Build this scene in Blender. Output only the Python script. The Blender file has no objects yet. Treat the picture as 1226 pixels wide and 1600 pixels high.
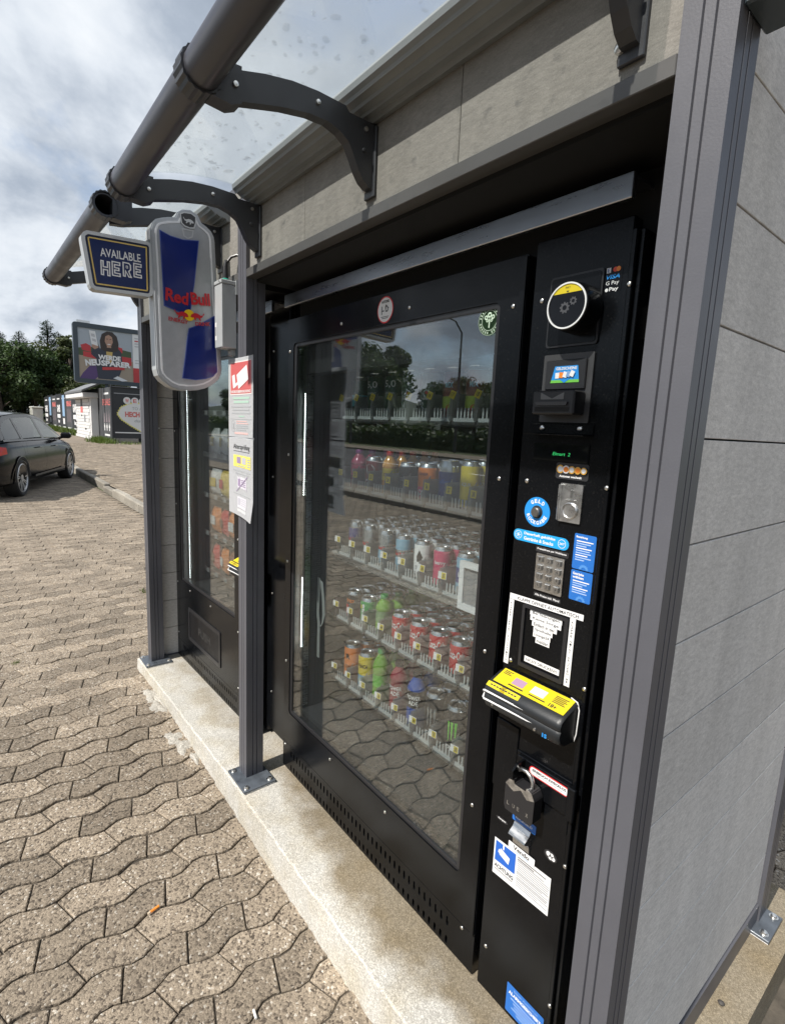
import bpy, bmesh, math, random
from mathutils import Vector, Matrix
random.seed(11)
PI = math.pi
scene = bpy.context.scene
COL = scene.collection

# ------------------------------------------------------------------ camera
CAM = Vector((0.0, 0.0, 1.52))
cR = Vector((0.62493553, 0.77942733, 0.04414322))
cU = Vector((-0.15139873, 0.06553025, 0.98629824))
cF = Vector((-0.76585509, 0.62305603, -0.15895649))
FPX = 813.816 / 1600.0
cam_d = bpy.data.cameras.new('camera')
cam = bpy.data.objects.new('camera', cam_d)
COL.objects.link(cam)
M3 = Matrix((cR, cU, -cF)).transposed()
cam.matrix_world = Matrix.Translation(CAM) @ M3.to_4x4()
cam_d.sensor_fit = 'VERTICAL'
cam_d.sensor_height = 24.0
cam_d.sensor_width = 24.0
cam_d.lens = FPX * 24.0
cam_d.clip_start = 0.02
cam_d.clip_end = 3000
scene.camera = cam

# ------------------------------------------------------------------ sun + sky
SUN = Vector((0.03, -1.0, 1.18)).normalized()          # direction towards the sun
elev = math.asin(SUN.z)
azim = math.atan2(SUN.x, SUN.y)                        # measured from +Y towards +X
sd = bpy.data.lights.new('sun', 'SUN')
sd.energy = 3.9
sd.angle = math.radians(0.7)
sd.color = (1.0, 0.945, 0.87)
so = bpy.data.objects.new('sun', sd)
COL.objects.link(so)
so.rotation_euler = SUN.to_track_quat('Z', 'Y').to_euler()
so.location = (0, -20, 30)

world = bpy.data.worlds.new('World')
scene.world = world
world.use_nodes = True
wn = world.node_tree.nodes
wl = world.node_tree.links
wn.clear()
def N(tree, t, **kw):
    n = tree.nodes.new(t)
    for k, v in kw.items():
        if k.startswith('i_'):
            n.inputs[k[2:].replace('_', ' ')].default_value = v
        else:
            setattr(n, k, v)
    return n
WT = world.node_tree
out = N(WT, 'ShaderNodeOutputWorld')
bg = N(WT, 'ShaderNodeBackground')
bg.inputs['Strength'].default_value = 0.1
sky = N(WT, 'ShaderNodeTexSky')
sky.sky_type = 'NISHITA'
sky.sun_disc = False
sky.sun_elevation = elev
sky.sun_rotation = azim
sky.air_density = 1.0
sky.dust_density = 0.6
sky.ozone_density = 1.6
tc = N(WT, 'ShaderNodeTexCoord')
sep = N(WT, 'ShaderNodeSeparateXYZ')
wl.new(tc.outputs['Generated'], sep.inputs[0])
def wmath(op, a, b=None, clamp=False):
    n = N(WT, 'ShaderNodeMath', operation=op, use_clamp=clamp)
    for i, v in enumerate((a, b)):
        if v is None: continue
        if isinstance(v, (int, float)): n.inputs[i].default_value = v
        else: wl.new(v, n.inputs[i])
    return n.outputs[0]
zz = wmath('ADD', wmath('MAXIMUM', sep.outputs['Z'], 0.0), 0.42)
cx = wmath('DIVIDE', sep.outputs['X'], zz)
cy = wmath('DIVIDE', sep.outputs['Y'], zz)
comb = N(WT, 'ShaderNodeCombineXYZ')
wl.new(cx, comb.inputs[0]); wl.new(cy, comb.inputs[1])
def wnoise(scale, detail, rough, off, dist=0.0):
    mp = N(WT, 'ShaderNodeMapping')
    mp.inputs['Location'].default_value = off
    wl.new(comb.outputs[0], mp.inputs['Vector'])
    n = N(WT, 'ShaderNodeTexNoise')
    n.inputs['Scale'].default_value = scale
    n.inputs['Detail'].default_value = detail
    n.inputs['Roughness'].default_value = rough
    n.inputs['Distortion'].default_value = dist
    wl.new(mp.outputs[0], n.inputs['Vector'])
    return n.outputs['Fac']
def wramp(fac, stops):
    r = N(WT, 'ShaderNodeValToRGB')
    cr = r.color_ramp
    while len(cr.elements) < len(stops): cr.elements.new(0.5)
    for e, (p, c) in zip(cr.elements, stops):
        e.position = p; e.color = (c[0], c[1], c[2], 1)
    wl.new(fac, r.inputs[0])
    return r.outputs[0]
SKYOFF = (1.1, 1.7, 0.0)
SHOFF = (1.7, 4.4, 0.0)
n1 = wnoise(1.5, 9.0, 0.56, SKYOFF, 0.15)
dens = wramp(n1, [(0.36, (0, 0, 0)), (0.48, (1, 1, 1))])
n2 = wnoise(1.55, 9.0, 0.56, SHOFF, 0.15)
shade = wramp(n2, [(0.34, (1.7, 2.05, 2.55)), (0.45, (2.7, 3.1, 3.7)), (0.53, (4.7, 5.05, 5.5)), (0.64, (6.6, 6.75, 6.9))])
mix = N(WT, 'ShaderNodeMix', data_type='RGBA')
wl.new(dens, mix.inputs['Factor'])
wl.new(sky.outputs[0], mix.inputs['A'])
wl.new(shade, mix.inputs['B'])
wl.new(mix.outputs['Result'], bg.inputs['Color'])
wl.new(bg.outputs[0], out.inputs[0])

vs = scene.view_settings
vs.view_transform = 'Standard'
vs.look = 'None'
vs.gamma = 1.0
vs.use_curve_mapping = False
vs.exposure = 0.72
scene.cycles.max_bounces = 10
scene.cycles.transparent_max_bounces = 24
scene.cycles.glossy_bounces = 5
scene.cycles.caustics_reflective = False
scene.cycles.caustics_refractive = False

# ------------------------------------------------------------------ materials
MATS = {}
def base_mat(name):
    m = bpy.data.materials.new(name)
    m.use_nodes = True
    t = m.node_tree
    return m, t, t.nodes['Principled BSDF']
def lk(t, a, b): t.links.new(a, b)
def mat(name, col, rough=0.5, metal=0.0, var=0.0, vscale=8.0, rvar=0.0, bump=0.0, bscale=60.0, coat=0.0,
        spec=0.5, stretch=(1, 1, 1), emit=None, estr=0.0, detail=5.0, dust=0.0):
    if name in MATS: return MATS[name]
    m, t, b = base_mat(name)
    b.inputs['Base Color'].default_value = (*col, 1)
    b.inputs['Roughness'].default_value = rough
    b.inputs['Metallic'].default_value = metal
    b.inputs['Specular IOR Level'].default_value = spec
    if coat:
        b.inputs['Coat Weight'].default_value = coat
        b.inputs['Coat Roughness'].default_value = 0.08
    if emit:
        b.inputs['Emission Color'].default_value = (*emit, 1)
        b.inputs['Emission Strength'].default_value = estr
    if var or rvar or bump or dust:
        tcn = N(t, 'ShaderNodeTexCoord')
        mp = N(t, 'ShaderNodeMapping')
        mp.inputs['Scale'].default_value = stretch
        lk(t, tcn.outputs['Object'], mp.inputs['Vector'])
    if var or rvar or dust:
        n = N(t, 'ShaderNodeTexNoise')
        n.inputs['Scale'].default_value = vscale
        n.inputs['Detail'].default_value = detail
        n.inputs['Roughness'].default_value = 0.6
        lk(t, mp.outputs[0], n.inputs['Vector'])
        if var:
            r = N(t, 'ShaderNodeMapRange')
            r.inputs['From Min'].default_value = 0.3
            r.inputs['From Max'].default_value = 0.7
            r.inputs['To Min'].default_value = 1 - var
            r.inputs['To Max'].default_value = 1 + var
            lk(t, n.outputs['Fac'], r.inputs['Value'])
            mx = N(t, 'ShaderNodeMix', data_type='RGBA', blend_type='MULTIPLY')
            mx.inputs['Factor'].default_value = 1
            mx.inputs['A'].default_value = (*col, 1)
            lk(t, r.outputs[0], mx.inputs['B'])
            lk(t, mx.outputs['Result'], b.inputs['Base Color'])
        if dust:
            n5 = N(t, 'ShaderNodeTexNoise'); n5.inputs['Scale'].default_value = 240; n5.inputs['Detail'].default_value = 2
            lk(t, mp.outputs[0], n5.inputs['Vector'])
            d1 = N(t, 'ShaderNodeMapRange'); d1.inputs['From Min'].default_value = 0.60; d1.inputs['From Max'].default_value = 0.74; lk(t, n5.outputs['Fac'], d1.inputs['Value'])
            d2 = N(t, 'ShaderNodeMapRange'); d2.inputs['From Min'].default_value = 0.40; d2.inputs['From Max'].default_value = 0.70; d2.inputs['To Min'].default_value = 0.04; d2.inputs['To Max'].default_value = dust; lk(t, n.outputs['Fac'], d2.inputs['Value'])
            d3 = N(t, 'ShaderNodeMath', operation='MULTIPLY_ADD', use_clamp=True); lk(t, d1.outputs[0], d3.inputs[0]); lk(t, d2.outputs[0], d3.inputs[1]); d3.inputs[2].default_value = 0.0
            dm = N(t, 'ShaderNodeMix', data_type='RGBA'); lk(t, d3.outputs[0], dm.inputs['Factor'])
            src = b.inputs['Base Color'].links
            if src: lk(t, src[0].from_socket, dm.inputs['A'])
            else: dm.inputs['A'].default_value = (*col, 1)
            dm.inputs['B'].default_value = (0.20, 0.19, 0.17, 1)
            lk(t, dm.outputs['Result'], b.inputs['Base Color'])
        if rvar:
            r2 = N(t, 'ShaderNodeMapRange')
            r2.inputs['From Min'].default_value = 0.3
            r2.inputs['From Max'].default_value = 0.7
            r2.inputs['To Min'].default_value = max(0.02, rough - rvar)
            r2.inputs['To Max'].default_value = min(1, rough + rvar)
            lk(t, n.outputs['Fac'], r2.inputs['Value'])
            lk(t, r2.outputs[0], b.inputs['Roughness'])
    if bump:
        n3 = N(t, 'ShaderNodeTexNoise')
        n3.inputs['Scale'].default_value = bscale
        n3.inputs['Detail'].default_value = 4
        lk(t, mp.outputs[0], n3.inputs['Vector'])
        bp = N(t, 'ShaderNodeBump')
        bp.inputs['Strength'].default_value = bump
        bp.inputs['Distance'].default_value = 0.004
        lk(t, n3.outputs['Fac'], bp.inputs['Height'])
        lk(t, bp.outputs[0], b.inputs['Normal'])
    MATS[name] = m
    return m

def thin_glass(name, tint=(0.9, 0.93, 0.93), ior=1.55, rough=0.0, milk=0.0, milkcol=(0.8, 0.82, 0.82)):
    if name in MATS: return MATS[name]
    m = bpy.data.materials.new(name)
    m.use_nodes = True
    t = m.node_tree
    t.nodes.clear()
    o = N(t, 'ShaderNodeOutputMaterial')
    tr = N(t, 'ShaderNodeBsdfTransparent'); tr.inputs[0].default_value = (*tint, 1)
    gl = N(t, 'ShaderNodeBsdfGlossy'); gl.inputs['Roughness'].default_value = rough
    gl.inputs['Color'].default_value = (0.96, 0.98, 0.98, 1)
    # Schlick reflectance, the same from either side of the sheet
    geo = N(t, 'ShaderNodeNewGeometry')
    dt = N(t, 'ShaderNodeVectorMath', operation='DOT_PRODUCT')
    lk(t, geo.outputs['Incoming'], dt.inputs[0]); lk(t, geo.outputs['Normal'], dt.inputs[1])
    ab = N(t, 'ShaderNodeMath', operation='ABSOLUTE'); lk(t, dt.outputs['Value'], ab.inputs[0])
    om = N(t, 'ShaderNodeMath', operation='SUBTRACT', use_clamp=True); om.inputs[0].default_value = 1.0; lk(t, ab.outputs[0], om.inputs[1])
    pw = N(t, 'ShaderNodeMath', operation='POWER'); lk(t, om.outputs[0], pw.inputs[0]); pw.inputs[1].default_value = 5.0
    f0 = ((ior - 1) / (ior + 1)) ** 2
    ma = N(t, 'ShaderNodeMath', operation='MULTIPLY_ADD', use_clamp=True); lk(t, pw.outputs[0], ma.inputs[0]); ma.inputs[1].default_value = 1 - f0; ma.inputs[2].default_value = f0
    mx = N(t, 'ShaderNodeMixShader')
    lk(t, ma.outputs[0], mx.inputs[0]); lk(t, tr.outputs[0], mx.inputs[1]); lk(t, gl.outputs[0], mx.inputs[2])
    last = mx.outputs[0]
    if milk:
        tl = N(t, 'ShaderNodeBsdfTranslucent'); tl.inputs[0].default_value = (*milkcol, 1)
        m2 = N(t, 'ShaderNodeMixShader'); m2.inputs[0].default_value = milk
        lk(t, last, m2.inputs[1]); lk(t, tl.outputs[0], m2.inputs[2])
        last = m2.outputs[0]
    lk(t, last, o.inputs[0])
    MATS[name] = m
    return m

# ------------------------------------------------------------------ mesh helper
class MB:
    def __init__(s): s.v = []; s.f = []; s.m = []
    def add(s, vs_, fs, mi=0):
        o = len(s.v)
        s.v += [tuple(q) for q in vs_]
        s.f += [tuple(o + i for i in f) for f in fs]
        s.m += [mi] * len(fs)
    def box(s, x0, x1, y0, y1, z0, z1, mi=0):
        s.add([(x0, y0, z0), (x1, y0, z0), (x1, y1, z0), (x0, y1, z0), (x0, y0, z1), (x1, y0, z1), (x1, y1, z1), (x0, y1, z1)],
              [(3, 2, 1, 0), (4, 5, 6, 7), (0, 1, 5, 4), (1, 2, 6, 5), (2, 3, 7, 6), (3, 0, 4, 7)], mi)
    def cbox(s, x0, x1, y0, y1, z0, z1, c=0.002, mi=0):
        # box with chamfered edges
        bm = bmesh.new()
        bmesh.ops.create_cube(bm, size=1)
        for v in bm.verts:
            v.co = Vector(((x0 + x1) / 2 + v.co.x * (x1 - x0), (y0 + y1) / 2 + v.co.y * (y1 - y0), (z0 + z1) / 2 + v.co.z * (z1 - z0)))
        c = min(c, 0.45 * min(abs(x1 - x0), abs(y1 - y0), abs(z1 - z0)))
        bmesh.ops.bevel(bm, geom=bm.edges[:], offset=c, segments=1, affect='EDGES')
        bm.verts.index_update()
        s.add([v.co[:] for v in bm.verts], [tuple(v.index for v in f.verts) for f in bm.faces], mi)
        bm.free()
    def poly(s, pts, fr, n=0.0, mi=0):
        s.add([fr(u, v, n) for u, v in pts], [tuple(range(len(pts)))], mi)
    def slab(s, pts, fr, n0, n1, mi=0, side=None, back=True):
        k = len(pts)
        s.add([fr(u, v, n1) for u, v in pts], [tuple(range(k))], mi)
        if back: s.add([fr(u, v, n0) for u, v in pts], [tuple(range(k - 1, -1, -1))], mi if side is None else side)
        s.add([fr(u, v, n0) for u, v in pts] + [fr(u, v, n1) for u, v in pts],
              [(i, (i + 1) % k, k + (i + 1) % k, k + i) for i in range(k)], mi if side is None else side)
    def ring(s, outer, inner, fr, n, mi=0):
        k = len(outer)
        s.add([fr(u, v, n) for u, v in outer] + [fr(u, v, n) for u, v in inner],
              [(i, (i + 1) % k, k + (i + 1) % k, k + i) for i in range(k)], mi)
    def wall(s, loop, fr, n0, n1, mi=0):
        k = len(loop)
        s.add([fr(u, v, n0) for u, v in loop] + [fr(u, v, n1) for u, v in loop],
              [(i, (i + 1) % k, k + (i + 1) % k, k + i) for i in range(k)], mi)
    def tube(s, pts, r, seg=10, mi=0, caps=True):
        pts = [Vector(q) for q in pts]
        rs = r if isinstance(r, (list, tuple)) else [r] * len(pts)
        vs_ = []
        pn = None
        for i, q in enumerate(pts):
            d = (pts[min(i + 1, len(pts) - 1)] - pts[max(i - 1, 0)]).normalized()
            if pn is None:
                a = Vector((0, 0, 1)) if abs(d.z) < 0.9 else Vector((1, 0, 0))
                pn = d.cross(a).normalized()
            else:
                pn = (pn - d * pn.dot(d)).normalized()
            b = d.cross(pn)
            for k in range(seg):
                t = 2 * PI * k / seg
                vs_.append(q + (pn * math.cos(t) + b * math.sin(t)) * rs[i])
        fs = []
        for i in range(len(pts) - 1):
            for k in range(seg):
                fs.append((i * seg + k, i * seg + (k + 1) % seg, (i + 1) * seg + (k + 1) % seg, (i + 1) * seg + k))
        if caps:
            fs.append(tuple(range(seg - 1, -1, -1)))
            fs.append(tuple((len(pts) - 1) * seg + k for k in range(seg)))
        s.add(vs_, fs, mi)
    def lathe(s, prof, c, seg=20, axis='z', mis=None, a0=0.0):
        # prof: list of (r, h); axis direction of h
        vs_ = []; fs = []; ms = []
        for r, h in prof:
            for k in range(seg):
                t = a0 + 2 * PI * k / seg
                a, b = r * math.cos(t), r * math.sin(t)
                if axis == 'z': vs_.append((c[0] + a, c[1] + b, c[2] + h))
                elif axis == '-y': vs_.append((c[0] + a, c[1] - h, c[2] + b))
                elif axis == 'x': vs_.append((c[0] + h, c[1] + a, c[2] + b))
        for i in range(len(prof) - 1):
            for k in range(seg):
                fs.append((i * seg + k, i * seg + (k + 1) % seg, (i + 1) * seg + (k + 1) % seg, (i + 1) * seg + k))
                ms.append(mis[i] if mis else 0)
        o = len(s.v)
        s.v += vs_; s.f += [tuple(o + i for i in f) for f in fs]; s.m += ms
    def text(s, txt, fr, u0, v0, w, h, n=0.0, mi=0, bold=0.0, rot=0.0, fit=True, shear=0.0):
        vs_, fs = text_mesh(txt, bold, shear)
        x0 = min(q[0] for q in vs_); x1 = max(q[0] for q in vs_)
        y0 = min(q[1] for q in vs_); y1 = max(q[1] for q in vs_)
        sx = w / (x1 - x0); sy = h / (y1 - y0)
        if not fit: sx = sy = min(sx, sy)
        cr, sr = math.cos(rot), math.sin(rot)
        o = []
        for x, y in vs_:
            a, b = (x - x0) * sx, (y - y0) * sy
            o.append(fr(u0 + a * cr - b * sr, v0 + a * sr + b * cr, n))
        s.add(o, fs, mi)
_TX = {}
def text_mesh(txt, bold=0.0, shear=0.0):
    k = (txt, bold, shear)
    if k in _TX: return _TX[k]
    cu = bpy.data.curves.new('t', 'FONT')
    cu.body = txt; cu.size = 1; cu.offset = bold; cu.shear = shear
    cu.resolution_u = 3
    cu.fill_mode = 'FRONT'
    ob = bpy.data.objects.new('t', cu)
    COL.objects.link(ob)
    dg = bpy.context.evaluated_depsgraph_get()
    me = bpy.data.meshes.new_from_object(ob.evaluated_get(dg))
    r = ([(v.co.x, v.co.y) for v in me.vertices], [tuple(p.vertices) for p in me.polygons])
    bpy.data.objects.remove(ob); bpy.data.curves.remove(cu); bpy.data.meshes.remove(me)
    _TX[k] = r
    return r

def rrect(u0, v0, u1, v1, r, seg=3):
    o = []
    for cx_, cy_, a in ((u1 - r, v1 - r, 0), (u0 + r, v1 - r, 90), (u0 + r, v0 + r, 180), (u1 - r, v0 + r, 270)):
        for i in range(seg + 1):
            t = math.radians(a + 90 * i / seg)
            o.append((cx_ + r * math.cos(t), cy_ + r * math.sin(t)))
    return o
def disc(u, v, r, seg=20, ry=None):
    ry = ry or r
    return [(u + r * math.cos(2 * PI * i / seg), v + ry * math.sin(2 * PI * i / seg)) for i in range(seg)]
def rect(u0, v0, u1, v1): return [(u0, v0), (u1, v0), (u1, v1), (u0, v1)]
def front(y): return lambda u, v, n=0.0: (u, y - n, v)          # faces -Y
def right(x): return lambda u, v, n=0.0: (x + n, u, v)          # faces +X
def topf(z): return lambda u, v, n=0.0: (u, v, z + n)

# ------------------------------------------------------------------ objects
def worldloc(o):
    p = Vector((0, 0, 0))
    while o is not None:
        p += Vector(o.location); o = o.parent
    return p
def mesh_from(name, mb, mats, off=(0, 0, 0), smooth=False, recalc=True):
    me = bpy.data.meshes.new(name)
    ox, oy, oz = off
    used = sorted({i for f in mb.f for i in f})
    if len(used) == len(mb.v): vs_, fs = mb.v, mb.f
    else:
        rm = {o_: n_ for n_, o_ in enumerate(used)}
        vs_ = [mb.v[i] for i in used]; fs = [tuple(rm[i] for i in f) for f in mb.f]
    me.from_pydata([(x - ox, y - oy, z - oz) for x, y, z in vs_], [], fs)
    if not isinstance(mats, (list, tuple)): mats = [mats]
    for m in mats: me.materials.append(m)
    if len(mats) > 1: me.polygons.foreach_set('material_index', mb.m)
    if smooth:
        me.polygons.foreach_set('use_smooth', [True] * len(me.polygons))
        if smooth != 'all': me.set_sharp_from_angle(angle=math.radians(38))
    me.update()
    return me
def obj(name, mb, mats, parent=None, smooth=False, loc=None):
    off = worldloc(parent) if parent is not None else (loc if loc is not None else (0, 0, 0))
    me = mesh_from(name, mb, mats, off, smooth)
    o = bpy.data.objects.new(name, me)
    COL.objects.link(o)
    if parent is not None: o.parent = parent
    elif loc is not None: o.location = loc
    return o
def thing(name, label, cat, loc=(0, 0, 0), group=None):
    o = bpy.data.objects.new(name, None)
    o.empty_display_size = 0.1
    COL.objects.link(o)
    o.location = loc
    tag(o, label, cat, group)
    return o
def tag(o, label=None, cat=None, group=None, kind=None):
    if label: o['label'] = label
    if cat: o['category'] = cat
    if group: o['group'] = group
    if kind: o['kind'] = kind
    return o
def copy_tree(o, parent=None):
    c = o.copy()
    COL.objects.link(c)
    c.parent = parent
    for ch in list(o.children): copy_tree(ch, c)
    return c
ORD = ['first', 'second', 'third', 'fourth', 'fifth', 'sixth', 'seventh', 'eighth', 'ninth', 'tenth', 'eleventh', 'twelfth',
       'thirteenth', 'fourteenth', 'fifteenth', 'sixteenth', 'seventeenth', 'eighteenth', 'nineteenth', 'twentieth']

# common materials
m_post = mat('anthracite_powder_coat', (0.088, 0.090, 0.104), 0.42, var=0.10, vscale=3, rvar=0.10, bump=0.06, bscale=300, dust=0.05)
m_postdark = mat('anthracite_groove', (0.03, 0.03, 0.034), 0.6)
m_black = mat('black_gloss_paint', (0.0035, 0.004, 0.005), 0.22, var=0.3, vscale=6, rvar=0.06, bump=0.02, bscale=220, spec=0.22, dust=0.03)
m_blackmatte = mat('black_satin', (0.005, 0.005, 0.006), 0.45, var=0.2, vscale=8, rvar=0.1)
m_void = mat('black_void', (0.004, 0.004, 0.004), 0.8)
m_plastic = mat('black_plastic', (0.018, 0.018, 0.02), 0.38, rvar=0.06, vscale=20, bump=0.05, bscale=400)
m_darkgrey = mat('dark_grey_plastic', (0.045, 0.045, 0.047), 0.45, rvar=0.06, vscale=20)
m_steel = mat('zinc_steel', (0.62, 0.62, 0.61), 0.32, metal=1.0, var=0.15, vscale=60, rvar=0.1)
m_screw = mat('screw_steel', (0.72, 0.71, 0.68), 0.28, metal=1.0, var=0.12, vscale=150)
m_white = mat('white_print', (0.78, 0.78, 0.78), 0.5)
m_paper = mat('laminated_paper', (0.80, 0.81, 0.83), 0.22, var=0.03, vscale=20)
m_ink = mat('black_ink', (0.02, 0.02, 0.022), 0.5)
m_greyink = mat('grey_ink', (0.30, 0.31, 0.33), 0.5)
m_blue = mat('blue_vinyl', (0.018, 0.12, 0.52), 0.35)
m_lblue = mat('light_blue_vinyl', (0.02, 0.26, 0.68), 0.35)
m_green = mat('green_vinyl', (0.16, 0.50, 0.07), 0.4)
m_red = mat('red_vinyl', (0.60, 0.03, 0.035), 0.4)
m_yellow = mat('yellow_vinyl', (0.66, 0.52, 0.015), 0.4)
m_gold = mat('gold_print', (0.75, 0.42, 0.08), 0.4)
m_orange = mat('orange_print', (0.85, 0.25, 0.03), 0.4)
# ================================================================== SETTING
def aggregate_mat(name, dark, mid, light, scale=130.0, tone_src=None, bump=0.5, stain=None, big=0.17, fleck=0.06):
    m, t, b = base_mat(name)
    tcn = N(t, 'ShaderNodeNewGeometry')
    vor = N(t, 'ShaderNodeTexVoronoi'); vor.inputs['Scale'].default_value = scale
    lk(t, tcn.outputs['Position'], vor.inputs['Vector'])
    sepc = N(t, 'ShaderNodeSeparateColor'); lk(t, vor.outputs['Color'], sepc.inputs[0])
    rp = N(t, 'ShaderNodeValToRGB'); cr = rp.color_ramp
    st = [(0.0, dark), (0.35, mid), (0.8, [min(1, c * 1.25) for c in mid]), (1 - fleck, [min(1, c * 1.45) for c in mid]), (1 - fleck + 0.02, light)]
    while len(cr.elements) < len(st): cr.elements.new(0.5)
    for e, (p, c) in zip(cr.elements, st): e.position = p; e.color = (*c, 1)
    lk(t, sepc.outputs[0], rp.inputs[0])
    n = N(t, 'ShaderNodeTexNoise'); n.inputs['Scale'].default_value = scale * 2.6; n.inputs['Detail'].default_value = 3
    lk(t, tcn.outputs['Position'], n.inputs['Vector'])
    mr = N(t, 'ShaderNodeMapRange'); mr.inputs['From Min'].default_value = 0.3; mr.inputs['From Max'].default_value = 0.7
    mr.inputs['To Min'].default_value = 0.62; mr.inputs['To Max'].default_value = 1.3
    lk(t, n.outputs['Fac'], mr.inputs['Value'])
    mx = N(t, 'ShaderNodeMix', data_type='RGBA', blend_type='MULTIPLY'); mx.inputs['Factor'].default_value = 1
    lk(t, rp.outputs[0], mx.inputs['A']); lk(t, mr.outputs[0], mx.inputs['B'])
    n2 = N(t, 'ShaderNodeTexNoise'); n2.inputs['Scale'].default_value = 2.3; n2.inputs['Detail'].default_value = 6
    lk(t, tcn.outputs['Position'], n2.inputs['Vector'])
    mr2 = N(t, 'ShaderNodeMapRange'); mr2.inputs['From Min'].default_value = 0.3; mr2.inputs['From Max'].default_value = 0.7
    mr2.inputs['To Min'].default_value = 1 - big; mr2.inputs['To Max'].default_value = 1 + big
    lk(t, n2.outputs['Fac'], mr2.inputs['Value'])
    tone = mr2.outputs[0]
    if tone_src:
        if tone_src == 'object':
            oi = N(t, 'ShaderNodeObjectInfo')
            m3 = N(t, 'ShaderNodeMapRange'); m3.inputs['To Min'].default_value = 0.76; m3.inputs['To Max'].default_value = 1.2
            lk(t, oi.outputs['Random'], m3.inputs['Value'])
            src = m3.outputs[0]
            sc = N(t, 'ShaderNodeSeparateColor'); lk(t, oi.outputs['Color'], sc.inputs[0])
            mm = N(t, 'ShaderNodeMath', operation='MULTIPLY'); lk(t, src, mm.inputs[0]); lk(t, sc.outputs[0], mm.inputs[1]); src = mm.outputs[0]
        else:
            at = N(t, 'ShaderNodeAttribute'); at.attribute_name = 'tone'
            src = at.outputs['Fac']
        mm = N(t, 'ShaderNodeMath', operation='MULTIPLY'); lk(t, tone, mm.inputs[0]); lk(t, src, mm.inputs[1]); tone = mm.outputs[0]
    mx2 = N(t, 'ShaderNodeMix', data_type='RGBA', blend_type='MULTIPLY'); mx2.inputs['Factor'].default_value = 1
    lk(t, mx.outputs['Result'], mx2.inputs['A']); lk(t, tone, mx2.inputs['B'])
    colout = mx2.outputs['Result']
    if stain:
        colout = stain(t, tcn, colout)
    lk(t, colout, b.inputs['Base Color'])
    b.inputs['Roughness'].default_value = 0.85
    b.inputs['Specular IOR Level'].default_value = 0.3
    bp = N(t, 'ShaderNodeBump'); bp.inputs['Strength'].default_value = bump; bp.inputs['Distance'].default_value = 0.004
    ad = N(t, 'ShaderNodeMath', operation='SUBTRACT'); lk(t, n.outputs['Fac'], ad.inputs[0]); lk(t, vor.outputs['Distance'], ad.inputs[1])
    lk(t, ad.outputs[0], bp.inputs['Height']); lk(t, bp.outputs[0], b.inputs['Normal'])
    return m
PD, PM, PL = (0.070, 0.056, 0.043), (0.225, 0.186, 0.141), (0.45, 0.41, 0.35)
m_stone = aggregate_mat('washed_concrete_stone', PD, PM, PL, 170, 'object', fleck=0.05)
m_stone2 = aggregate_mat('washed_concrete_stone_far', PD, PM, PL, 170, 'attr', fleck=0.05)
m_joint = mat('joint_sand', (0.075, 0.064, 0.050), 0.95, var=0.35, vscale=25, bump=0.4, bscale=120)

def far_paving():
    m, t, b = base_mat('paving_far')
    g = N(t, 'ShaderNodeNewGeometry')
    mp = N(t, 'ShaderNodeMapping'); mp.inputs['Scale'].default_value = (8.0, 2.2, 1)
    lk(t, g.outputs['Position'], mp.inputs['Vector'])
    n = N(t, 'ShaderNodeTexNoise'); n.inputs['Scale'].default_value = 1.1; n.inputs['Detail'].default_value = 6; n.inputs['Roughness'].default_value = 0.75
    lk(t, mp.outputs[0], n.inputs['Vector'])
    r = N(t, 'ShaderNodeValToRGB')
    r.color_ramp.elements[0].position = 0.33; r.color_ramp.elements[0].color = (0.10, 0.082, 0.062, 1)
    r.color_ramp.elements[1].position = 0.60; r.color_ramp.elements[1].color = (0.235, 0.195, 0.15, 1)
    lk(t, n.outputs['Fac'], r.inputs[0])
    lk(t, r.outputs[0], b.inputs['Base Color'])
    b.inputs['Roughness'].default_value = 0.9
    return m
m_far = far_paving()

# ground sheet out to the horizon
g = MB()
g.add([(-1500, -1500, -0.02), (1500, -1500, -0.02), (1500, 1500, -0.02), (-1500, 1500, -0.02)], [(0, 1, 2, 3)])
m_grass = mat('rough_grass', (0.06, 0.075, 0.028), 0.95, var=0.4, vscale=0.8, bump=0.6, bscale=20)
tag(obj('terrain', g, m_grass), kind='structure')
g = MB()
def sstep(a, b, x):
    t_ = max(0.0, min(1.0, (x - a) / (b - a)))
    return t_ * t_ * (3 - 2 * t_)
def gz(x):
    # the paving swells gently by the far end of the slab
    return 0.055 * sstep(-1.3, -2.9, x) * (1 - sstep(-5.0, -10.0, x))
gx_ = [-140.0, -20.0] + [-12 + 0.1 * i for i in range(121)] + [14.0]
g.add([(x, y, -0.0080 + gz(x)) for x in gx_ for y in (-4.6, 2.05)], [(2 * i, 2 * i + 2, 2 * i + 3, 2 * i + 1) for i in range(len(gx_) - 1)])
g.add([(-6.0, 2.05, -0.014), (14, 2.05, -0.014), (14, 8, -0.014), (-6.0, 8, -0.014)], [(0, 1, 2, 3)])
parking = tag(obj('ground', g, m_joint), kind='structure')
g = MB()
g.add([(-140, -4.6, -0.006), (-19.98, -4.6, -0.006), (-19.98, 2.05, -0.006), (-140, 2.05, -0.006)], [(0, 1, 2, 3)])
g.add([(1.42, -4.6, -0.006), (14, -4.6, -0.006), (14, 8, -0.006), (1.42, 8, -0.006)], [(0, 1, 2, 3)])
g.add([(14, -4.6, -0.006), (60, -4.6, -0.006), (60, 40, -0.006), (14, 40, -0.006)], [(0, 1, 2, 3)])
tag(obj('parking_lot', g, m_far), kind='structure')

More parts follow.
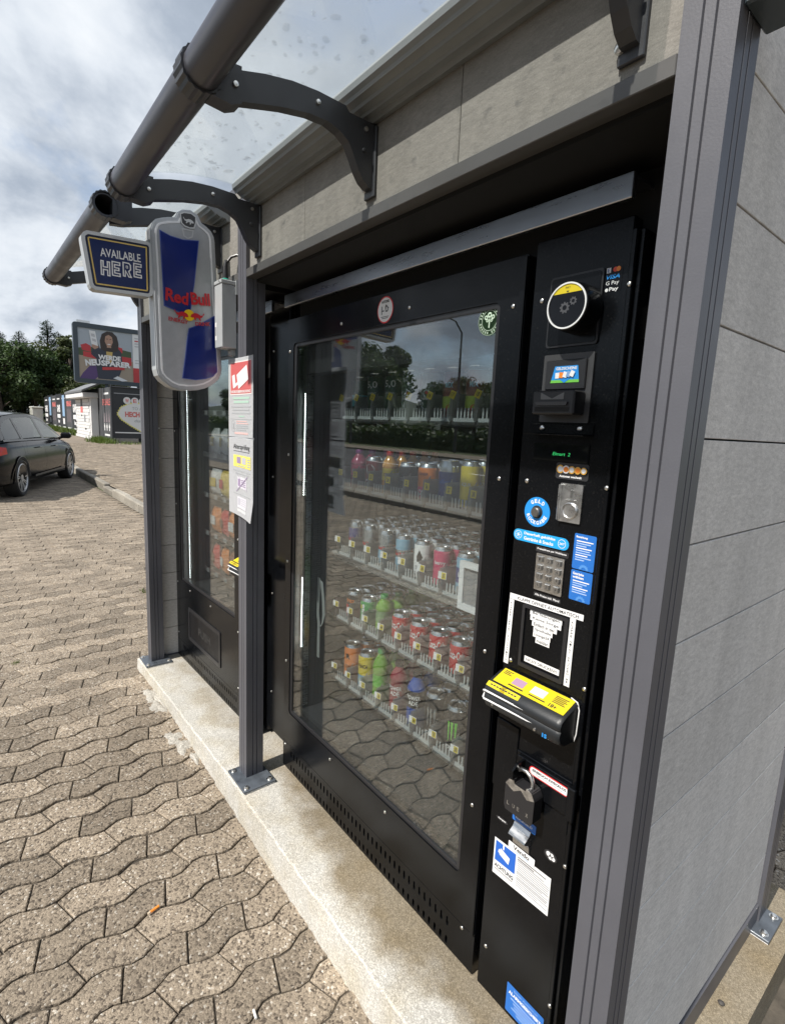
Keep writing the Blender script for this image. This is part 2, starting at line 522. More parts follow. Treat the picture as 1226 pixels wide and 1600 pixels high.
# zigzag paving stones
PX, PY, AMP = 0.1113, 0.1725, 0.0125
def wv(y):
    t = ((y - 0.275) / PY) % 1.0
    # plateau high around 0, low around 0.45
    for a, b, va, vb in ((0, .09, 1, 1), (.09, .36, 1, -1), (.36, .54, -1, -1), (.54, .91, -1, 1), (.91, 1.0, 1, 1)):
        if a <= t <= b: return va + (vb - va) * (t - a) / (b - a)
    return 1
BRK = [.09, .36, .54, .91]
def stone_outline(odd):
    # in coordinates where the left seam sits at x=0 (+wave), y absolute
    if odd: yj, sl = 0.227, -0.027
    else: yj, sl = 0.308, 0.033
    def seam(x0, ya, yb):
        ys = [ya]
        k0 = math.floor((ya - 0.275) / PY) - 1
        for k in range(k0, k0 + 4):
            for b in BRK:
                y = 0.275 + (k + b) * PY
                if ya + 0.004 < y < yb - 0.004: ys.append(y)
        ys.append(yb)
        return [(x0 + AMP * wv(y), y) for y in ys]
    ly, ry = yj - sl / 2, yj + sl / 2
    L = seam(0, ly, ly + PY)
    R = seam(PX, ry, ry + PY)
    return R + L[::-1]                       # counter clockwise
def inset(poly, d):
    k = len(poly); o = []
    for i in range(k):
        p0, p1, p2 = Vector(poly[i - 1]), Vector(poly[i]), Vector(poly[(i + 1) % k])
        a = (p1 - p0).normalized(); b = (p2 - p1).normalized()
        n1 = Vector((-a.y, a.x)); n2 = Vector((-b.y, b.x))
        nn = (n1 + n2); nn = nn / max(0.3, nn.length) if nn.length < 0.3 else nn.normalized()
        o.append(tuple(p1 + nn * (d / max(0.5, nn.dot(n1)))))
    return o
OUT = {}
for odd in (0, 1):
    po = stone_outline(odd)
    cxm = sum(q[0] for q in po) / len(po); cym = sum(q[1] for q in po) / len(po)
    loc_ = [(q[0] - cxm, q[1] - cym) for q in po]
    OUT[odd] = (cxm, cym, inset(loc_, 0.0022), inset(loc_, 0.0050))
def stone_geo(mb, odd, cx_, cy_, z, tilt=(0, 0), near=True):
    _, _, o1, o2 = OUT[odd]
    k = len(o1)
    def P(q, h): return (cx_ + q[0], cy_ + q[1], z + h + tilt[0] * q[0] + tilt[1] * q[1])
    if near:
        vs_ = [P(q, -0.022) for q in o1] + [P(q, -0.0028) for q in o1] + [P(q, 0) for q in o2]
        fs = [(i, (i + 1) % k, k + (i + 1) % k, k + i) for i in range(k)] + [(k + i, k + (i + 1) % k, 2 * k + (i + 1) % k, 2 * k + i) for i in range(k)] + [tuple(range(2 * k, 3 * k))]
    else:
        vs_ = [P(q, -0.012) for q in o1] + [P(q, 0) for q in o2]
        fs = [(i, (i + 1) % k, k + (i + 1) % k, k + i) for i in range(k)] + [tuple(range(k, 2 * k))]
    mb.add(vs_, fs)
    return len(fs)
def project(p):
    v = Vector(p) - CAM
    d = v.dot(cF)
    if d < 0.05: return None
    return (v.dot(cR) / d * FPX, v.dot(cU) / d * FPX)
HW = 1226 / 3200.0
def in_view(p, pad=0.05):
    q = project(p)
    return q is not None and abs(q[0]) < HW + pad and abs(q[1]) < 0.5 + pad
stones = []
X00 = -1.50 - AMP                          # seam between a dark and a bright row
def blocked(x, y):
    return -3.2 < x < -0.21 and 0.745 < y < 1.95
for kx in range(-166, 12):
    odd = kx % 2
    xs = X00 + kx * PX
    for ky in range(-30, 32):
        cxm, cym, _, _ = OUT[odd]
        x, y = xs + cxm, cym + ky * PY
        if y > 1.98 and x < -5.9: continue
        if y > 5.4 or y < -4.5 or blocked(x, y): continue
        if x < -0.6 and y > 1.95: continue
        stones.append((x, y, odd))
vis = [s_ for s_ in stones if in_view((s_[0], s_[1], 0)) and not (s_[1] > 1.2 and s_[0] < -0.2)]
def key(s_):
    v = Vector((s_[0], s_[1], 0)) - CAM
    return v.length
vis.sort(key=key)
nearset = set(vis[:300])
tmpl = {}
for odd in (0, 1):
    q = MB(); stone_geo(q, odd, 0, 0, 0)
    tmpl[odd] = mesh_from('paving_stone', q, m_stone)
rnd = random.Random(5)
for x, y, odd in vis[:300]:
    o = bpy.data.objects.new('paving_stone', tmpl[odd])
    COL.objects.link(o)
    o.parent = parking
    o.location = (x, y, gz(x) + rnd.uniform(-0.0022, 0.0022))
    o.rotation_euler = (rnd.gauss(0, 0.007), rnd.gauss(0, 0.009), rnd.gauss(0, 0.007))
    f = (1.07 if odd == 0 else 0.96)
    o.color = (f, f, f, 1)
def tone_mesh(mb, tones, name, m, parent):
    me = mesh_from(name, mb, m, (0, 0, 0))
    at = me.attributes.new('tone', 'FLOAT', 'FACE')
    at.data.foreach_set('value', tones)
    o = bpy.data.objects.new(name, me)
    COL.objects.link(o)
    o.parent = parent
    o['kind'] = 'stuff'
    return o
mb = MB(); tones = []
for s_ in stones:
    if s_ in nearset: continue
    x, y, odd = s_
    k = stone_geo(mb, odd, x, y, gz(x) + rnd.uniform(-0.0025, 0.0025), (rnd.gauss(0, 0.009), rnd.gauss(0, 0.008)), near=x > -4)
    tones += [rnd.uniform(0.80, 1.2) * (1.07 if odd == 0 else 0.96)] * k
tone_mesh(mb, tones, 'paving_stones_beyond', m_stone2, parking)

# raised footway by the kerb, running away to the left
def lowered(x): return 0.0
kerb_mat = aggregate_mat('kerb_concrete', (0.16, 0.145, 0.12), (0.25, 0.23, 0.195), (0.42, 0.4, 0.36), 190, 'object', 0.3)
g = MB()
g.add([(-140, 2.19, 0.098), (-6.0, 2.19, 0.098), (-6.0, 9.0, 0.098), (-140, 9.0, 0.098)], [(0, 1, 2, 3)])
g.add([(-6.0, 2.19, 0.098), (-6.0, 9.0, 0.098), (-6.0, 9.0, -0.05), (-6.0, 2.19, -0.05)], [(0, 1, 2, 3)])
foot = tag(obj('footway', g, m_far), kind='structure')
mb = MB(); tones = []
for kx in range(-255, -46):
    odd = kx % 2
    for ky in range(10, 34):
        cxm, cym, _, _ = OUT[odd]
        x, y = X00 + kx * PX + cxm, cym + ky * PY
        if not (2.28 < y < 5.72) or not in_view((x, y, 0.11), 0.03): continue
        k = stone_geo(mb, odd, x, y, 0.108 + rnd.uniform(-0.005, 0.005), (rnd.gauss(0, 0.014), rnd.gauss(0, 0.02)), near=False)
        tones += [rnd.uniform(0.78, 1.22) * (1.12 if odd == 0 else 0.95)] * k
tone_mesh(mb, tones, 'footway_stones', m_stone2, foot)
kerb = thing('kerb', 'grey concrete kerb edging the footway beyond the far post', 'kerb', (-6.0, 2.1, 0))
x = -6.0
kq = MB(); kq.cbox(-0.495, 0.495, -0.06, 0.06, -0.1, 0.135, 0.018)
kme = mesh_from('kerb_stone', kq, kerb_mat)
i = 0
while x > -34:
    o = bpy.data.objects.new('kerb_stone', kme)
    COL.objects.link(o); o.parent = kerb
    dz = -0.05 if i == 5 else rnd.uniform(-0.006, 0.006)
    o.location = (x - 0.5 + 6.0, 0.012 * math.sin(i * 1.3) + (x + 6) * -0.006, dz)
    o.rotation_euler = (0, rnd.gauss(0, 0.004), 0.006)
    o.color = (1, 1, 1, 1)
    x -= 1.0; i += 1

# street behind the photographer, seen in the glass
m_asphalt = mat('asphalt', (0.055, 0.055, 0.058), 0.85, var=0.2, vscale=1.2, bump=0.4, bscale=300)
g = MB()
g.add([(-200, -20.5, 0.0), (60, -17.5, 0.0), (60, -5.5, 0.0), (-200, -5.5, 0.0)], [(0, 1, 2, 3)])
tag(obj('road', g, m_asphalt), kind='structure')
g = MB(); g.box(-200, 60, -5.55, -4.6, -0.1, 0.1)
tag(obj('street_footway', g, m_far), kind='structure')
g = MB()
g.add([(-200, -23.5, 0.1), (60, -20.5, 0.1), (60, -17.4, 0.1), (-200, -20.4, 0.1)], [(0, 1, 2, 3)])
g.add([(-200, -20.4, 0.1), (60, -17.4, 0.1), (60, -17.4, -0.1), (-200, -20.4, -0.1)], [(0, 1, 2, 3)])
tag(obj('far_footway', g, m_far), kind='structure')
g = MB()
for i in range(24):
    xx = 20 - i * 6.0
    g.box(xx - 3, xx, -12.3, -12.15, 0.0, 0.005)
m_roadpaint = mat('road_paint', (0.7, 0.7, 0.68), 0.7, var=0.15, vscale=4)
tag(obj('lane_marking', g, m_roadpaint), kind='structure')
# distant wooded rise
g = MB()
nx, ny = 40, 5
hv = []
for j in range(ny):
    for i in range(nx):
        a = -PI + (i / (nx - 1)) * PI
        R_ = 170 + 60 * j
        h = (0, 10, 17, 21, 14)[j] * (0.75 + 0.25 * math.sin(i * 0.9) + 0.18 * math.sin(i * 2.3 + 1))
        hv.append((R_ * math.cos(a) - 20, R_ * math.sin(a), h - 0.5))
g.add(hv, [(j * nx + i, j * nx + i + 1, (j + 1) * nx + i + 1, (j + 1) * nx + i) for j in range(ny - 1) for i in range(nx - 1)])
m_hill = mat('wooded_hill', (0.028, 0.042, 0.026), 0.95, var=0.45, vscale=0.12, bump=1.0, bscale=0.5)
tag(obj('hill', g, m_hill, smooth='all'), kind='structure')

# ------------------------------------------------------------------ concrete slab
def slab_stain(t, g_, col):
    sp = N(t, 'ShaderNodeSeparateXYZ'); lk(t, g_.outputs['Position'], sp.inputs[0])
    n = N(t, 'ShaderNodeTexNoise'); n.inputs['Scale'].default_value = 4.5; n.inputs['Detail'].default_value = 5
    n.inputs['Roughness'].default_value = 0.55
    lk(t, g_.outputs['Position'], n.inputs['Vector'])
    a = N(t, 'ShaderNodeMath', operation='MULTIPLY_ADD'); lk(t, n.outputs['Fac'], a.inputs[0]); a.inputs[1].default_value = 0.34; a.inputs[2].default_value = -0.17
    # grime splashed up from the grille, thicker towards the near machine
    c = N(t, 'ShaderNodeMath', operation='ADD'); lk(t, sp.outputs['Y'], c.inputs[0]); lk(t, a.outputs[0], c.inputs[1])
    r = N(t, 'ShaderNodeMapRange'); r.interpolation_type = 'SMOOTHSTEP'
    r.inputs['From Min'].default_value = 0.765; r.inputs['From Max'].default_value = 0.895
    lk(t, c.outputs[0], r.inputs['Value'])
    gx = N(t, 'ShaderNodeMapRange'); gx.inputs['From Min'].default_value = -1.95; gx.inputs['From Max'].default_value = -1.7
    gx.inputs['To Min'].default_value = 0.35; gx.inputs['To Max'].default_value = 0.9
    lk(t, sp.outputs['X'], gx.inputs['Value'])
    f = N(t, 'ShaderNodeMath', operation='MULTIPLY'); lk(t, r.outputs[0], f.inputs[0]); lk(t, gx.outputs[0], f.inputs[1])
    mx = N(t, 'ShaderNodeMix', data_type='RGBA', blend_type='MULTIPLY')
    lk(t, f.outputs[0], mx.inputs['Factor']); lk(t, col, mx.inputs['A']); mx.inputs['B'].default_value = (0.40, 0.34, 0.25, 1)
    n2 = N(t, 'ShaderNodeTexNoise'); n2.inputs['Scale'].default_value = 9; n2.inputs['Detail'].default_value = 6
    lk(t, g_.outputs['Position'], n2.inputs['Vector'])
    r2 = N(t, 'ShaderNodeMapRange'); r2.inputs['From Min'].default_value = 0.42; r2.inputs['From Max'].default_value = 0.75; r2.inputs['To Max'].default_value = 0.5
    lk(t, n2.outputs['Fac'], r2.inputs['Value'])
    mx2 = N(t, 'ShaderNodeMix', data_type='RGBA', blend_type='MULTIPLY')
    lk(t, r2.outputs[0], mx2.inputs['Factor']); lk(t, mx.outputs['Result'], mx2.inputs['A']); mx2.inputs['B'].default_value = (0.72, 0.62, 0.42, 1)
    return mx2.outputs['Result']
m_slab = aggregate_mat('slab_concrete', (0.37, 0.355, 0.32), (0.45, 0.437, 0.40), (0.60, 0.59, 0.56), 300, None, 0.2, slab_stain, 0.14, 0.05)
g = MB()
bm = bmesh.new()
bmesh.ops.create_grid(bm, x_segments=90, y_segments=3, size=0.5)
bm.free()
# slab outline with a slightly ragged front edge
xs = [-3.15 + i * (2.906 / 90) for i in range(91)]
rj = random.Random(3)
fr_t, fr_m, fr_b, bk = [], [], [], []
for i, x in enumerate(xs):
    j = rj.uniform(-1, 1)
    sh_ = 0.024 * min(0.0, x + 1.80)
    fr_t.append((x, sh_ + 0.7225 + 0.0025 * j, 0.12))
    fr_m.append((x, sh_ + 0.7180 + 0.0025 * j + 0.0015 * rj.uniform(-1, 1), 0.1155))
    fr_b.append((x, sh_ + 0.709 + 0.004 * rj.uniform(-1, 1) - 0.004 * math.sin(x * 3), -0.04))
    bk.append((x, 1.93, 0.12))
k = len(xs)
g.add(fr_b + fr_m + fr_t + bk, [(r_ * k + i, r_ * k + i + 1, (r_ + 1) * k + i + 1, (r_ + 1) * k + i) for r_ in range(3) for i in range(k - 1)])
g.add([fr_b[-1], fr_m[-1], fr_t[-1], bk[-1], (bk[-1][0], 1.93, -0.04)], [(4, 3, 2, 1, 0)])
g.add([fr_b[0], fr_m[0], fr_t[0], bk[0], (bk[0][0], 1.93, -0.04)], [(0, 1, 2, 3, 4)])
slab_o = tag(obj('concrete_slab', g, m_slab), kind='structure')
# cement splashes along the foot of the slab
m_cement = aggregate_mat('cement_residue', (0.28, 0.265, 0.235), (0.37, 0.35, 0.31), (0.6, 0.58, 0.53), 200, None, 0.6, None, 0.2, 0.03)
g = MB()
rj = random.Random(17)
for x, y, a, b in [(-2.80, 0.665, .10, .05), (-2.66, 0.66, .10, .055), (-2.74, 0.69, .16, .03), (-2.36, 0.655, .07, .055), (-2.28, 0.67, .09, .05), (-2.17, 0.690, .07, .022)]:
    n_ = 18
    rim = []; mid = []
    ph = rj.uniform(0, 6)
    for i in range(n_):
        t_ = 2 * PI * i / n_
        rr = 0.75 + 0.25 * math.sin(3 * t_ + ph) + rj.uniform(-.16, .16)
        rim.append((x + a * rr * math.cos(t_), y + b * rr * math.sin(t_), gz(x) - 0.004))
        mid.append((x + a * rr * .7 * math.cos(t_), y + b * rr * .7 * math.sin(t_), gz(x) + 0.002 + rj.uniform(0, .003)))
    g.add(rim + mid + [(x, y, gz(x) + 0.005)], [(i, (i + 1) % n_, n_ + (i + 1) % n_, n_ + i) for i in range(n_)] + [(n_ + i, n_ + (i + 1) % n_, 2 * n_) for i in range(n_)])
tag(obj('cement_residue', g, m_cement, smooth='all'), 'pale cement splashed along the foot of the concrete slab', 'cement', kind='stuff')

# ------------------------------------------------------------------ kiosk
def plank_mat(name, col, horiz=True):
    m, t, b = base_mat(name)
    g_ = N(t, 'ShaderNodeNewGeometry')
    def nz(scale, sc, det=5):
        mp = N(t, 'ShaderNodeMapping'); mp.inputs['Scale'].default_value = sc
        lk(t, g_.outputs['Position'], mp.inputs['Vector'])
        n = N(t, 'ShaderNodeTexNoise'); n.inputs['Scale'].default_value = scale; n.inputs['Detail'].default_value = det; n.inputs['Roughness'].default_value = 0.65
        lk(t, mp.outputs[0], n.inputs['Vector'])
        return n.outputs['Fac']
    fine = nz(90, (0.55, 0.55, 1.7), 4)
    grit = nz(420, (1, 1, 1), 2)
    big = nz(2.2, (3.0, 3.0, 0.45), 6)
    def rng(f, lo, hi):
        r = N(t, 'ShaderNodeMapRange'); r.inputs['From Min'].default_value = 0.3; r.inputs['From Max'].default_value = 0.7
        r.inputs['To Min'].default_value = lo; r.inputs['To Max'].default_value = hi
        lk(t, f, r.inputs['Value']); return r.outputs[0]
    oi = N(t, 'ShaderNodeObjectInfo')
    m3 = N(t, 'ShaderNodeMapRange'); m3.inputs['To Min'].default_value = 0.93; m3.inputs['To Max'].default_value = 1.07
    lk(t, oi.outputs['Random'], m3.inputs['Value'])
    f = None
    for v in (rng(fine, .86, 1.14), rng(grit, .86, 1.14), rng(big, .88, 1.12), m3.outputs[0]):
        if f is None: f = v
        else:
            mm = N(t, 'ShaderNodeMath', operation='MULTIPLY'); lk(t, f, mm.inputs[0]); lk(t, v, mm.inputs[1]); f = mm.outputs[0]
    mx = N(t, 'ShaderNodeMix', data_type='RGBA', blend_type='MULTIPLY'); mx.inputs['Factor'].default_value = 1
    mx.inputs['A'].default_value = (*col, 1); lk(t, f, mx.inputs['B'])
    lk(t, mx.outputs['Result'], b.inputs['Base Color'])
    b.inputs['Roughness'].default_value = 0.75
    b.inputs['Specular IOR Level'].default_value = 0.3
    bp = N(t, 'ShaderNodeBump'); bp.inputs['Strength'].default_value = 0.35; bp.inputs['Distance'].default_value = 0.002
    lk(t, fine, bp.inputs['Height']); lk(t, bp.outputs[0], b.inputs['Normal'])
    return m
m_plank = plank_mat('grey_composite_plank', (0.63, 0.61, 0.58))
m_fascia = plank_mat('grey_fascia_board', (0.225, 0.215, 0.195))
m_trim = mat('bronze_grey_trim', (0.085, 0.083, 0.08), 0.42, var=0.08, vscale=5, rvar=0.06)
m_rail_ = mat('beam_lip_grey', (0.25, 0.27, 0.28), 0.35)
m_plate = mat('galvanised_plate_paint', (0.10, 0.115, 0.135), 0.38, var=0.3, vscale=25, rvar=0.15, metal=0.3)

kiosk = thing('vending_kiosk', 'grey composite plank kiosk with anthracite posts housing two vending machines', 'kiosk', (-1.75, 0.8, 0.12))
def post_profile(x0, y0, s=0.07):
    g1, g2, w, d = 0.0295, 0.048, 0.0022, 0.004
    e = [(0, 0), (g1 - w, 0), (g1 - w * .3, d), (g1 + w * .3, d), (g1 + w, 0), (g2 - w, 0), (g2 - w * .3, d), (g2 + w * .3, d), (g2 + w, 0)]
    sc = s / 0.077
    e = [(a * s / 0.0775, b) for a, b in e]
    pts = []
    for a, b in e: pts.append((x0 + a, y0 + b))
    for a, b in e: pts.append((x0 + s - b, y0 + a))
    for a, b in e: pts.append((x0 + s - a, y0 + s - b))
    for a, b in e: pts.append((x0 + b, y0 + s - a))
    return pts
def post(x0, y0, zt, plate, bolts):
    g = MB(); g.slab(post_profile(x0, y0), topf(0), 0.133, zt)
    p = obj('post', g, m_post, kiosk)
    g = MB(); g.cbox(plate[0], plate[1], plate[2], plate[3], 0.124, 0.133, 0.0015)
    obj('base_plate', g, m_plate, p)
    g = MB(); g.cbox(plate[0] + .002, plate[1] - .002, plate[2] + .002, plate[3] - .002, 0.12, 0.1238, 0.0008)
    obj('shim', g, m_white, p)
    for bx, by in bolts:
        g = MB()
        g.lathe([(0.0001, 0.0), (0.012, 0.0), (0.012, 0.002), (0.0085, 0.002), (0.008, 0.0075), (0.005, 0.009), (0.0001, 0.0092)], (bx, by, 0.133), 12)
        obj('bolt', g, m_screw, p, smooth=True)
def shear(o, k=0.024, xp=-1.80):
    # the far half of the front stands a degree and a half out of line
    m_ = Matrix.Identity(4); m_[1][0] = k; m_[1][3] = k * (worldloc(o).x - xp)
    o.data.transform(m_)
    return o
PXS = dict(P1=-3.10, P2=-1.845, P3=-0.3836)
post(PXS['P1'], 0.732, 2.26, (-3.13, -2.98, 0.692, 0.832), [(-3.115, .706), (-2.995, .706), (-2.995, .817)])
post(PXS['P2'], 0.763, 2.26, (-1.86, -1.70, 0.7215, 0.852), [(-1.842, .738), (-1.718, .738), (-1.718, .835)])
post(PXS['P3'], 0.763, 2.36, (-0.42, -0.2775, 0.722, 0.862), [(-.40, .737), (-.297, .737), (-.297, .847)])
post(-0.389, 1.715, 2.36, (-0.42, -0.279, 1.666, 1.79), [(-.297, 1.685), (-.297, 1.772)])
post(PXS['P1'], 1.715, 2.36, (-3.13, -2.98, 1.666, 1.79), [(-3.115, 1.685)])
# side walls, plank by plank
z = 0.19; kq = 0
def planks(x0, x1, z0, y0, y1, top):
    z = z0
    while z < top - 0.02:
        zt = min(z + 0.1640, top)
        g = MB(); g.cbox(x0, x1, y0, y1, z, zt, 0.0008)
        obj('plank', g, m_plank, kiosk)
        z += 0.167
planks(-0.348, -0.330, 0.19, 0.8335, 1.7145, 2.30)
planks(-3.113, -3.095, 0.128, 0.8035, 1.7145, 2.30)
g = MB(); g.box(-0.353, -0.324, 0.8335, 1.7145, 0.1205, 0.187)
obj('bottom_rail', g, m_post, kiosk)
g = MB(); g.box(-3.118, -3.09, 0.8035, 1.7145, 0.1205, 0.126); obj('bottom_rail', g, m_post, kiosk)
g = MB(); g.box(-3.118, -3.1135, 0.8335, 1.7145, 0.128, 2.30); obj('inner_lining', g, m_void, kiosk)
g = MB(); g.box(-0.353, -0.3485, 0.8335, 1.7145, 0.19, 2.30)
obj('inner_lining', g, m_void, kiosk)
z = 0.19
while z < 2.2:
    g = MB(); g.cbox(-3.05, -0.39, 1.74, 1.758, z, z + 0.164, 0.0025)
    obj('plank', g, m_plank, kiosk); z += 0.167
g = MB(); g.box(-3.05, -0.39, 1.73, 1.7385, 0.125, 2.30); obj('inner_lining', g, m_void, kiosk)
# fascia boards over the two openings
for a, b in ((-3.029, -2.62), (-2.618, -1.846), (-1.774, -1.405), (-1.4035, -0.802), (-0.8005, -0.385)):
    g = MB(); g.cbox(a, b, 0.776, 0.796, 2.0295, 2.30, 0.001)
    o = obj('fascia_board', g, m_fascia, kiosk)
    if b < -1.8: shear(o)
for a, b in ((-3.029, -1.846), (-1.774, -0.3845)):
    g = MB(); g.cbox(a, b, 0.763, 0.80, 2.000, 2.0275, 0.0015)
    o = obj('lintel_trim', g, m_trim, kiosk)
    if b < -1.8: shear(o)
    g = MB(); g.box(a, b, 0.801, 1.02, 1.992, 2.02); g.box(a, b, 0.97, 1.02, 1.70, 1.991)
    o = obj('soffit', g, m_void, kiosk)
    if b < -1.8: shear(o)
g = MB(); g.cbox(-3.14, -0.30, 0.81, 1.82, 2.301, 2.36, 0.004)
obj('roof', g, m_post, kiosk)
# square beam running off to the right from the near corner post
m_gutter = mat('beam_grey', (0.055, 0.072, 0.082), 0.35, rvar=0.1, vscale=8)
g = MB(); g.cbox(-0.3125, 0.9, 0.769, 0.846, 2.047, 2.125, 0.003)
sb_ = obj('side_beam', g, m_gutter, kiosk)
g = MB(); g.cbox(-0.3126, 0.9, 0.765, 0.7685, 2.085, 2.125, 0.001)
obj('beam_lip', g, m_rail_, sb_)
# glossy steel bar across the head of the near machine, and one for the far machine
m_bar = mat('glossy_dark_bar', (0.48, 0.50, 0.53), 0.30, metal=1.0, rvar=0.04, vscale=12, stretch=(1, 1, 6))
for a, b in ((-1.765, -0.503), (-3.02, -1.86)):
    g = MB(); g.cbox(a, b, 0.900, 0.912, 1.924, 1.966, 0.0015); g.box(a, b, 0.912, 0.99, 1.957, 1.963)
    o = obj('head_bar', g, m_bar, kiosk)
    if b < -1.8: shear(o)
# black filler panels beside the machines
def filler(x0, x1, y, z0, z1):
    g = MB(); g.cbox(x0, x1, y, y + 0.02, z0, z1, 0.002)
    return obj('filler_panel', g, m_black, kiosk)
def screw(parent, x, z, y=0.927, r=0.0052, name='screw', h=0.0032):
    g = MB()
    g.lathe([(r, 0.0), (r, h * .4), (r * .8, h * .8), (r * .35, h), (0.0001, h)], (x, y, z), 10, '-y')
    return obj(name, g, m_screw, parent, smooth=True)
f = filler(-2.02, -1.845, 0.965, 0.17, 1.98)
for zz_ in (1.80, 1.30, .80, .35): screw(f, -1.975, zz_, 0.965, 0.004)
f = filler(-1.842, -1.80, 0.985, 0.17, 1.98)
f = filler(-0.487, -0.356, 0.975, 0.122, 1.98)

# ------------------------------------------------------------------ canopies
m_tube = mat('canopy_tube', (0.055, 0.056, 0.066), 0.36, rvar=0.08, vscale=10, var=0.1)
m_brk = mat('canopy_bracket', (0.035, 0.037, 0.042), 0.42, rvar=0.08, vscale=20, bump=0.05, bscale=300)
m_rail = mat('canopy_rail', (0.19, 0.205, 0.21), 0.4, rvar=0.1, vscale=8, var=0.1)
m_poly = thin_glass('polycarbonate', (0.93, 0.95, 0.95), 1.45, 0.0, 0.09, (0.80, 0.82, 0.82))
m_drop = thin_glass('water_drop', (0.95, 0.955, 0.96), 1.6, 0.0)
def canopy(x0, x1, bxs, dz, label, nd, seed, ringdx=0.0):
    root = thing('door_canopy', label, 'canopy', (x1, 0.776, 2.2 + dz))
    ty, tz = 0.374, 2.150 + dz
    g = MB()
    n_ = 20
    for r0, r1 in ((0.034, 0.029),):
        ring_o = [(ty + r0 * math.cos(2 * PI * i / n_), tz + r0 * math.sin(2 * PI * i / n_)) for i in range(n_)]
        ring_i = [(ty + r1 * math.cos(2 * PI * i / n_), tz + r1 * math.sin(2 * PI * i / n_)) for i in range(n_)]
        fx = lambda u, v, n=0: (n, u, v)
        g.wall(ring_o, fx, x0, x1); g.wall(ring_i, fx, x0, x1)
        g.ring(ring_o, ring_i, fx, x0); g.ring(ring_o, ring_i, fx, x1)
    obj('front_tube', g, m_tube, root, smooth=True)
    g = MB(); g.cbox(x0, x1, ty + 0.026, ty + 0.05, tz + 0.012, tz + 0.03, 0.002)
    obj('tube_lip', g, m_tube, root)
    # clear sheet, slightly arched
    def zc(y):
        t_ = (y - ty) / (0.735 - ty)
        return 2.180 + dz + 0.068 * t_ + 0.020 * math.sin(PI * t_)
    ys = [ty + 0.012 + (0.735 - ty - 0.012) * i / 12 for i in range(13)]
    g = MB()
    prof = [(y, zc(y)) for y in ys] + [(y, zc(y) + 0.004) for y in ys[::-1]]
    g.slab(prof, lambda u, v, n=0: (n, u, v), x0 + 0.004, x1 - 0.004)
    pane = obj('clear_sheet', g, m_poly, root, smooth=True)
    # wall rail with ridges
    g = MB()
    prof = [(0.776, 2.207), (0.762, 2.204), (0.757, 2.212), (0.742, 2.214), (0.741, 2.209), (0.738, 2.214), (0.722, 2.220), (0.721, 2.215), (0.718, 2.221), (0.703, 2.229), (0.702, 2.224), (0.699, 2.230), (0.692, 2.236), (0.690, 2.248), (0.70, 2.252), (0.70, 2.262), (0.776, 2.275)]
    g.slab([(a, b + dz) for a, b in prof], lambda u, v, n=0: (n, u, v), x0, x1)
    obj('wall_rail', g, m_rail, root)
    for bx in bxs:
        up = [(0.404, 2.176), (0.444, 2.181), (0.50, 2.197), (0.56, 2.209), (0.62, 2.214), (0.69, 2.213)]
        wallside = [(0.70, 2.203), (0.775, 2.203), (0.775, 2.066)]
        low = [(0.758, 2.068), (0.742, 2.078), (0.728, 2.096), (0.714, 2.122), (0.70, 2.144), (0.676, 2.158), (0.645, 2.166), (0.60, 2.164), (0.54, 2.153), (0.48, 2.137), (0.441, 2.126), (0.404, 2.122)]
        pr_ = [(a, b + dz) for a, b in up + wallside + low]
        g = MB(); g.slab(pr_, lambda u, v, n=0: (bx - 0.0125 + n, u, v), 0, 0.025)
        b_ = obj('bracket', g, m_brk, root)
        g = MB(); g.cbox(bx - 0.020, bx + 0.020, 0.768, 0.7755, 2.05 + dz, 2.20 + dz, 0.0015)
        obj('wall_plate', g, m_brk, b_)
        g = MB(); n_ = 36
        prof = []
        lo = [(0.0375 + (0.0022 if i % 2 else 0.0)) for i in range(n_)]
        ro = [(ty + lo[i] * math.cos(2 * PI * i / n_), tz + lo[i] * math.sin(2 * PI * i / n_)) for i in range(n_)]
        ri = [(ty + 0.0345 * math.cos(2 * PI * i / n_), tz + 0.0345 * math.sin(2 * PI * i / n_)) for i in range(n_)]
        fx = lambda u, v, n=0: (bx + (ringdx if bx == bxs[-1] else 0.0) + n, u, v)
        g.wall(ro, fx, -0.022, 0.022); g.ring(ro, ri, fx, -0.022); g.ring(ro, ri, fx, 0.022)
        g.slab([(a, b + dz) for a, b in [(0.395, 2.183), (0.45, 2.186), (0.45, 2.122), (0.43, 2.113), (0.392, 2.116)]], fx, -0.019, 0.019)
        obj('tube_clamp', g, m_brk, b_)
        for (by, bz) in ((0.437, 2.150), (0.745, 2.185), (0.742, 2.140), (0.62, 2.192)):
            g = MB(); g.lathe([(0.0055, 0.0), (0.005, 0.004), (0.0001, 0.005)], (bx + (0.0195 if by < 0.5 else 0.0127), by, bz + dz), 10, 'x')
            obj('bolt', g, m_screw if by < 0.5 or bz > 2.18 else m_brk, b_, smooth=True)
        for bz in (2.075, ):
            g = MB(); g.lathe([(0.0095, 0.0), (0.0085, 0.004), (0.004, 0.0065), (0.0001, 0.007)], (bx - 0.016, 0.768, bz + dz), 12, '-y')
            obj('bolt', g, m_screw, b_, smooth=True)
    # rain drops on the sheet
    g = MB(); rr = random.Random(seed)
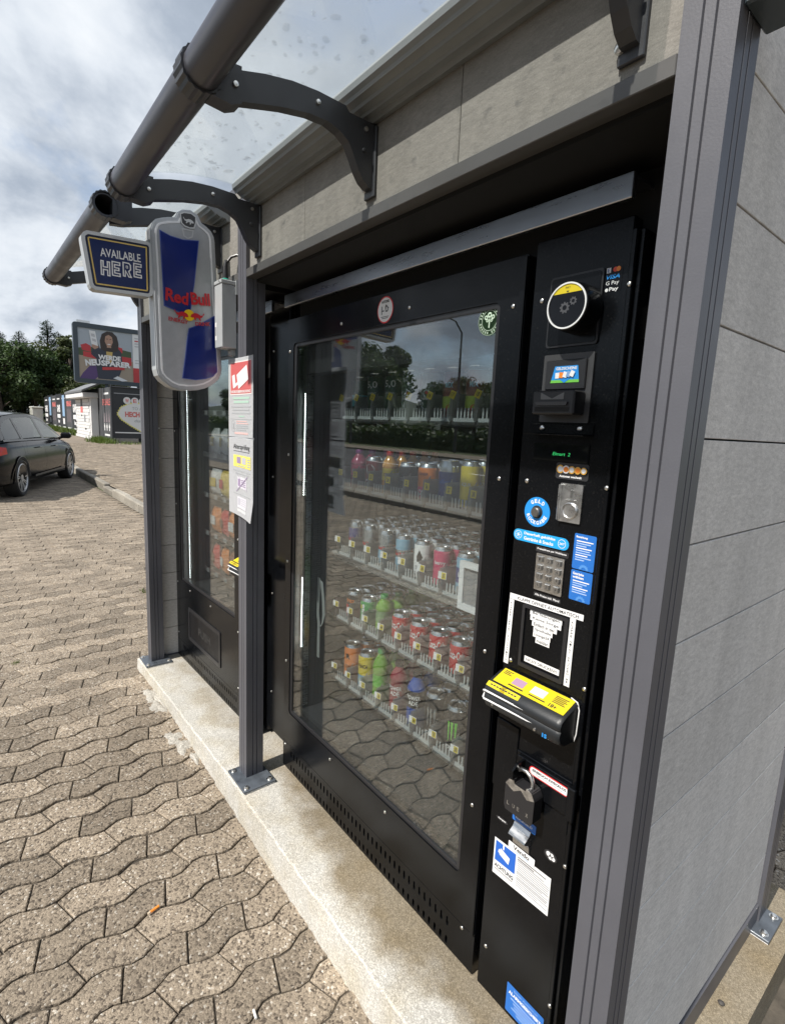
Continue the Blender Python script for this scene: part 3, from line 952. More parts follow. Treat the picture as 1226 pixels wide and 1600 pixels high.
    for i in range(nd):
        x = rr.uniform(x0 + .03, x1 - .03); y = rr.uniform(ty + .06, 0.68)
        w = rr.choice([.002, .003, .003, .004, .004, .005, .006, .008])
        lobes = [(0, 0, 1)] + [(rr.uniform(-2, 2), rr.uniform(-1.6, 1.6), rr.uniform(.5, .9)) for _ in range(rr.choice([0, 0, 1, 2]) if w > .003 else 0)]
        for lx, ly, ls in lobes:
            cx_, cy_, r_ = x + lx * w, y + ly * w, w * ls
            zb = zc(cy_) + 0.0041
            seg = 9
            ph = rr.uniform(0, 6)
            rim = []
            for lev, (rs, h) in enumerate(((1.0, 0), (.85, .32), (.5, .5))):
                for q in range(seg):
                    t_ = 2 * PI * q / seg
                    f_ = 1 + .25 * math.sin(2 * t_ + ph)
                    rim.append((cx_ + r_ * rs * f_ * math.cos(t_) * 1.25, cy_ + r_ * rs * f_ * math.sin(t_), zb + r_ * h * .36))
            g.add(rim + [(cx_, cy_, zb + r_ * .2)], [(l * seg + q, l * seg + (q + 1) % seg, (l + 1) * seg + (q + 1) % seg, (l + 1) * seg + q) for l in range(2) for q in range(seg)] + [(2 * seg + q, 2 * seg + (q + 1) % seg, 3 * seg) for q in range(seg)] + [tuple(range(seg - 1, -1, -1))])
    d = obj('rain_drops', g, m_drop, pane)
    d['kind'] = 'stuff'
    return root
canopy(-1.715, -0.40, (-1.70, -1.085, -0.455), 0.0, 'clear rain-spotted door canopy with dark front tube over the near machine', 190, 3)
c2 = canopy(-3.10, -1.935, (-3.08, -2.025), 0.012, 'clear door canopy with open tube end over the far machine', 60, 4, 0.075)
c2.rotation_euler.z = 0.014
# ================================================================== NEAR VENDING MACHINE
D = 0.927
FD = front(D)
m_glass = thin_glass('door_glass', (0.90, 0.93, 0.93), 2.3, 0.0, 0.055, (0.66, 0.72, 0.74))
m_inner = mat('cabinet_lining', (0.045, 0.045, 0.047), 0.5, var=0.1, vscale=10)
m_clear = thin_glass('clear_plastic', (0.80, 0.82, 0.82), 2.0, 0.08, 0.34, (0.9, 0.9, 0.9))
m_traywire = mat('tray_grey', (0.30, 0.31, 0.31), 0.4, var=0.1, vscale=20)
m_led = mat('led_dot', (0.9, 0.9, 0.9), 0.4, emit=(0.93, 1.0, 0.97), estr=9.0)
m_ledstrip = mat('led_tape', (0.10, 0.11, 0.10), 0.5)
m_alu = mat('brushed_aluminium', (0.55, 0.56, 0.57), 0.3, metal=1.0, rvar=0.1, vscale=30, stretch=(1, 1, 8))

def door_ring(root, x0, x1, z0, z1, gx0, gx1, gz0, gz1, r=0.012, depth=0.05):
    outer = rrect(x0, z0, x1, z1, 0.004, 3)
    inner = rrect(gx0, gz0, gx1, gz1, r, 3)
    g = MB()
    g.ring(outer, inner, FD, 0.0)
    g.wall(outer, FD, -depth, 0.0)
    g.wall(inner, FD, -0.03, 0.0)
    fr_ = obj('door_frame', g, m_black, root)
    i2 = rrect(gx0 + 0.016, gz0 + 0.012, gx1 - 0.012, gz1 - 0.012, max(0.003, r - 0.01), 3)
    g = MB(); g.ring(inner, i2, FD, -0.004); g.wall(i2, FD, -0.03, -0.004)
    obj('gasket', g, m_plastic, fr_)
    g = MB()
    g.slab(rrect(gx0 + 0.004, gz0 + 0.004, gx1 - 0.004, gz1 - 0.004, r, 3), FD, -0.012, -0.008)
    gl = obj('glass_pane', g, m_glass, fr_)
    return fr_, gl
def liner(root, x0, x1, y0, y1, z0, z1, t=0.02):
    g = MB()
    g.box(x0 - t, x0, y0, y1 + t, z0 - t, z1 + t); g.box(x1, x1 + t, y0, y1 + t, z0 - t, z1 + t)
    g.box(x0, x1, y1, y1 + t, z0 - t, z1 + t); g.box(x0, x1, y0, y1, z0 - t, z0); g.box(x0, x1, y0, y1, z1, z1 + t)
    return obj('cabinet_interior', g, m_inner, root)
def vent_panel(root, x0, x1, z0, z1, sx0, sx1, rows, n, w):
    g = MB()
    zs = [z0]
    for a, b in rows: zs += [a, b]
    zs.append(z1)
    for i in range(len(zs) - 1):
        a, b = zs[i], zs[i + 1]
        if i % 2 == 0:
            g.poly(rect(x0, a, x1, b), FD)
        else:
            e = x0
            for k in range(n):
                c_ = sx0 + (sx1 - sx0) * k / (n - 1)
                g.poly(rect(e, a, c_ - w, b), FD)
                loop = rect(c_ - w, a, c_ + w, b)
                hole = rrect(c_ - w, a, c_ + w, b, w * .98, 2)
                lp = []
                # fill the corners between the rectangle and the rounded slot
                for q in range(4):
                    cor = [(c_ + w, b), (c_ - w, b), (c_ - w, a), (c_ + w, a)][q]
                    seg = hole[q * 3:(q + 1) * 3]
                    g.add([FD(*cor)] + [FD(*p) for p in seg], [(0, 1, 2), (0, 2, 3)])
                g.wall(hole, FD, -0.006, 0)
                e = c_ + w
            g.poly(rect(e, a, x1, b), FD)
    g.wall(rect(x0, z0, x1, z1), FD, -0.03, 0)
    v = obj('vent_grille', g, m_black, root)
    g = MB(); g.poly(rect(x0, z0, x1, z1), FD, -0.028)
    obj('vent_backing', g, m_void, v)
    return v
def led_strip(root, x, y, z0, z1, n):
    g = MB(); g.box(x - 0.003, x + 0.003, y, y + 0.002, z0, z1)
    s_ = obj('led_strip', g, m_ledstrip, root)
    g = MB()
    for i in range(n):
        z = z0 + (z1 - z0) * (i + .5) / n
        g.box(x - 0.0020, x + 0.0020, y - 0.0015, y - 0.0002, z - 0.0016, z + 0.0016)
    obj('led_row', g, m_led, s_)

vm = thing('vending_machine', 'black glass-front drinks machine, nearest to the viewer, shelves of cans inside', 'vending machine', (-1.25, 0.93, 0.12))
# cabinet body
g = MB()
g.box(-1.782, -1.745, 0.978, 1.70, 0.14, 1.90); g.box(-0.735, -0.492, 0.976, 1.70, 0.14, 1.90)
g.box(-1.745, -0.735, 1.64, 1.70, 0.14, 1.90); g.box(-1.745, -0.735, 0.978, 1.64, 0.14, 0.36); g.box(-1.745, -0.735, 0.978, 1.64, 1.84, 1.90)
obj('cabinet', g, m_blackmatte, vm)
liner(vm, -1.722, -0.758, 0.975, 1.60, 0.385, 1.815)
dfr, _ = door_ring(vm, -1.785, -0.729, 0.238, 1.888, -1.742, -0.797, 0.372, 1.804, 0.014)
vent_panel(vm, -1.785, -0.729, 0.125, 0.2365, -1.715, -0.825, ((0.133, 0.157), (0.189, 0.217)), 40, 0.0042)
for x, z in ((-.761, 1.789), (-1.106, 1.836), (-1.432, 1.834), (-1.768, 1.777), (-1.768, 1.405), (-1.768, .994), (-.763, 1.418), (-1.768, .586), (-1.768, .223), (-1.430, .344), (-1.110, .345), (-.769, .591), (-.766, 1.003), (-.772, .228)):
    screw(dfr, x, z)
led_strip(vm, -1.712, 0.962, 1.255, 1.632, 46)
led_strip(vm, -1.712, 0.962, 0.655, 0.94, 36)
led_strip(vm, -0.768, 0.972, 0.45, 1.79, 150)  # unseen right-hand strip behind the frame, added to light the can fronts
g = MB(); g.box(-1.7185, -1.7165, 0.976, 0.990, 0.40, 1.80); g.box(-1.7185, -1.7155, 0.992, 0.997, 0.40, 1.80)
obj('interior_rail', g, m_alu, vm)
# comb of fine ridges down the inner left wall
g = MB()
for i in range(110):
    z = 0.68 + i * 0.0088
    g.box(-1.7215, -1.7165, 1.0, 1.05, z, z + 0.003)
o = obj('ridged_liner', g, m_inner, vm); o['kind'] = 'stuff'
# slender hinge-side trim on the door
g = MB(); g.cbox(-0.7435, -0.7305, D - 0.006, D - 0.0002, 0.24, 1.885, 0.0015)
obj('door_edge_trim', g, m_black, dfr)

# ---------------- control column
col = MB(); col.cbox(-0.711, -0.5075, D, D + 0.03, 0.124, 1.905, 0.002)
colm = obj('control_column', col, m_black, vm)
g = MB(); g.cbox(-0.5065, -0.498, D - 0.006, D + 0.04, 0.124, 1.88, 0.0012); g.cbox(-0.4965, -0.4885, D + 0.004, D + 0.06, 0.124, 1.88, 0.0012)
obj('column_rail', g, m_black, vm)
for z in (1.788, 1.427, 1.024, .622, .270): screw(vm, -0.502, z, D - 0.006, 0.0048)
for x, z in ((-.688, 1.789), (-.687, 1.421), (-.6895, 1.0105), (-.691, .2465)): screw(vm, x, z)

def sticker(name, mb, mats, root=None):
    return obj(name, mb, mats, root or vm)
E0 = 0.0006      # vinyl lifts off the panel by this much
T1 = 0.0004      # each printed layer
# payment reader
g = MB()
g.slab(rrect(-.667, 1.693, -.554, 1.827, .006), FD, 0, .004)
rd = obj('card_reader', g, m_plastic, vm)
g = MB()
g.slab(rrect(-.663, 1.697, -.558, 1.823, .005), FD, .004, .0055); obj('reader_cover', g, m_black, rd)
g = MB(); rc = (-.5935, D, 1.757)
g.lathe([(.045, .0055), (.045, .030), (.043, .050), (.0405, .0525)], rc, 36, '-y')
obj('reader_head', g, m_black, rd, smooth=True)
g = MB(); g.poly(disc(rc[0], rc[2], .0405, 36), FD, .0526)
obj('reader_lens', g, mat('lens_black', (0.003, 0.003, 0.004), 0.06, spec=0.4), rd)
g = MB(); g.lathe([(.0412, .0525), (.0412, .0545), (.0384, .0545), (.0384, .0525)], rc, 40, '-y')
obj('white_ring', g, m_white, rd, smooth=True)
g = MB()
yl = [(.0384 * math.cos(math.radians(a)), .0384 * math.sin(math.radians(a))) for a in range(36, 147, 6)]
g.poly([(rc[0] + a, rc[2] + b) for a, b in yl], FD, .0529, 0)
g.text('PAY', FD, rc[0] - .005, rc[2] + .030, .010, .004, .0532, 1)
g.poly([(rc[0] - .003, rc[2] + .0262), (rc[0], rc[2] + .0232), (rc[0] + .003, rc[2] + .0262)], FD, .0532, 1)
obj('yellow_segment', g, [m_yellow, m_ink], rd)
m_icon = mat('dim_icon', (0.055, 0.055, 0.06), 0.4, emit=(0.5, 0.5, 0.52), estr=0.02)
g = MB()
def gear(cx_, cz_, r, nt, n):
    pts = []
    for i in range(nt):
        for k, rr in ((0, .78), (.2, 1), (.5, 1), (.7, .78)):
            t_ = 2 * PI * (i + k) / nt
            pts.append((cx_ + r * rr * math.cos(t_), cz_ + r * rr * math.sin(t_)))
    inn = []
    for i in range(len(pts)):
        t_ = math.atan2(pts[i][1] - cz_, pts[i][0] - cx_)
        inn.append((cx_ + r * .42 * math.cos(t_), cz_ + r * .42 * math.sin(t_)))
    g.ring(pts, inn, FD, n)
gear(rc[0] - .004, rc[2] - .003, .0105, 9, .0529); gear(rc[0] + .013, rc[2] + .007, .0075, 8, .0529)
obj('screen_icon', g, m_icon, rd)
# pay marks
m_redmark = mat('mark_red', (0.7, 0.05, 0.02), 0.4); m_navy = mat('navy_print', (0.02, 0.045, 0.26), 0.4)
g = MB()
g.poly(rrect(-.552, 1.782, -.520, 1.8265, .003), FD, E0, 0)
g.poly(rect(-.5505, 1.8155, -.5425, 1.8245), FD, E0 + T1, 1); g.text('E', FD, -.5485, 1.817, .004, .006, E0 + 2 * T1, 2)
g.poly(disc(-.534, 1.820, .0044, 14), FD, E0 + T1, 3); g.poly(disc(-.528, 1.820, .0044, 14), FD, E0 + 2 * T1, 4)
g.text('VISA', FD, -.550, 1.8045, .0255, .0075, E0 + T1, 5, shear=.25, bold=.02)
g.text('G Pay', FD, -.550, 1.7925, .025, .0085, E0 + T1, 1)
g.poly(disc(-.5475, 1.786, .0032, 12), FD, E0 + T1, 1); g.text('Pay', FD, -.5425, 1.7815, .0175, .0085, E0 + T1, 1, bold=.02)
sticker('payment_marks', g, [m_black, m_white, m_navy, m_redmark, m_orange, m_lblue])
# banknote reader
g = MB(); g.slab(rrect(-.667, 1.546, -.556, 1.679, .003), FD, 0, .004)
bn = obj('banknote_reader', g, m_darkgrey, vm)
g = MB(); g.cbox(-.658, -.568, D - .009, D - .004, 1.610, 1.667, .0015); obj('upper_bezel', g, m_plastic, bn)
g = MB(); FB = front(D - .009)
g.poly([(-.636, 1.655), (-.585, 1.655), (-.580, 1.623), (-.644, 1.623)], FB, E0, 0)
g.poly([(-.6425, 1.6285), (-.5808, 1.6285), (-.580, 1.623), (-.644, 1.623)], FB, E0 + T1, 1)
g.poly([(-.622, 1.629), (-.602, 1.629), (-.612, 1.6225)], FB, E0 + 2 * T1, 0)
g.text('GELDSCHEINE', FB, -.633, 1.6475, .046, .0055, E0 + T1, 2, bold=.03)
for i, (a, r_, mi) in enumerate(((-.632, .3, 2), (-.623, .12, 3), (-.614, 0, 2), (-.606, -.05, 4), (-.598, -.15, 2))):
    c_, s_ = math.cos(r_ - .25), math.sin(r_ - .25)
    pts = [(a + .003 + u * c_ - v * s_, 1.637 + u * s_ + v * c_ + i * .0006) for u, v in rect(-.0045, -.0055, .0045, .0055)]
    g.poly(pts, FB, E0 + T1 * (2 + i), mi)
sticker('banknote_sticker', g, [m_lblue, m_green, m_white, m_orange, mat('note_blue', (.2, .35, .6), .5)], bn)
g = MB(); g.cbox(-.660, -.566, D - .042, D - .004, 1.560, 1.606, .003)
mo = obj('note_mouth', g, m_plastic, bn)
g = MB()
g.slab([(-.648, 1.577), (-.580, 1.577), (-.578, 1.584), (-.650, 1.584)], front(D - .042), 0, .004, 0)
g.poly(rect(-.652, 1.5655, -.575, 1.574), front(D - .042), .0006, 1)
g.poly([(-.640, 1.602), (-.614, 1.590), (-.588, 1.602), (-.588, 1.5885), (-.640, 1.5885)], front(D - .042), .0006, 2)
obj('note_slot', g, [m_darkgrey, m_void, mat('mouth_grey', (0.12, 0.12, 0.12), 0.4)], mo)
# little rain hood bracket
g = MB(); g.cbox(-.681, -.543, D - .003, D, 1.523, 1.543, .0008); g.cbox(-.681, -.543, D - .036, D - .0005, 1.5205, 1.5228, .0006)
hd = obj('rain_hood', g, m_black, vm)
screw(hd, -.6575, 1.534, D - .003, .0062, h=.004); screw(hd, -.5715, 1.5345, D - .003, .0062, h=.004)
# display
g = MB(); g.slab(rect(-.676, 1.467, -.548, 1.505), FD, 0, .002); ds = obj('display', g, m_black, vm)
m_dispg = mat('display_screen', (0.006, 0.006, 0.008), 0.05, spec=0.8); m_dispt = mat('display_digits', (0.0, 0.05, 0.01), 0.4, emit=(0.05, 0.75, 0.2), estr=0.55)
g = MB(); g.poly(rect(-.674, 1.469, -.550, 1.503), FD, .0024, 0); g.text('Elmart  2', FD, -.628, 1.480, .040, .0065, .0028, 1, shear=.15)
obj('display_screen', g, [m_dispg, m_dispt], ds)
# coins sticker
g = MB(); g.poly(rrect(-.618, 1.434, -.545, 1.4665, .005), FD, E0, 0)
for i in range(5):
    cx_ = -.608 + i * .0135
    g.poly(disc(cx_, 1.4535, .0085 - .0004 * i, 16), FD, E0 + T1 * (2 * i + 1), 1 if i != 1 else 3)
    g.poly(disc(cx_, 1.4535, .0058 - .0003 * i, 16), FD, E0 + T1 * (2 * i + 2), 2 if i % 2 else 3)
g.text('Automat wechselt', FD, -.609, 1.4375, .050, .0045, E0 + T1, 3, bold=.03)
sticker('coin_sticker', g, [m_ink, m_gold, m_orange, m_white])
# coin slot
g = MB(); g.slab(rrect(-.601, 1.349, -.551, 1.4265, .002), FD, 0, .005)
cs = obj('coin_slot', g, m_steel, vm)
g = MB(); g.lathe([(.0165, .005), (.0165, .008), (.0148, .009), (.0148, .0062), (.0001, .0062)], (-.5745, D, 1.373), 28, '-y'); obj('coin_dish', g, m_steel, cs, smooth=True)
g = MB(); g.cbox(-.5755, -.5735, D - .010, D - .0055, 1.398, 1.415, .0005); g.cbox(-.585, -.564, D - .0075, D - .0052, 1.3925, 1.3955, .0005); g.cbox(-.600, -.5965, D - .014, D - .0052, 1.352, 1.424, .001)
obj('slot_rib', g, m_steel, cs)
# round money-return sticker + button
g = MB(); gc = (-.6545, 1.358)
g.poly(disc(*gc, .0318, 36), FD, E0, 0)
g.poly(disc(*gc, .0140, 24), FD, E0 + T1, 2)
def arc_text(txt, r, a0, a1, h, mi, flip=False):
    n_ = len(txt)
    for i, ch in enumerate(txt):
        a = math.radians(a0 + (a1 - a0) * i / (n_ - 1))
        rot = a - PI / 2 if not flip else a + PI / 2
        w_ = h * .78
        ux, uy = math.cos(rot), math.sin(rot)
        cu_, cv_ = gc[0] + r * math.cos(a), gc[1] + r * math.sin(a)
        g.text(ch, FD, cu_ - ux * w_ / 2 + uy * h / 2, cv_ - uy * w_ / 2 - ux * h / 2, w_, h, E0 + T1, mi, bold=.04, rot=rot)
arc_text('GELD', .0235, 125, 55, .0082, 1)
arc_text('RÜCKGABE', .0230, 205, 335, .0082, 1, True)
rs = sticker('round_return_sticker', g, [m_lblue, m_white, m_ink])
g = MB(); g.lathe([(.0105, 0), (.0105, .008), (.0085, .010), (.0001, .010)], (gc[0], D, gc[1]), 20, '-y'); obj('return_button', g, mat('button_metal', (.22, .21, .2), .3, metal=.8), vm, smooth=True)
# long pill sticker
g = MB(); g.poly(rrect(-.710, 1.2895, -.572, 1.3145, .0122, 5), FD, E0, 0)
for c_ in (-.697, -.588):
    g.ring(disc(c_, 1.302, .0092, 20), disc(c_, 1.302, .0082, 20), FD, E0 + T1, 1)
for i in range(3):
    t_ = i * PI / 3
    g.poly([(-.697 + math.cos(t_) * .006 + math.sin(t_) * .0006, 1.302 + math.sin(t_) * .006 - math.cos(t_) * .0006), (-.697 + math.cos(t_) * .006 - math.sin(t_) * .0006, 1.302 + math.sin(t_) * .006 + math.cos(t_) * .0006),
            (-.697 - math.cos(t_) * .006 - math.sin(t_) * .0006, 1.302 - math.sin(t_) * .006 + math.cos(t_) * .0006), (-.697 - math.cos(t_) * .006 + math.sin(t_) * .0006, 1.302 - math.sin(t_) * .006 - math.cos(t_) * .0006)], FD, E0 + T1 * (1 + i * .3), 1)
g.text('24/7', FD, -.594, 1.2995, .012, .005, E0 + T1, 1, bold=.03)
g.text('Dauerhaft gekühlte', FD, -.682, 1.3035, .078, .0075, E0 + T1, 1, bold=.03)
g.text('Getränke & Snacks', FD, -.682, 1.2935, .074, .0075, E0 + T1, 1, bold=.03)
sticker('pill_sticker', g, [mat('sky_blue_vinyl', (0.02, 0.34, 0.72), 0.35), m_white])
# two blue instruction stickers
for z0, z1, ti, lines in ((1.259, 1.3305, ['Bezahlung'], 9), (1.1945, 1.2565, ['Getränke', 'wählen'], 7)):
    g = MB(); g.poly(rrect(-.561, z0, -.514, z1, .003), FD, E0, 0)
    z = z1 - .0095
    for tl in ti:
        g.text(tl, FD, -.557, z, .0245, .0052, E0 + T1, 1, bold=.04); z -= .0070
    for i in range(lines - (len(ti) - 1)):
        w_ = (.036, .031, .022, .034, .03, .033, .026, .034, .02)[i]
        g.poly(rect(-.5555, z + .0008, -.5555 + w_, z + .0030), FD, E0 + T1, 2 if i % 3 else 1); z -= .0047
    cx_, cz_ = -.535, z0 + .001
    tooth = []
    for i in range(15):
        t_ = PI * i / 14
        r_ = .0115 if i % 2 else .0090
        tooth.append((cx_ + r_ * math.cos(t_), cz_ + r_ * math.sin(t_)))
    inn = [(cx_ + .005 * math.cos(PI * i / 14), cz_ + .005 * math.sin(PI * i / 14)) for i in range(15)]
    g.add([FD(u, v, E0 + T1) for u, v in tooth + inn], [(i, i + 1, 16 + i, 15 + i) for i in range(14)], 3)
    sticker('instruction_sticker', g, [mat('royal_blue_vinyl', (0.02, 0.145, 0.50), 0.35), m_white, mat('pale_blue_ink', (.35, .5, .78), .5), mat('mid_blue_ink', (.08, .26, .62), .4)])
# keypad and its captions
g = MB(); g.poly(rrect(-.649, 1.2745, -.570, 1.2865, .003), FD, E0, 0); g.text('Preisabfrage per Wahltaste', FD, -.645, 1.2785, .070, .0052, E0 + T1, 1, bold=.02)
sticker('caption_sticker', g, [m_ink, m_white])
g = MB(); g.poly(rrect(-.645, 1.1765, -.578, 1.1865, .003), FD, E0, 0); g.text('Alle Preise inkl. Pfand', FD, -.6415, 1.1795, .060, .0045, E0 + T1, 1, bold=.02)
sticker('caption_sticker', g, [m_ink, m_white])
g = MB(); g.slab(rrect(-.6445, 1.1925, -.5770, 1.2720, .002), FD, 0, .003)
kp = obj('keypad', g, m_steel, vm)
m_key = mat('key_metal', (0.50, 0.50, 0.49), 0.35, metal=1.0, var=0.1, vscale=60)
for r_ in range(4):
    for c_ in range(3):
        kx, kz = -.6330 + c_ * .0222, 1.2610 - r_ * .0186
        g = MB(); g.cbox(kx - .0066, kx + .0066, D - .0072, D - .003, kz - .0066, kz + .0066, .0016)
        g.text('123456789*0#'[r_ * 3 + c_], FD, kx - .0017, kz - .003, .0034, .006, .0074, 1)
        obj('key', g, [m_key, m_ink], kp)
# white letter tapes round the flap
def tape(pts, txt, vert=False, tsz=None):
    g = MB(); g.poly(pts, FD, E0 + .0045 * 0, 0)
    (x0, z0), (x1, z1), (x2, z2), (x3, z3) = pts
    return g
m_tape = mat('white_label_tape', (0.80, 0.80, 0.80), 0.4, var=0.04, vscale=60)
g = MB(); g.poly([(-.7055, 1.1535), (-.5235, 1.1575), (-.5235, 1.1705), (-.7055, 1.1665)], FD, .0012, 0)
g.text('KLAPPE ÖFFNET AUTOMATISCH', FD, -.684, 1.1565, .150, .0085, .0016, 1, bold=.005, rot=.022); sticker('label_tape', g, [m_tape, m_ink])
def vtape(x0, x1, z0, z1, txt, lean=0.0):
    g = MB(); g.poly([(x0 - lean, z0), (x1 - lean, z0), (x1, z1), (x0, z1)], FD, .0006, 0)
    n_ = len(txt); st = (z1 - z0 - .012) / n_
    for i, ch in enumerate(txt):
        if ch == ' ': continue
        z = z1 - .006 - (i + .85) * st
        xx = (x0 + x1) / 2 - .0022 - lean * (z1 - z) / (z1 - z0)
        g.text(ch, FD, xx, z, .0044, st * .72, .001, 1)
    sticker('label_tape', g, [m_tape, m_ink])
vtape(-.7062, -.6935, .999, 1.1525, 'KLAPPE ÖFFNET AUTOMATISCH', .003)
vtape(-.5525, -.5395, 1.0095, 1.1565, 'KLAPPE NICHT DRÜCKEN !!')
# delivery window frame and flap
g = MB()
o_, i_ = rrect(-.667, 1.010, -.5545, 1.1525, .003), rrect(-.660, 1.018, -.5615, 1.146, .002)
g.ring(o_, i_, FD, .005); g.wall(o_, FD, 0, .005); g.wall(i_, FD, 0.0006, .005)
obj('flap_frame', g, m_plastic, vm)
g = MB(); g.poly(rect(-.660, 1.018, -.5615, 1.146), FD, .001); fl = obj('flap', g, m_black, vm)
FF = front(D - .0012)
for (a, b, z1, z0, tx) in ((-.648, -.569, 1.1445, 1.1335, 'Bei Störungen'), (-.6465, -.570, 1.1330, 1.1220, 'Keine Sorge'), (-.641, -.579, 1.1215, 1.1105, 'Einfach in der'), (-.636, -.5885, 1.1100, 1.0990, 'Spielhalle'), (-.636, -.5925, 1.0985, 1.0875, 'Lounge24'), (-.6285, -.5935, 1.0870, 1.0755, 'melden')):
    g = MB(); g.poly(rect(a, z0, b, z1), FF, .0006, 0); wid = (b - a) * .84
    g.text(tx, FF, a + (b - a - wid) / 2, z0 + .0022, wid, .0072, .001, 1, bold=.005); sticker('label_strip', g, [m_tape, m_ink], fl)
g = MB(); g.poly([(-.6525, 1.024), (-.5645, 1.0245), (-.5645, 1.0375), (-.6525, 1.037)], FF, .0006, 0); g.text('NICHT DRÜCKEN!!!', FF, -.648, 1.027, .079, .0078, .001, 1, bold=.005); sticker('label_strip', g, [m_tape, m_ink], fl)

# ---------------- identity-check terminal
m_term = mat('terminal_plastic', (0.014, 0.016, 0.018), 0.42, bump=0.08, bscale=350, rvar=0.05, vscale=30)
def terminal(root, dx, dz):
    x0, x1 = -.706 + dx, -.511 + dx
    zt = .984 + dz
    # profile in (y, z): sloped top, rounded nose, sloped underside
    prof = [(D, zt + .004), (D - .012, zt + .004), (D - .052, zt - .012), (D - .064, zt - .020), (D - .068, zt - .030), (D - .067, zt - .036),
            (D - .064, zt - .040), (D - .067, zt - .044), (D - .068, zt - .055), (D - .062, zt - .068), (D - .045, zt - .078), (D, zt - .082)]
    k = len(prof)
    g = MB()
    def sec(x, s):
        c_ = (D - .03, zt - .04)
        return [(x, min(D, c_[0] + (a - c_[0]) * (s if a < D - .001 else 1)), c_[1] + (b - c_[1]) * s) for a, b in prof]
    secs = [sec(x0, .90), sec(x0 + .004, .975), sec(x0 + .010, 1), sec(x1 - .010, 1), sec(x1 - .004, .975), sec(x1, .90)]
    vs_ = sum(secs, [])
    fs = [(r_ * k + i, r_ * k + i + 1, (r_ + 1) * k + i + 1, (r_ + 1) * k + i) for r_ in range(5) for i in range(k - 1)]
    fs += [tuple(range(k)), tuple(range(6 * k - 1, 5 * k - 1, -1))]
    g.add(vs_, fs)
    tm = obj('identity_terminal', g, m_term, root, smooth=True)
    def top(u, v, n=0.0):     # v runs from the wall (0) to the nose (1) on the sloped top
        y = D - .012 - .040 * v
        z = zt + .004 - .016 * v
        return (u, y - n * .37, z + n * .93)
    g = MB()
    g.poly([(x0 + .010, -.12), (x1 - .006, -.12), (x1 - .006, .93), (x0 + .010, .93)], top, .0012, 0)
    g.poly(rect(x0 + .050, .15, x0 + .080, .62), top, .0016, 1); g.poly(rect(x0 + .098, .12, x0 + .132, .60), top, .0016, 2)
    for i in range(5): g.poly(rect(x0 + .150, .05 + i * .1, x0 + .180 - .004 * (i % 2), .10 + i * .1), top, .0016, 3)
    for i in range(3): g.poly(rect(x0 + .016, -.02 + i * .1, x0 + .038 - .006 * (i % 2), .03 + i * .1), top, .0016, 3)
    g.poly(rect(x0 + .046, .70, x0 + .085, .78), top, .0016, 3); g.poly(rect(x0 + .10, .70, x0 + .14, .77), top, .0016, 3)
    g.text('18+', top, x0 + .150, .62, .018, .22, .0016, 3, bold=.03)
    obj('yellow_label', g, [m_yellow, mat('id_card_print', (.35, .22, .33), .5), mat('licence_print', (.55, .62, .58), .5), m_ink], tm)
    def nose(u, v, n=0.0):
        y = D - .052 - .013 * v
        z = zt - .012 - .010 * v
        return (u, y - n * .6, z + n * .8)
    g = MB(); g.slab(rrect(x0 + .003, .1, x0 + .090, .9, .05), nose, 0, .0012)
    for i in range(9): g.poly(rect(x0 + .012 + i * .008, .38, x0 + .018 + i * .008, .58), nose, .0015, 1)
    obj('slot_label', g, [m_yellow, m_ink], tm)
    g = MB()
    zc_ = zt - .040
    g.tube([(x0 + .150, D - .0645, zt - .031), (x0 + .004, D - .0690, zt - .031), (x0 - .001, D - .066, zt - .034), (x0 - .002, D - .060, zt - .042), (x0 - .001, D - .066, zt - .050), (x0 + .004, D - .0690, zt - .051), (x0 + .150, D - .0650, zt - .049)], .0021, 6)
    g.tube([(x1 - .020, D - .002, zt + .007), (x1 - .004, D - .004, zt + .004), (x1 + .0035, D - .008, zt - .008), (x1 + .0035, D - .010, zt - .060), (x1 - .001, D - .008, zt - .078)], .0013, 6)
    obj('white_cord', g, m_white, tm, smooth=True)
    g = MB(); FN = front(D - .068)
    g.text('i', FN, x1 - .037, zt - .064, .003, .009, .0006, 0, bold=.05); g.text('S', FN, x1 - .032, zt - .064, .006, .009, .0006, 0, bold=.05)
    obj('logo', g, m_lblue, tm)
    screw(tm, x1 - .055, zt - .058, D - .0672, .0035); screw(tm, x0 + .028, zt - .056, D - .0672, .003)
    return tm
terminal(vm, 0, 0)

# ---------------- cover plate, hasp, return tray
g = MB(); g.cbox(-.711, -.648, D - .004, D - .0002, .69, .862, .0012); g.cbox(-.6478, -.508, D - .004, D - .0002, .69, .812, .0012)
obj('cover_plate', g, m_black, vm)
g = MB(); g.cbox(-.640, -.499, D - .013, D - .0045, .738, .808, .0015); g.cbox(-.508, -.489, D - .022, D - .0132, .738, .812, .002)
hs = obj('hasp', g, m_black, vm)
g = MB(); g.slab([(D - .055, .775), (D - .013, .775), (D - .013, .808), (D - .04, .806), (D - .055, .795)], lambda u, v, n=0: (-.6225 + n, u, v), 0, .005)
obj('hasp_staple', g, m_black, hs)
FH = front(D - .013)
g = MB()
o_ = rrect(-.606, .7815, -.505, .8035, .0108, 4); i_ = rrect(-.6035, .784, -.5075, .801, .0083, 4)
g.poly(o_, FH, E0, 0); g.poly(i_, FH, E0 + T1, 1)
g.text('EINBRUCH ZWECKLOS', FH, -.597, .7925, .083, .0058, E0 + 2 * T1, 2, bold=.03); g.text('Tägliche Kassenleerung', FH, -.589, .7865, .066, .0042, E0 + 2 * T1, 3)
sticker('warning_sticker', g, [m_red, m_white, m_ink, m_greyink], hs)
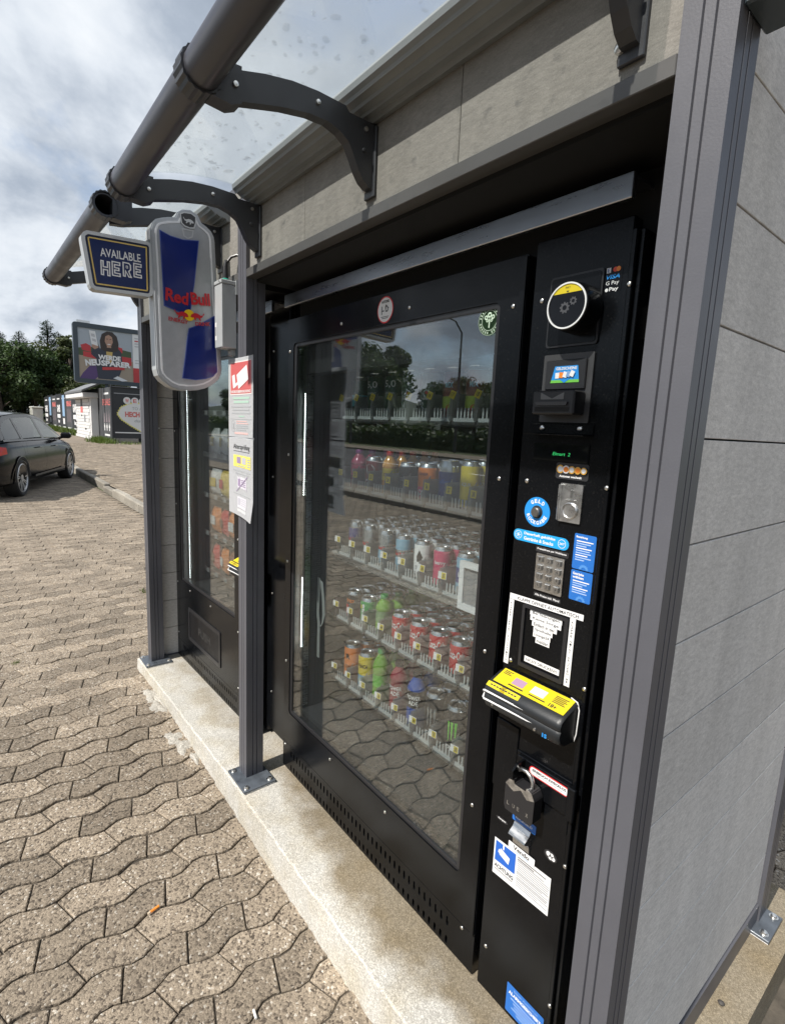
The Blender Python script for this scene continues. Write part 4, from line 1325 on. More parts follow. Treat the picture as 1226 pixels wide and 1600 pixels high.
g = MB(); g.poly(rrect(-.647, .6355, -.5825, .6575, .003), FD, E0, 0); g.text('RÜCKGELD', FD, -.638, .6435, .046, .0075, E0 + T1, 1, bold=.03)
sticker('coin_return_sticker', g, [mat('royal_blue_vinyl', (0, 0, 0)), m_white])
g = MB()
g.slab([(D, .638), (D - .004, .637), (D - .009, .628), (D - .022, .619), (D - .024, .615), (D - .020, .611), (D - .010, .607), (D - .006, .598), (D - .004, .583), (D, .580)], lambda u, v, n=0: (-.638 + n, u, v), 0, .045)
obj('coin_return_tray', g, m_alu, vm)
g = MB(); g.poly(disc(-.675, .6125, .0175, 20, .0055), FD, E0, 0); g.text('Restgeld', FD, -.686, .6105, .022, .0045, E0 + T1, 1, bold=.03); sticker('oval_sticker', g, [m_ink, m_white])
g = MB(); g.poly(disc(-.541, .615, .0165, 22, .0125), FD, E0, 0)
for a, b, r_ in ((-.546, .617, .006), (-.538, .618, .005), (-.534, .612, .005), (-.541, .611, .005)): g.poly(disc(a, b, r_, 12), FD, E0 + T1, 1)
sticker('oval_sticker', g, [m_ink, m_white])
# camera notice
g = MB()
g.poly([(-.6905, .462), (-.5335, .469), (-.534, .5635), (-.691, .5575)], FD, E0, 0)
g.poly([(-.6865, .4995), (-.6275, .502), (-.6275, .5545), (-.6865, .552)], FD, E0 + T1, 1)
g.poly([(-.665, .541), (-.661, .541), (-.661, .556), (-.665, .556)], FD, E0 + 2 * T1, 0)
g.poly([(-.674, .522), (-.646, .513), (-.6435, .531), (-.671, .540)], FD, E0 + 2 * T1, 0); g.poly([(-.678, .526), (-.674, .524), (-.672, .534), (-.676, .535)], FD, E0 + 2 * T1, 0)
g.text('ACHTUNG', FD, -.686, .4825, .056, .0105, E0 + T1, 2, bold=.03)
g.poly(rect(-.686, .4775, -.631, .4792), FD, E0 + T1, 2); g.poly(rect(-.686, .4735, -.634, .4748), FD, E0 + T1, 3)
for i in range(15):
    z = .5515 - i * .0052
    w_ = (.076, .045, .072, .085, .086, .084, .085, .086, .07, .085, .084, .082, .086, .06, .085)[i]
    g.poly(rect(-.622, z, -.622 + w_, z + .0022), FD, E0 + T1, 3 if i not in (0, 1) else 2)
    if i in (2, 8, 11): g.poly(rect(-.623, z + .0036, -.536, z + .0041), FD, E0 + T1, 2)
sticker('camera_notice', g, [m_white, m_blue, m_ink, m_greyink])
g = MB(); g.poly(rrect(-.650, .5585, -.577, .5785, .002), FD, E0 + 4 * T1, 0); g.text('Vendo', FD, -.636, .5645, .044, .011, E0 + 5 * T1, 1, bold=.02); g.poly(rect(-.628, .5610, -.592, .5622), FD, E0 + 5 * T1, 2)
sticker('service_sticker', g, [m_white, m_ink, m_lblue])
g = MB(); g.poly(rrect(-.619, .135, -.5155, .2145, .003), FD, E0, 0)
g.text('Dieser Automat ist', FD, -.598, .203, .066, .0055, E0 + T1, 2); g.text('ALARMGESICHERT', FD, -.613, .188, .091, .0095, E0 + T1, 1, bold=.04)
for i, w_ in enumerate((.078, .062, .055, .070, .04)): g.poly(rect(-.567 - w_ / 2, .178 - i * .008, -.567 + w_ / 2, .181 - i * .008), FD, E0 + T1, 2)
sticker('alarm_sticker', g, [mat('royal_blue_vinyl', (0, 0, 0)), m_white, mat('pale_blue_ink', (0, 0, 0))])
# round notice on the door head, tree seal on the glass
g = MB(); c_ = (-1.2105, 1.8445)
g.poly(disc(*c_, .0360, 32), FD, E0, 0); g.poly(disc(*c_, .0325, 32), FD, E0 + T1, 1)
g.text('ACHTUNG', FD, c_[0] - .017, c_[1] + .018, .034, .0075, E0 + 2 * T1, 2, bold=.04)
g.add([FD(c_[0] + a, c_[1] + b, E0 + 2 * T1) for a, b in [(-.016, .010), (-.013, .010), (-.013, -.012), (-.016, -.012), (-.013, -.001), (-.004, -.001), (-.004, -.004), (-.013, -.004), (.000, .008), (.004, .014), (.016, .004), (.012, -.006), (.002, -.006), (.005, .009), (.012, .003), (.010, -.003), (.004, -.003)]],
      [(0, 1, 2, 3), (4, 5, 6, 7), (8, 9, 13), (9, 10, 14, 13), (10, 11, 15, 14), (11, 12, 16, 15), (12, 8, 13, 16)], 2)
g.poly(rect(c_[0] - .018, c_[1] - .0195, c_[0] + .018, c_[1] - .0178), FD, E0 + 2 * T1, 2); g.poly(rect(c_[0] - .014, c_[1] - .0235, c_[0] + .014, c_[1] - .0218), FD, E0 + 2 * T1, 2)
sticker('round_warning_sticker', g, [m_red, m_white, m_ink], dfr)
m_seal = thin_glass('green_seal_film', (0.55, 0.72, 0.5), 1.3, 0.2, 0.55, (0.35, 0.6, 0.3)); m_sealw = mat('seal_ink', (0.62, 0.78, 0.60), 0.5)
FG = front(D + .0078)
g = MB(); c_ = (-.832, 1.770); g.poly(disc(*c_, .0335, 32), FG, .0004, 0)
for r0, r1 in ((.0225, .0215), (.0325, .0318)): g.ring(disc(*c_, r0, 32), disc(*c_, r1, 32), FG, .0008, 1)
for i in range(26):
    t_ = 2 * PI * i / 26
    if i % 7 == 6: continue
    u, v = c_[0] + .027 * math.cos(t_), c_[1] + .027 * math.sin(t_)
    du, dv = math.cos(t_) * .0025, math.sin(t_) * .0025
    g.poly([(u - du - dv * .5, v - dv + du * .5), (u + du - dv * .5, v + dv + du * .5), (u + du + dv * .5, v + dv - du * .5), (u - du + dv * .5, v - dv - du * .5)], FG, .0008, 1)
g.poly(rect(c_[0] - .0015, c_[1] - .016, c_[0] + .0015, c_[1] + .004), FG, .0008, 1)
for a, b, r_ in ((0, .012, .006), (-.010, .007, .005), (.010, .007, .005), (-.006, 0, .0035), (.006, 0, .0035)): g.ring(disc(c_[0] + a, c_[1] + b, r_, 14), disc(c_[0] + a, c_[1] + b, r_ * .45, 14), FG, .0008, 1)
sticker('tree_seal', g, [m_seal, m_sealw], dfr)

# ---------------- padlock (hangs from the hasp)
pl = thing('padlock', 'dark rectangular padlock with worn silver shoulders hanging from the black hasp', 'padlock', (-.603, D - .035, .690))
g = MB()
pr_ = [(-.641, .700), (-.637, .690), (-.570, .690), (-.565, .698), (-.5645, .752), (-.572, .765), (-.586, .770), (-.588, .762), (-.617, .762), (-.619, .770), (-.633, .767), (-.641, .755)]
g.slab(pr_, front(D - .016), 0, .030)
o = obj('lock_body', g, m_plastic, pl)
bm = bmesh.new(); bm.from_mesh(o.data); bmesh.ops.bevel(bm, geom=[e for e in bm.edges if e.is_manifold], offset=.0018, segments=2, affect='EDGES'); bm.to_mesh(o.data); bm.free()
m_worn = mat('worn_zinc', (0.5, 0.49, 0.47), 0.4, metal=.9, var=.5, vscale=70)
g = MB()
g.slab([(-.6405, .752), (-.632, .766), (-.6195, .7695), (-.6175, .762), (-.588, .762), (-.586, .7695), (-.5725, .7645), (-.565, .751), (-.583, .744), (-.600, .757), (-.618, .744)], front(D - .046), -.001, .0006)
obj('worn_shoulder', g, m_worn, pl)
g = MB()
g.tube([(-.6265, D - .031, .760), (-.6265, D - .031, .778), (-.622, D - .031, .788), (-.612, D - .031, .795), (-.599, D - .031, .796), (-.588, D - .031, .790), (-.582, D - .031, .780), (-.581, D - .031, .760)], .0048, 10)
obj('shackle', g, m_steel, pl, smooth=True)
g = MB()
for ch, x_ in (('L', -.633), ('U', -.618), ('E', -.606), ('X', -.583)): g.text(ch, front(D - .046), x_, .705, .006, .009, .0006, 0, bold=.02)
obj('lettering', g, m_worn, pl)
# ================================================================== SHELVES AND DRINKS
SZ = [1.55, 1.295, 1.04, 0.785, 0.53]
SY0, SY1 = 1.08, 1.56
LP, LX = 0.0945, -1.640
def tag_mesh(num):
    g = MB()
    fr_ = lambda u, v, n=0.0: (u, -n, v)
    g.slab(rect(-.014 if num > 30 else -.0035, -.011, .014, .011), fr_, 0, .0015, 0 if num > 30 else 1)
    g.poly(rect(-.002, -.010, .0125, .010), fr_, .002, 1)
    g.text(str(num), fr_, .001, -.0065, .0085, .013, .0024, 2, bold=.02)
    return mesh_from('number_tag', g, [m_white, m_yellow, m_ink])
g = MB()
for i in range(5): g.box(.018 + i * .0135, .0235 + i * .0135, -.004, -.001, .004, .034, 1)
g.box(.006, .0885, -.006, 0, -.004, .006, 1); g.box(.006, .0885, -.010, -.0065, -.012, -.004)
g.box(.0015, .0045, -.012, .06, -.002, .075); g.box(.090, .093, -.012, .06, -.002, .075)
g.slab([(0, .0), (.03, .0), (.03, .085), (.0, .05)], lambda u, v, n=0: (.0885 + n, u - .012, v), 0, .0025)
m_picket = mat('frosted_picket', (.40, .42, .42), .25)
lane_front_me = mesh_from('lane_front', g, [m_clear, m_picket])
g = MB(); g.box(-.0015, .0015, .06, .47, -.002, .045)
divider_me = mesh_from('lane_divider', g, m_clear)
m_tray = mat('tray_dark', (0.05, 0.052, 0.052), 0.4)
for si, zs in enumerate(SZ):
    g = MB(); g.box(-1.72, -0.76, SY0 + .004, SY1, zs - .016, zs - .005)
    sh_ = obj('shelf', g, m_tray if si != 2 else m_traywire, vm)
    if si == 2:
        g = MB(); g.cbox(-1.72, -0.76, SY0 - .006, SY0 + .003, zs - .030, zs - .012, .001); obj('shelf_front_edge', g, m_alu, sh_)
    for k in range(9):
        x = LX + k * LP
        if x + LP > -0.765: break
        o = bpy.data.objects.new('lane_front', lane_front_me); COL.objects.link(o); o.parent = sh_
        o.location = Vector((x, SY0, zs)) - worldloc(sh_)
        o = bpy.data.objects.new('lane_divider', divider_me); COL.objects.link(o); o.parent = sh_
        o.location = Vector((x, SY0, zs)) - worldloc(sh_)
        o = bpy.data.objects.new('number_tag', tag_mesh((si + 1) * 10 + k + 1)); COL.objects.link(o); o.parent = sh_
        o.location = Vector((x + (.012 if si else .004), SY0 - .016, zs + (.072 if si == 0 else .056))) - worldloc(sh_)
        o.rotation_euler = (0, .05 if si else .4, .25)

m_lid = mat('can_lid', (0.75, 0.75, 0.76), 0.22, metal=1.0)
m_silver = mat('can_silver', (0.62, 0.64, 0.66), 0.25, metal=0.9)
def paint(n, c, r=0.28, me=0.25): return mat('drink_' + n, c, r, metal=me)
c_dgreen = paint('dark_green', (.012, .05, .03)); c_teal = paint('teal', (.12, .42, .5)); c_dred = paint('dark_red', (.16, .015, .02)); c_lime = paint('lime', (.38, .5, .06))
c_red = paint('cola_red', (.55, .012, .02)); c_white = paint('white', (.75, .75, .75), .3, 0); c_navy = paint('navy', (.02, .035, .22)); c_yel = paint('yellow', (.75, .58, .03))
c_or = paint('orange', (.75, .2, .02)); c_pink = paint('pink', (.65, .05, .16)); c_lbl = paint('light_blue', (.25, .48, .65)); c_black = paint('black', (.012, .012, .014))
c_grn = paint('green', (.03, .35, .08)); c_purp = paint('purple', (.20, .03, .18)); c_mgreen = paint('claw_green', (.15, .6, .05)); c_blue = paint('drink_blue', (.02, .09, .42))
def liquid(n, c): return mat('liquid_' + n, c, .08, coat=.5, spec=.6)
l_green = liquid('green', (.16, .36, .03)); l_red = liquid('red', (.25, .012, .03)); l_blue = liquid('blue', (.02, .08, .35)); l_or = liquid('orange', (.65, .3, .04)); l_cola = liquid('cola', (.03, .012, .008)); l_pale = liquid('pale', (.55, .5, .3)); l_rose = liquid('rose', (.35, .04, .1)); l_clear = liquid('clear_green', (.25, .40, .2))
FA = math.atan2(-1, 0.40)                 # labels face the front, turned a little to the viewer
def can_mesh(r, h, bands, prints):
    """bands: list of (z0, z1, material) on the wall; prints: (kind, args..., material)"""
    mats = [m_silver]
    def mi(m):
        if m not in mats: mats.append(m)
        return mats.index(m)
    g = MB()
    prof = [(r * .72, 0.0), (r * .80, .001), (r * .97, .008), (r, .013)]; ms = [0, 0, 0]
    zt = h - .020
    for z0, z1, m in bands:
        prof.append((r, .013 + (zt - .013) * z1)); ms.append(mi(m))
    prof += [(r * .955, zt + .006), (r * .83, h - .005), (r * .80, h - .003)]; ms += [mi(bands[-1][2]), 0, 0]
    g.lathe(prof, (0, 0, 0), 22, 'z', ms)
    def cyl(u, v, n=0.0):
        a = FA + u / r
        return ((r + n) * math.cos(a), (r + n) * math.sin(a), v)
    for p_ in prints:
        if p_[0] == 'text':
            _, tx, u, v, w, hh, m, b_ = p_; g.text(tx, cyl, u, v * h, w, hh, .0005, mi(m), bold=b_)
        elif p_[0] == 'vtext':
            _, tx, u, v, w, hh, m, b_ = p_; g.text(tx, lambda a, b, n=0: cyl(u - (b - v * h), v * h + a, n), 0, v * h, hh, w, .0005, mi(m), bold=b_)
        elif p_[0] == 'disc':
            _, u, v, rr, m = p_; g.poly(disc(u, v * h, rr, 16), cyl, .0004, mi(m))
        elif p_[0] == 'poly':
            _, pts, m = p_; g.poly([(a, b * h) for a, b in pts], cyl, .0005, mi(m))
    body = mesh_from('can_body', g, mats, smooth=True)
    g = MB()
    g.lathe([(r * .80, h - .003), (r * .82, h), (r * .78, h), (r * .745, h - .006), (r * .70, h - .0065), (.0001, h - .006)], (0, 0, 0), 22, 'z')
    a = .6
    tab = [(math.cos(a) * u - math.sin(a) * v, math.sin(a) * u + math.cos(a) * v) for u, v in rrect(-.006, -.016, .006, .006, .0055)]
    g.slab(tab, topf(0), h - .0058, h - .0042)
    lid = mesh_from('can_lid', g, m_lid, smooth=True)
    return body, lid
def bottle_mesh(r, h, liq, lab, cap, prints=(), lz=(.35, .62)):
    mats = [liq, lab, cap]
    def mi(m):
        if m not in mats: mats.append(m)
        return mats.index(m)
    g = MB()
    prof = [(r * .6, 0), (r * .95, .006), (r, .02), (r * .96, h * lz[0] - .003), (r * .96, h * lz[0]), (r * .96, h * lz[1]), (r, h * lz[1] + .003), (r, h * .68), (r * .85, h * .76), (r * .5, h * .86), (r * .40, h * .89), (r * .40, h * .91)]
    g.lathe(prof, (0, 0, 0), 20, 'z', [0, 0, 0, 0, 1, 0, 0, 0, 0, 0, 0])
    def cyl(u, v, n=0.0):
        a = FA + u / r
        return ((r * .97 + n) * math.cos(a), (r * .97 + n) * math.sin(a), v)
    for tx, u, v, w, hh, m in prints: g.text(tx, cyl, u, v * h, w, hh, .0006, mi(m), bold=.02)
    body = mesh_from('bottle_body', g, mats, smooth=True)
    g = MB(); g.lathe([(r * .46, h * .91), (r * .47, h * .92), (r * .47, h * .985), (r * .42, h), (.0001, h)], (0, 0, 0), 16, 'z')
    return body, mesh_from('bottle_cap', g, cap, smooth=True)
S5, S33, SL, SR = (.033, .160), (.033, .116), (.0285, .145), (.0265, .133)
K = {}
claw = lambda m: [('poly', [(-.016, .70), (-.009, .70), (-.010, .34), (-.013, .28)], m), ('poly', [(-.005, .70), (.003, .70), (.001, .38), (-.001, .30)], m), ('poly', [(.007, .70), (.016, .70), (.012, .32), (.009, .40)], m)]
K['teal'] = can_mesh(.033, .150, [(0, .28, c_dgreen), (.28, .62, c_teal), (.62, 1, c_dgreen)], [('text', 'IPA', -.012, .42, .024, .016, c_white, .02)])
for nm, sub in (('export', 'EXPORT'), ('original', 'ORIGINAL')):
    K[nm] = can_mesh(.033, .158, [(0, 1, c_dgreen)], [('text', '5,0', -.021, .66, .042, .026, c_white, .01), ('text', sub, -.019, .54, .038, .007, c_white, 0), ('text', 'BEER', -.012, .16, .024, .007, c_white, 0)] + [('poly', [(-.018, .24 + i * .045), (.018 - .004 * (i % 2), .24 + i * .045), (.018 - .004 * (i % 2), .255 + i * .045), (-.018, .255 + i * .045)], m_greyink) for i in range(5)])
K['lager'] = can_mesh(.033, .158, [(0, 1, c_dgreen)], [('disc', 0, .40, .027, m_silver), ('disc', 0, .40, .0245, c_dgreen), ('disc', 0, .52, .0125, m_silver), ('poly', [(-.013, .24), (.013, .24), (.013, .36), (-.013, .36)], m_silver), ('text', 'Heineken', -.0225, .40, .045, .010, c_white, .02), ('disc', 0, .54, .005, c_red)])
K['cherry'] = can_mesh(.033, .156, [(0, .2, c_dred), (.2, .48, c_lime), (.48, 1, c_dred)], [('text', 'MIX', -.013, .62, .026, .016, c_lbl, .02), ('disc', .004, .25, .010, c_red)])
K['dark_white'] = can_mesh(.033, .150, [(0, 1, c_dred)], [('poly', [(-.018, .3), (.018, .3), (.018, .8), (-.018, .8)], m_silver), ('text', 'COLA', -.014, .5, .028, .014, c_dred, .02)])
K['rose_bottle'] = bottle_mesh(.031, .145, l_rose, c_pink, c_purp, [('IBU', -.012, .42, .024, .013, c_white)])
K['maroon'] = can_mesh(.031, .125, [(0, 1, c_dred)], [('disc', 0, .66, .017, m_silver), ('disc', .003, .66, .011, c_dred), ('text', 'SPRING', -.019, .30, .038, .009, c_white, .02), ('text', 'mm', -.015, .10, .03, .010, c_lime, .03)])
K['shot'] = bottle_mesh(.026, .150, l_or, c_yel, c_red, [('ICED', -.012, .44, .024, .011, c_dred)])
K['pilsner'] = can_mesh(.033, .125, [(0, .42, c_pink), (.42, 1, c_or)], [('text', 'OEZ', -.019, .20, .038, .018, c_white, .04), ('text', 'LINER', -.017, .70, .034, .009, c_dred, .03)])
K['navy'] = can_mesh(.033, .142, [(0, .18, m_silver), (.18, .86, c_navy), (.86, 1, m_silver)], [('text', 'effect', -.019, .5, .038, .014, c_blue, .03)])
K['yellow'] = can_mesh(.0285, .145, [(0, 1, c_yel)], [('text', 'AQUA', -.016, .5, .032, .012, c_white, .02)])
K['juice'] = bottle_mesh(.033, .215, l_pale, c_or, c_yel, lz=(.12, .42))
K['energy'] = can_mesh(.0265, .133, [(0, .5, m_silver), (.5, .95, c_navy), (.95, 1, m_silver)], [('poly', [(.0, .10), (.028, .10), (.026, .5), (-.002, .5)], c_navy), ('poly', [(.0, .52), (.03, .52), (.03, .86), (.004, .86)], m_silver), ('text', 'Red Bull', -.019, .46, .038, .013, c_red, .04), ('disc', 0, .40, .006, c_yel)])
K['silver_dark'] = can_mesh(.0265, .133, [(0, .5, m_silver), (.5, .52, c_navy), (.52, 1, m_silver)], [('poly', [(.0, .10), (.028, .10), (.026, .5), (-.002, .5)], c_black), ('poly', [(-.03, .52), (0, .52), (.002, .86), (-.028, .86)], c_black), ('text', 'Red Bull', -.019, .46, .038, .013, c_red, .04)])
K['silver_blue'] = can_mesh(.0265, .133, [(0, .5, c_lbl), (.5, 1, m_silver)], [('text', 'Red Bull', -.019, .48, .038, .012, c_red, .04)])
K['blue_silver'] = can_mesh(.0265, .133, [(0, .45, c_lbl), (.45, .7, m_silver), (.7, 1, c_lbl)], [('text', 'Red Bull', -.019, .48, .038, .012, c_red, .04)])
K['white_can'] = can_mesh(.0285, .133, [(0, 1, c_white)], [('poly', [(-.01, .62), (0, .78), (.012, .60), (.004, .50), (-.008, .48)], c_black), ('text', 'zero', -.014, .30, .028, .012, m_greyink, .02)])
K['pink_can'] = can_mesh(.0285, .133, [(0, 1, c_pink)], [('text', 'berry', -.018, .55, .036, .016, c_white, .02)])
K['blue_can'] = can_mesh(.0285, .133, [(0, .3, c_lbl), (.3, .75, c_navy), (.75, 1, c_lbl)], [('text', 'ICE', -.012, .45, .024, .016, c_white, .02)])
K['cola'] = can_mesh(.033, .116, [(0, 1, c_red)], [('text', 'Coca-Cola', -.029, .52, .058, .026, c_white, .02), ('poly', [(-.03, .36), (.03, .46), (.03, .49), (-.03, .39)], c_white)])
K['lemon'] = can_mesh(.033, .116, [(0, 1, c_grn)], [('vtext', 'Sprite', .006, .15, .020, .075, c_white, .03), ('disc', -.016, .7, .008, c_yel)])
K['fruit'] = can_mesh(.033, .116, [(0, .6, c_red), (.6, 1, c_black)], [('text', 'fritz', -.018, .62, .036, .016, c_or, .03), ('disc', .004, .3, .012, c_or)])
K['lime_bottle'] = bottle_mesh(.031, .150, l_green, l_clear, c_grn)
K['dark_green_can'] = can_mesh(.033, .116, [(0, 1, c_dgreen)], [('text', 'ICE TEA', -.02, .5, .04, .014, c_lime, .02)])
K['orange_can'] = can_mesh(.033, .155, [(0, 1, c_or)], [('text', 'R', -.012, .62, .02, .022, c_black, .05), ('text', 'STAR', -.016, .38, .032, .014, c_black, .03)])
K['gold_can'] = can_mesh(.033, .155, [(0, .45, c_lbl), (.45, 1, c_yel)], [('text', 'PUNCH', -.02, .62, .04, .016, c_black, .03), ('disc', .0, .28, .015, c_yel)])
K['green_bottle'] = bottle_mesh(.031, .200, l_green, c_mgreen, c_grn, lz=(.30, .52))
K['sport_red'] = bottle_mesh(.033, .190, l_red, l_red, c_black, [('POWER', -.026, .48, .052, .015, c_white), ('ADE', -.018, .38, .036, .015, c_white)], lz=(.3, .68))
K['sport_blue'] = bottle_mesh(.033, .190, l_blue, c_black, c_black, [('POWER', -.026, .52, .052, .015, c_white), ('ADE', -.018, .42, .036, .015, c_white)], lz=(.36, .68))
K['claw_black'] = can_mesh(.033, .160, [(0, 1, c_black)], claw(m_silver) + [('text', 'MONSTER', -.022, .14, .044, .012, c_white, .02)])
K['small_black'] = can_mesh(.029, .120, [(0, 1, c_black)], [('text', 'COLA', -.015, .5, .03, .012, m_greyink, .02)])
K['claw_green'] = can_mesh(.033, .160, [(0, 1, c_black)], claw(c_mgreen) + [('text', 'MONSTER', -.022, .14, .044, .012, c_white, .02)])
K['claw_white'] = can_mesh(.033, .160, [(0, 1, c_white)], claw(m_silver) + [('text', 'MONSTER', -.022, .14, .044, .012, m_greyink, .02)])
DESC = dict(teal='dark green beer can with pale teal label', export='dark beer can marked 5,0 over EXPORT', original='dark beer can marked 5,0 over ORIGINAL', lager='dark green lager can with silver oval label', cherry='dark red can with lime label band', dark_white='dark red can with silver panel',
    rose_bottle='small rose drink bottle with purple cap', maroon='maroon can with silver disc', shot='amber bottle with yellow label and red cap', pilsner='orange can with pink lower half', navy='navy blue can', yellow='slim yellow can', juice='tall pale juice bottle with yellow cap',
    energy='silver and navy slim energy can', silver_dark='silver and black slim energy can', silver_blue='silver slim can with pale blue foot', blue_silver='pale blue slim can with silver belt', white_can='white slim can with small black figure', pink_can='slim pink can', blue_can='slim blue can',
    cola='red cola can with white script', lemon='green lemonade can with white upright script', fruit='red and black can with orange disc', lime_bottle='lime green soda bottle', dark_green_can='dark green iced tea can',
    orange_can='tall orange can', gold_can='tall yellow and blue can', green_bottle='bright green soda bottle', sport_red='red sports drink bottle with black cap', sport_blue='blue sports drink bottle with black cap', claw_black='tall black can with silver claw mark', claw_green='tall black can with green claw mark', small_black='short black can with dim grey lettering', claw_white='tall white can with silver claw mark')
ROWS = [
    ['teal', 'export', 'original', 'lager', 'lager', 'cherry', 'cherry', 'dark_white'],
    ["rose_bottle", "maroon", "shot", "small_black", "pilsner", 'navy', 'yellow', 'juice'],
    ['energy', 'silver_dark', 'silver_blue', 'blue_silver', 'white_can', 'pink_can', 'blue_can', 'silver_dark'],
    ['fruit', 'lemon', 'lime_bottle', 'cola', 'cola', 'cola', 'cola', 'dark_green_can'],
    ['orange_can', 'gold_can', 'green_bottle', 'sport_red', 'sport_blue', 'claw_black', 'claw_green', 'claw_white']]
DEPTH = [[2] * 8, [4, 5, 5, 5, 5, 5, 5, 2], [6] * 8, [4] * 8, [3] * 8]
SHN = ['top', 'second', 'middle', 'fourth', 'lowest']
rc_ = random.Random(8)
for si in range(5):
    for k in range(8):
        nm = ROWS[si][k]
        if not nm: continue
        body, lid = K[nm]
        r_ = max(abs(v.co.x) for v in body.vertices)
        for d_ in range(DEPTH[si][k]):
            where = ('front' if d_ == 0 else ORD[d_]) + ' in ' + ORD[k] + ' lane, ' + SHN[si] + ' shelf'
            isb = 'bottle' in DESC[nm]
            t_ = thing('drink_bottle' if isb else 'drink_can', DESC[nm] + ', ' + where, 'bottle' if isb else 'can',
                       (LX + k * LP + LP / 2 + .001 + rc_.uniform(-.004, .004), SY0 + .012 + r_ + d_ * (2 * r_ + .002), SZ[si] - .004), 'drinks on the shelves of the near machine')
            t_.rotation_euler.z = rc_.uniform(-.12, .12) if d_ == 0 else rc_.uniform(-1.2, 1.2)
            for n_, me in (('bottle_body' if isb else 'can_body', body), ('bottle_cap' if isb else 'can_lid', lid)):
                o = bpy.data.objects.new(n_, me); COL.objects.link(o); o.parent = t_
# white framed box leaning at the right end of the middle shelf
wb = thing('white_box', 'white framed carton with grey window at the right end of the middle shelf', 'box', (-.93, 1.05, 1.03))
g = MB(); FW = lambda u, v, n=0: (u, 1.055 - n, v)
o_, i_ = rrect(-.975, 1.026, -.855, 1.165, .003), rrect(-.958, 1.043, -.872, 1.148, .002)
g.ring(o_, i_, FW, .012); g.wall(o_, FW, 0, .012); g.wall(i_, FW, .003, .012); obj('frame', g, mat('white_carton', (.75, .75, .76), .4), wb)
g = MB(); g.poly(rect(-.958, 1.043, -.872, 1.148), FW, .003); g.poly(rect(-.93, 1.05, -.926, 1.14), FW, .004); obj('window', g, mat('box_grey', (.25, .25, .26), .3), wb)
# looped strap hanging inside the lower left
m_strap = mat('strap_grey', (.33, .34, .33), .4)
g = MB()
def ribbon(pts, w, mi=0):
    vs_ = []
    for (x, y, z), (dx, dz) in pts:
        vs_ += [(x - dx * w / 2, y, z - dz * w / 2), (x + dx * w / 2, y, z + dz * w / 2)]
    g.add(vs_, [(2 * i, 2 * i + 1, 2 * i + 3, 2 * i + 2) for i in range(len(pts) - 1)], mi)
ribbon([((-1.702, 1.03, .93), (1, 0)), ((-1.703, 1.03, .85), (1, 0)), ((-1.705, 1.03, .78), (1, -.1)), ((-1.692, 1.03, .735), (.8, .5)), ((-1.672, 1.03, .745), (.5, .8)), ((-1.662, 1.03, .79), (1, .2)), ((-1.668, 1.03, .85), (1, -.2)), ((-1.684, 1.03, .92), (1, -.2))], .020)
ribbon([((-1.70, 1.033, .745), (1, 0)), ((-1.70, 1.033, .60), (1, 0))], .018)
o = obj('strap', g, m_strap, vm)
sol = o.modifiers.new('thick', 'SOLIDIFY'); sol.thickness = .0015

# ================================================================== FAR VENDING MACHINE
vf = thing('vending_machine', 'black glass-front snack machine behind the middle post, farther from the viewer', 'vending machine', (-1.80, 0.93, 0.12))
g = MB()
g.box(-3.075, -3.04, 0.978, 1.66, 0.14, 1.90); g.box(-2.21, -2.02, 0.978, 1.66, 0.14, 1.90); g.box(-3.04, -2.21, 1.62, 1.66, 0.14, 1.90); g.box(-3.04, -2.21, 0.978, 1.62, .14, .55); g.box(-3.04, -2.21, .978, 1.62, 1.84, 1.90)
obj('cabinet', g, m_blackmatte, vf)
liner(vf, -3.01, -2.24, 0.975, 1.58, 0.58, 1.815)
df2, _ = door_ring(vf, -3.082, -2.205, 0.232, 1.888, -3.005, -2.262, 0.605, 1.804, .012)
vent_panel(vf, -3.082, -2.205, 0.125, 0.2305, -2.99, -2.25, ((0.132, 0.158), (0.188, 0.214)), 34, .0042)
led_strip(vf, -2.955, 0.962, 0.62, 1.78, 120)
g = MB()
for i in range(130):
    z = 0.66 + i * 0.0088
    g.box(-3.0085, -3.0035, 1.0, 1.05, z, z + 0.003)
o = obj('ridged_liner', g, m_inner, vf); o['kind'] = 'stuff'
for x, z in ((-3.06, 1.45), (-3.06, 1.04), (-3.06, .58), (-3.06, .27), (-2.86, .575), (-2.56, .575), (-2.225, .99), (-2.225, .55), (-2.225, .27)): screw(df2, x, z, r=.0045)
# delivery opening
g = MB()
o_, i_ = rrect(-2.885, .285, -2.435, .475, .006), rrect(-2.865, .305, -2.450, .455, .004)
g.ring(o_, i_, FD, .004); g.wall(o_, FD, 0, .004); g.wall(i_, FD, .0004, .004); fr2 = obj('delivery_frame', g, m_plastic, vf)
g = MB(); g.poly(rect(-2.865, .305, -2.45, .455), FD, .0005, 0); g.text('PUSH', FD, -2.74, .355, .17, .045, .001, 1, bold=.02); obj('delivery_flap', g, [m_blackmatte, mat('raised_grey', (.03, .03, .03), .5)], vf)
g = MB(); g.cbox(-2.195, -2.03, D, D + .03, .124, 1.905, .002); obj('control_column', g, m_black, vf)
terminal(vf, -1.47, -.06)
m_bag = [mat('bag_' + n, c, .3, coat=.3, var=.25, vscale=30) for n, c in (('orange', (.6, .2, .05)), ('red', (.5, .04, .04)), ('white', (.6, .6, .6)), ('brown', (.25, .11, .06)), ('yellow', (.6, .45, .1)))]
bagme = []
BAGC = [(0, 0, 0), (2, 2, 2), (2, 4, 2), (0, 1, 0), (1, 0, 3)]
m_lightgrey = mat('tag_grey', (.28, .28, .28), .4)
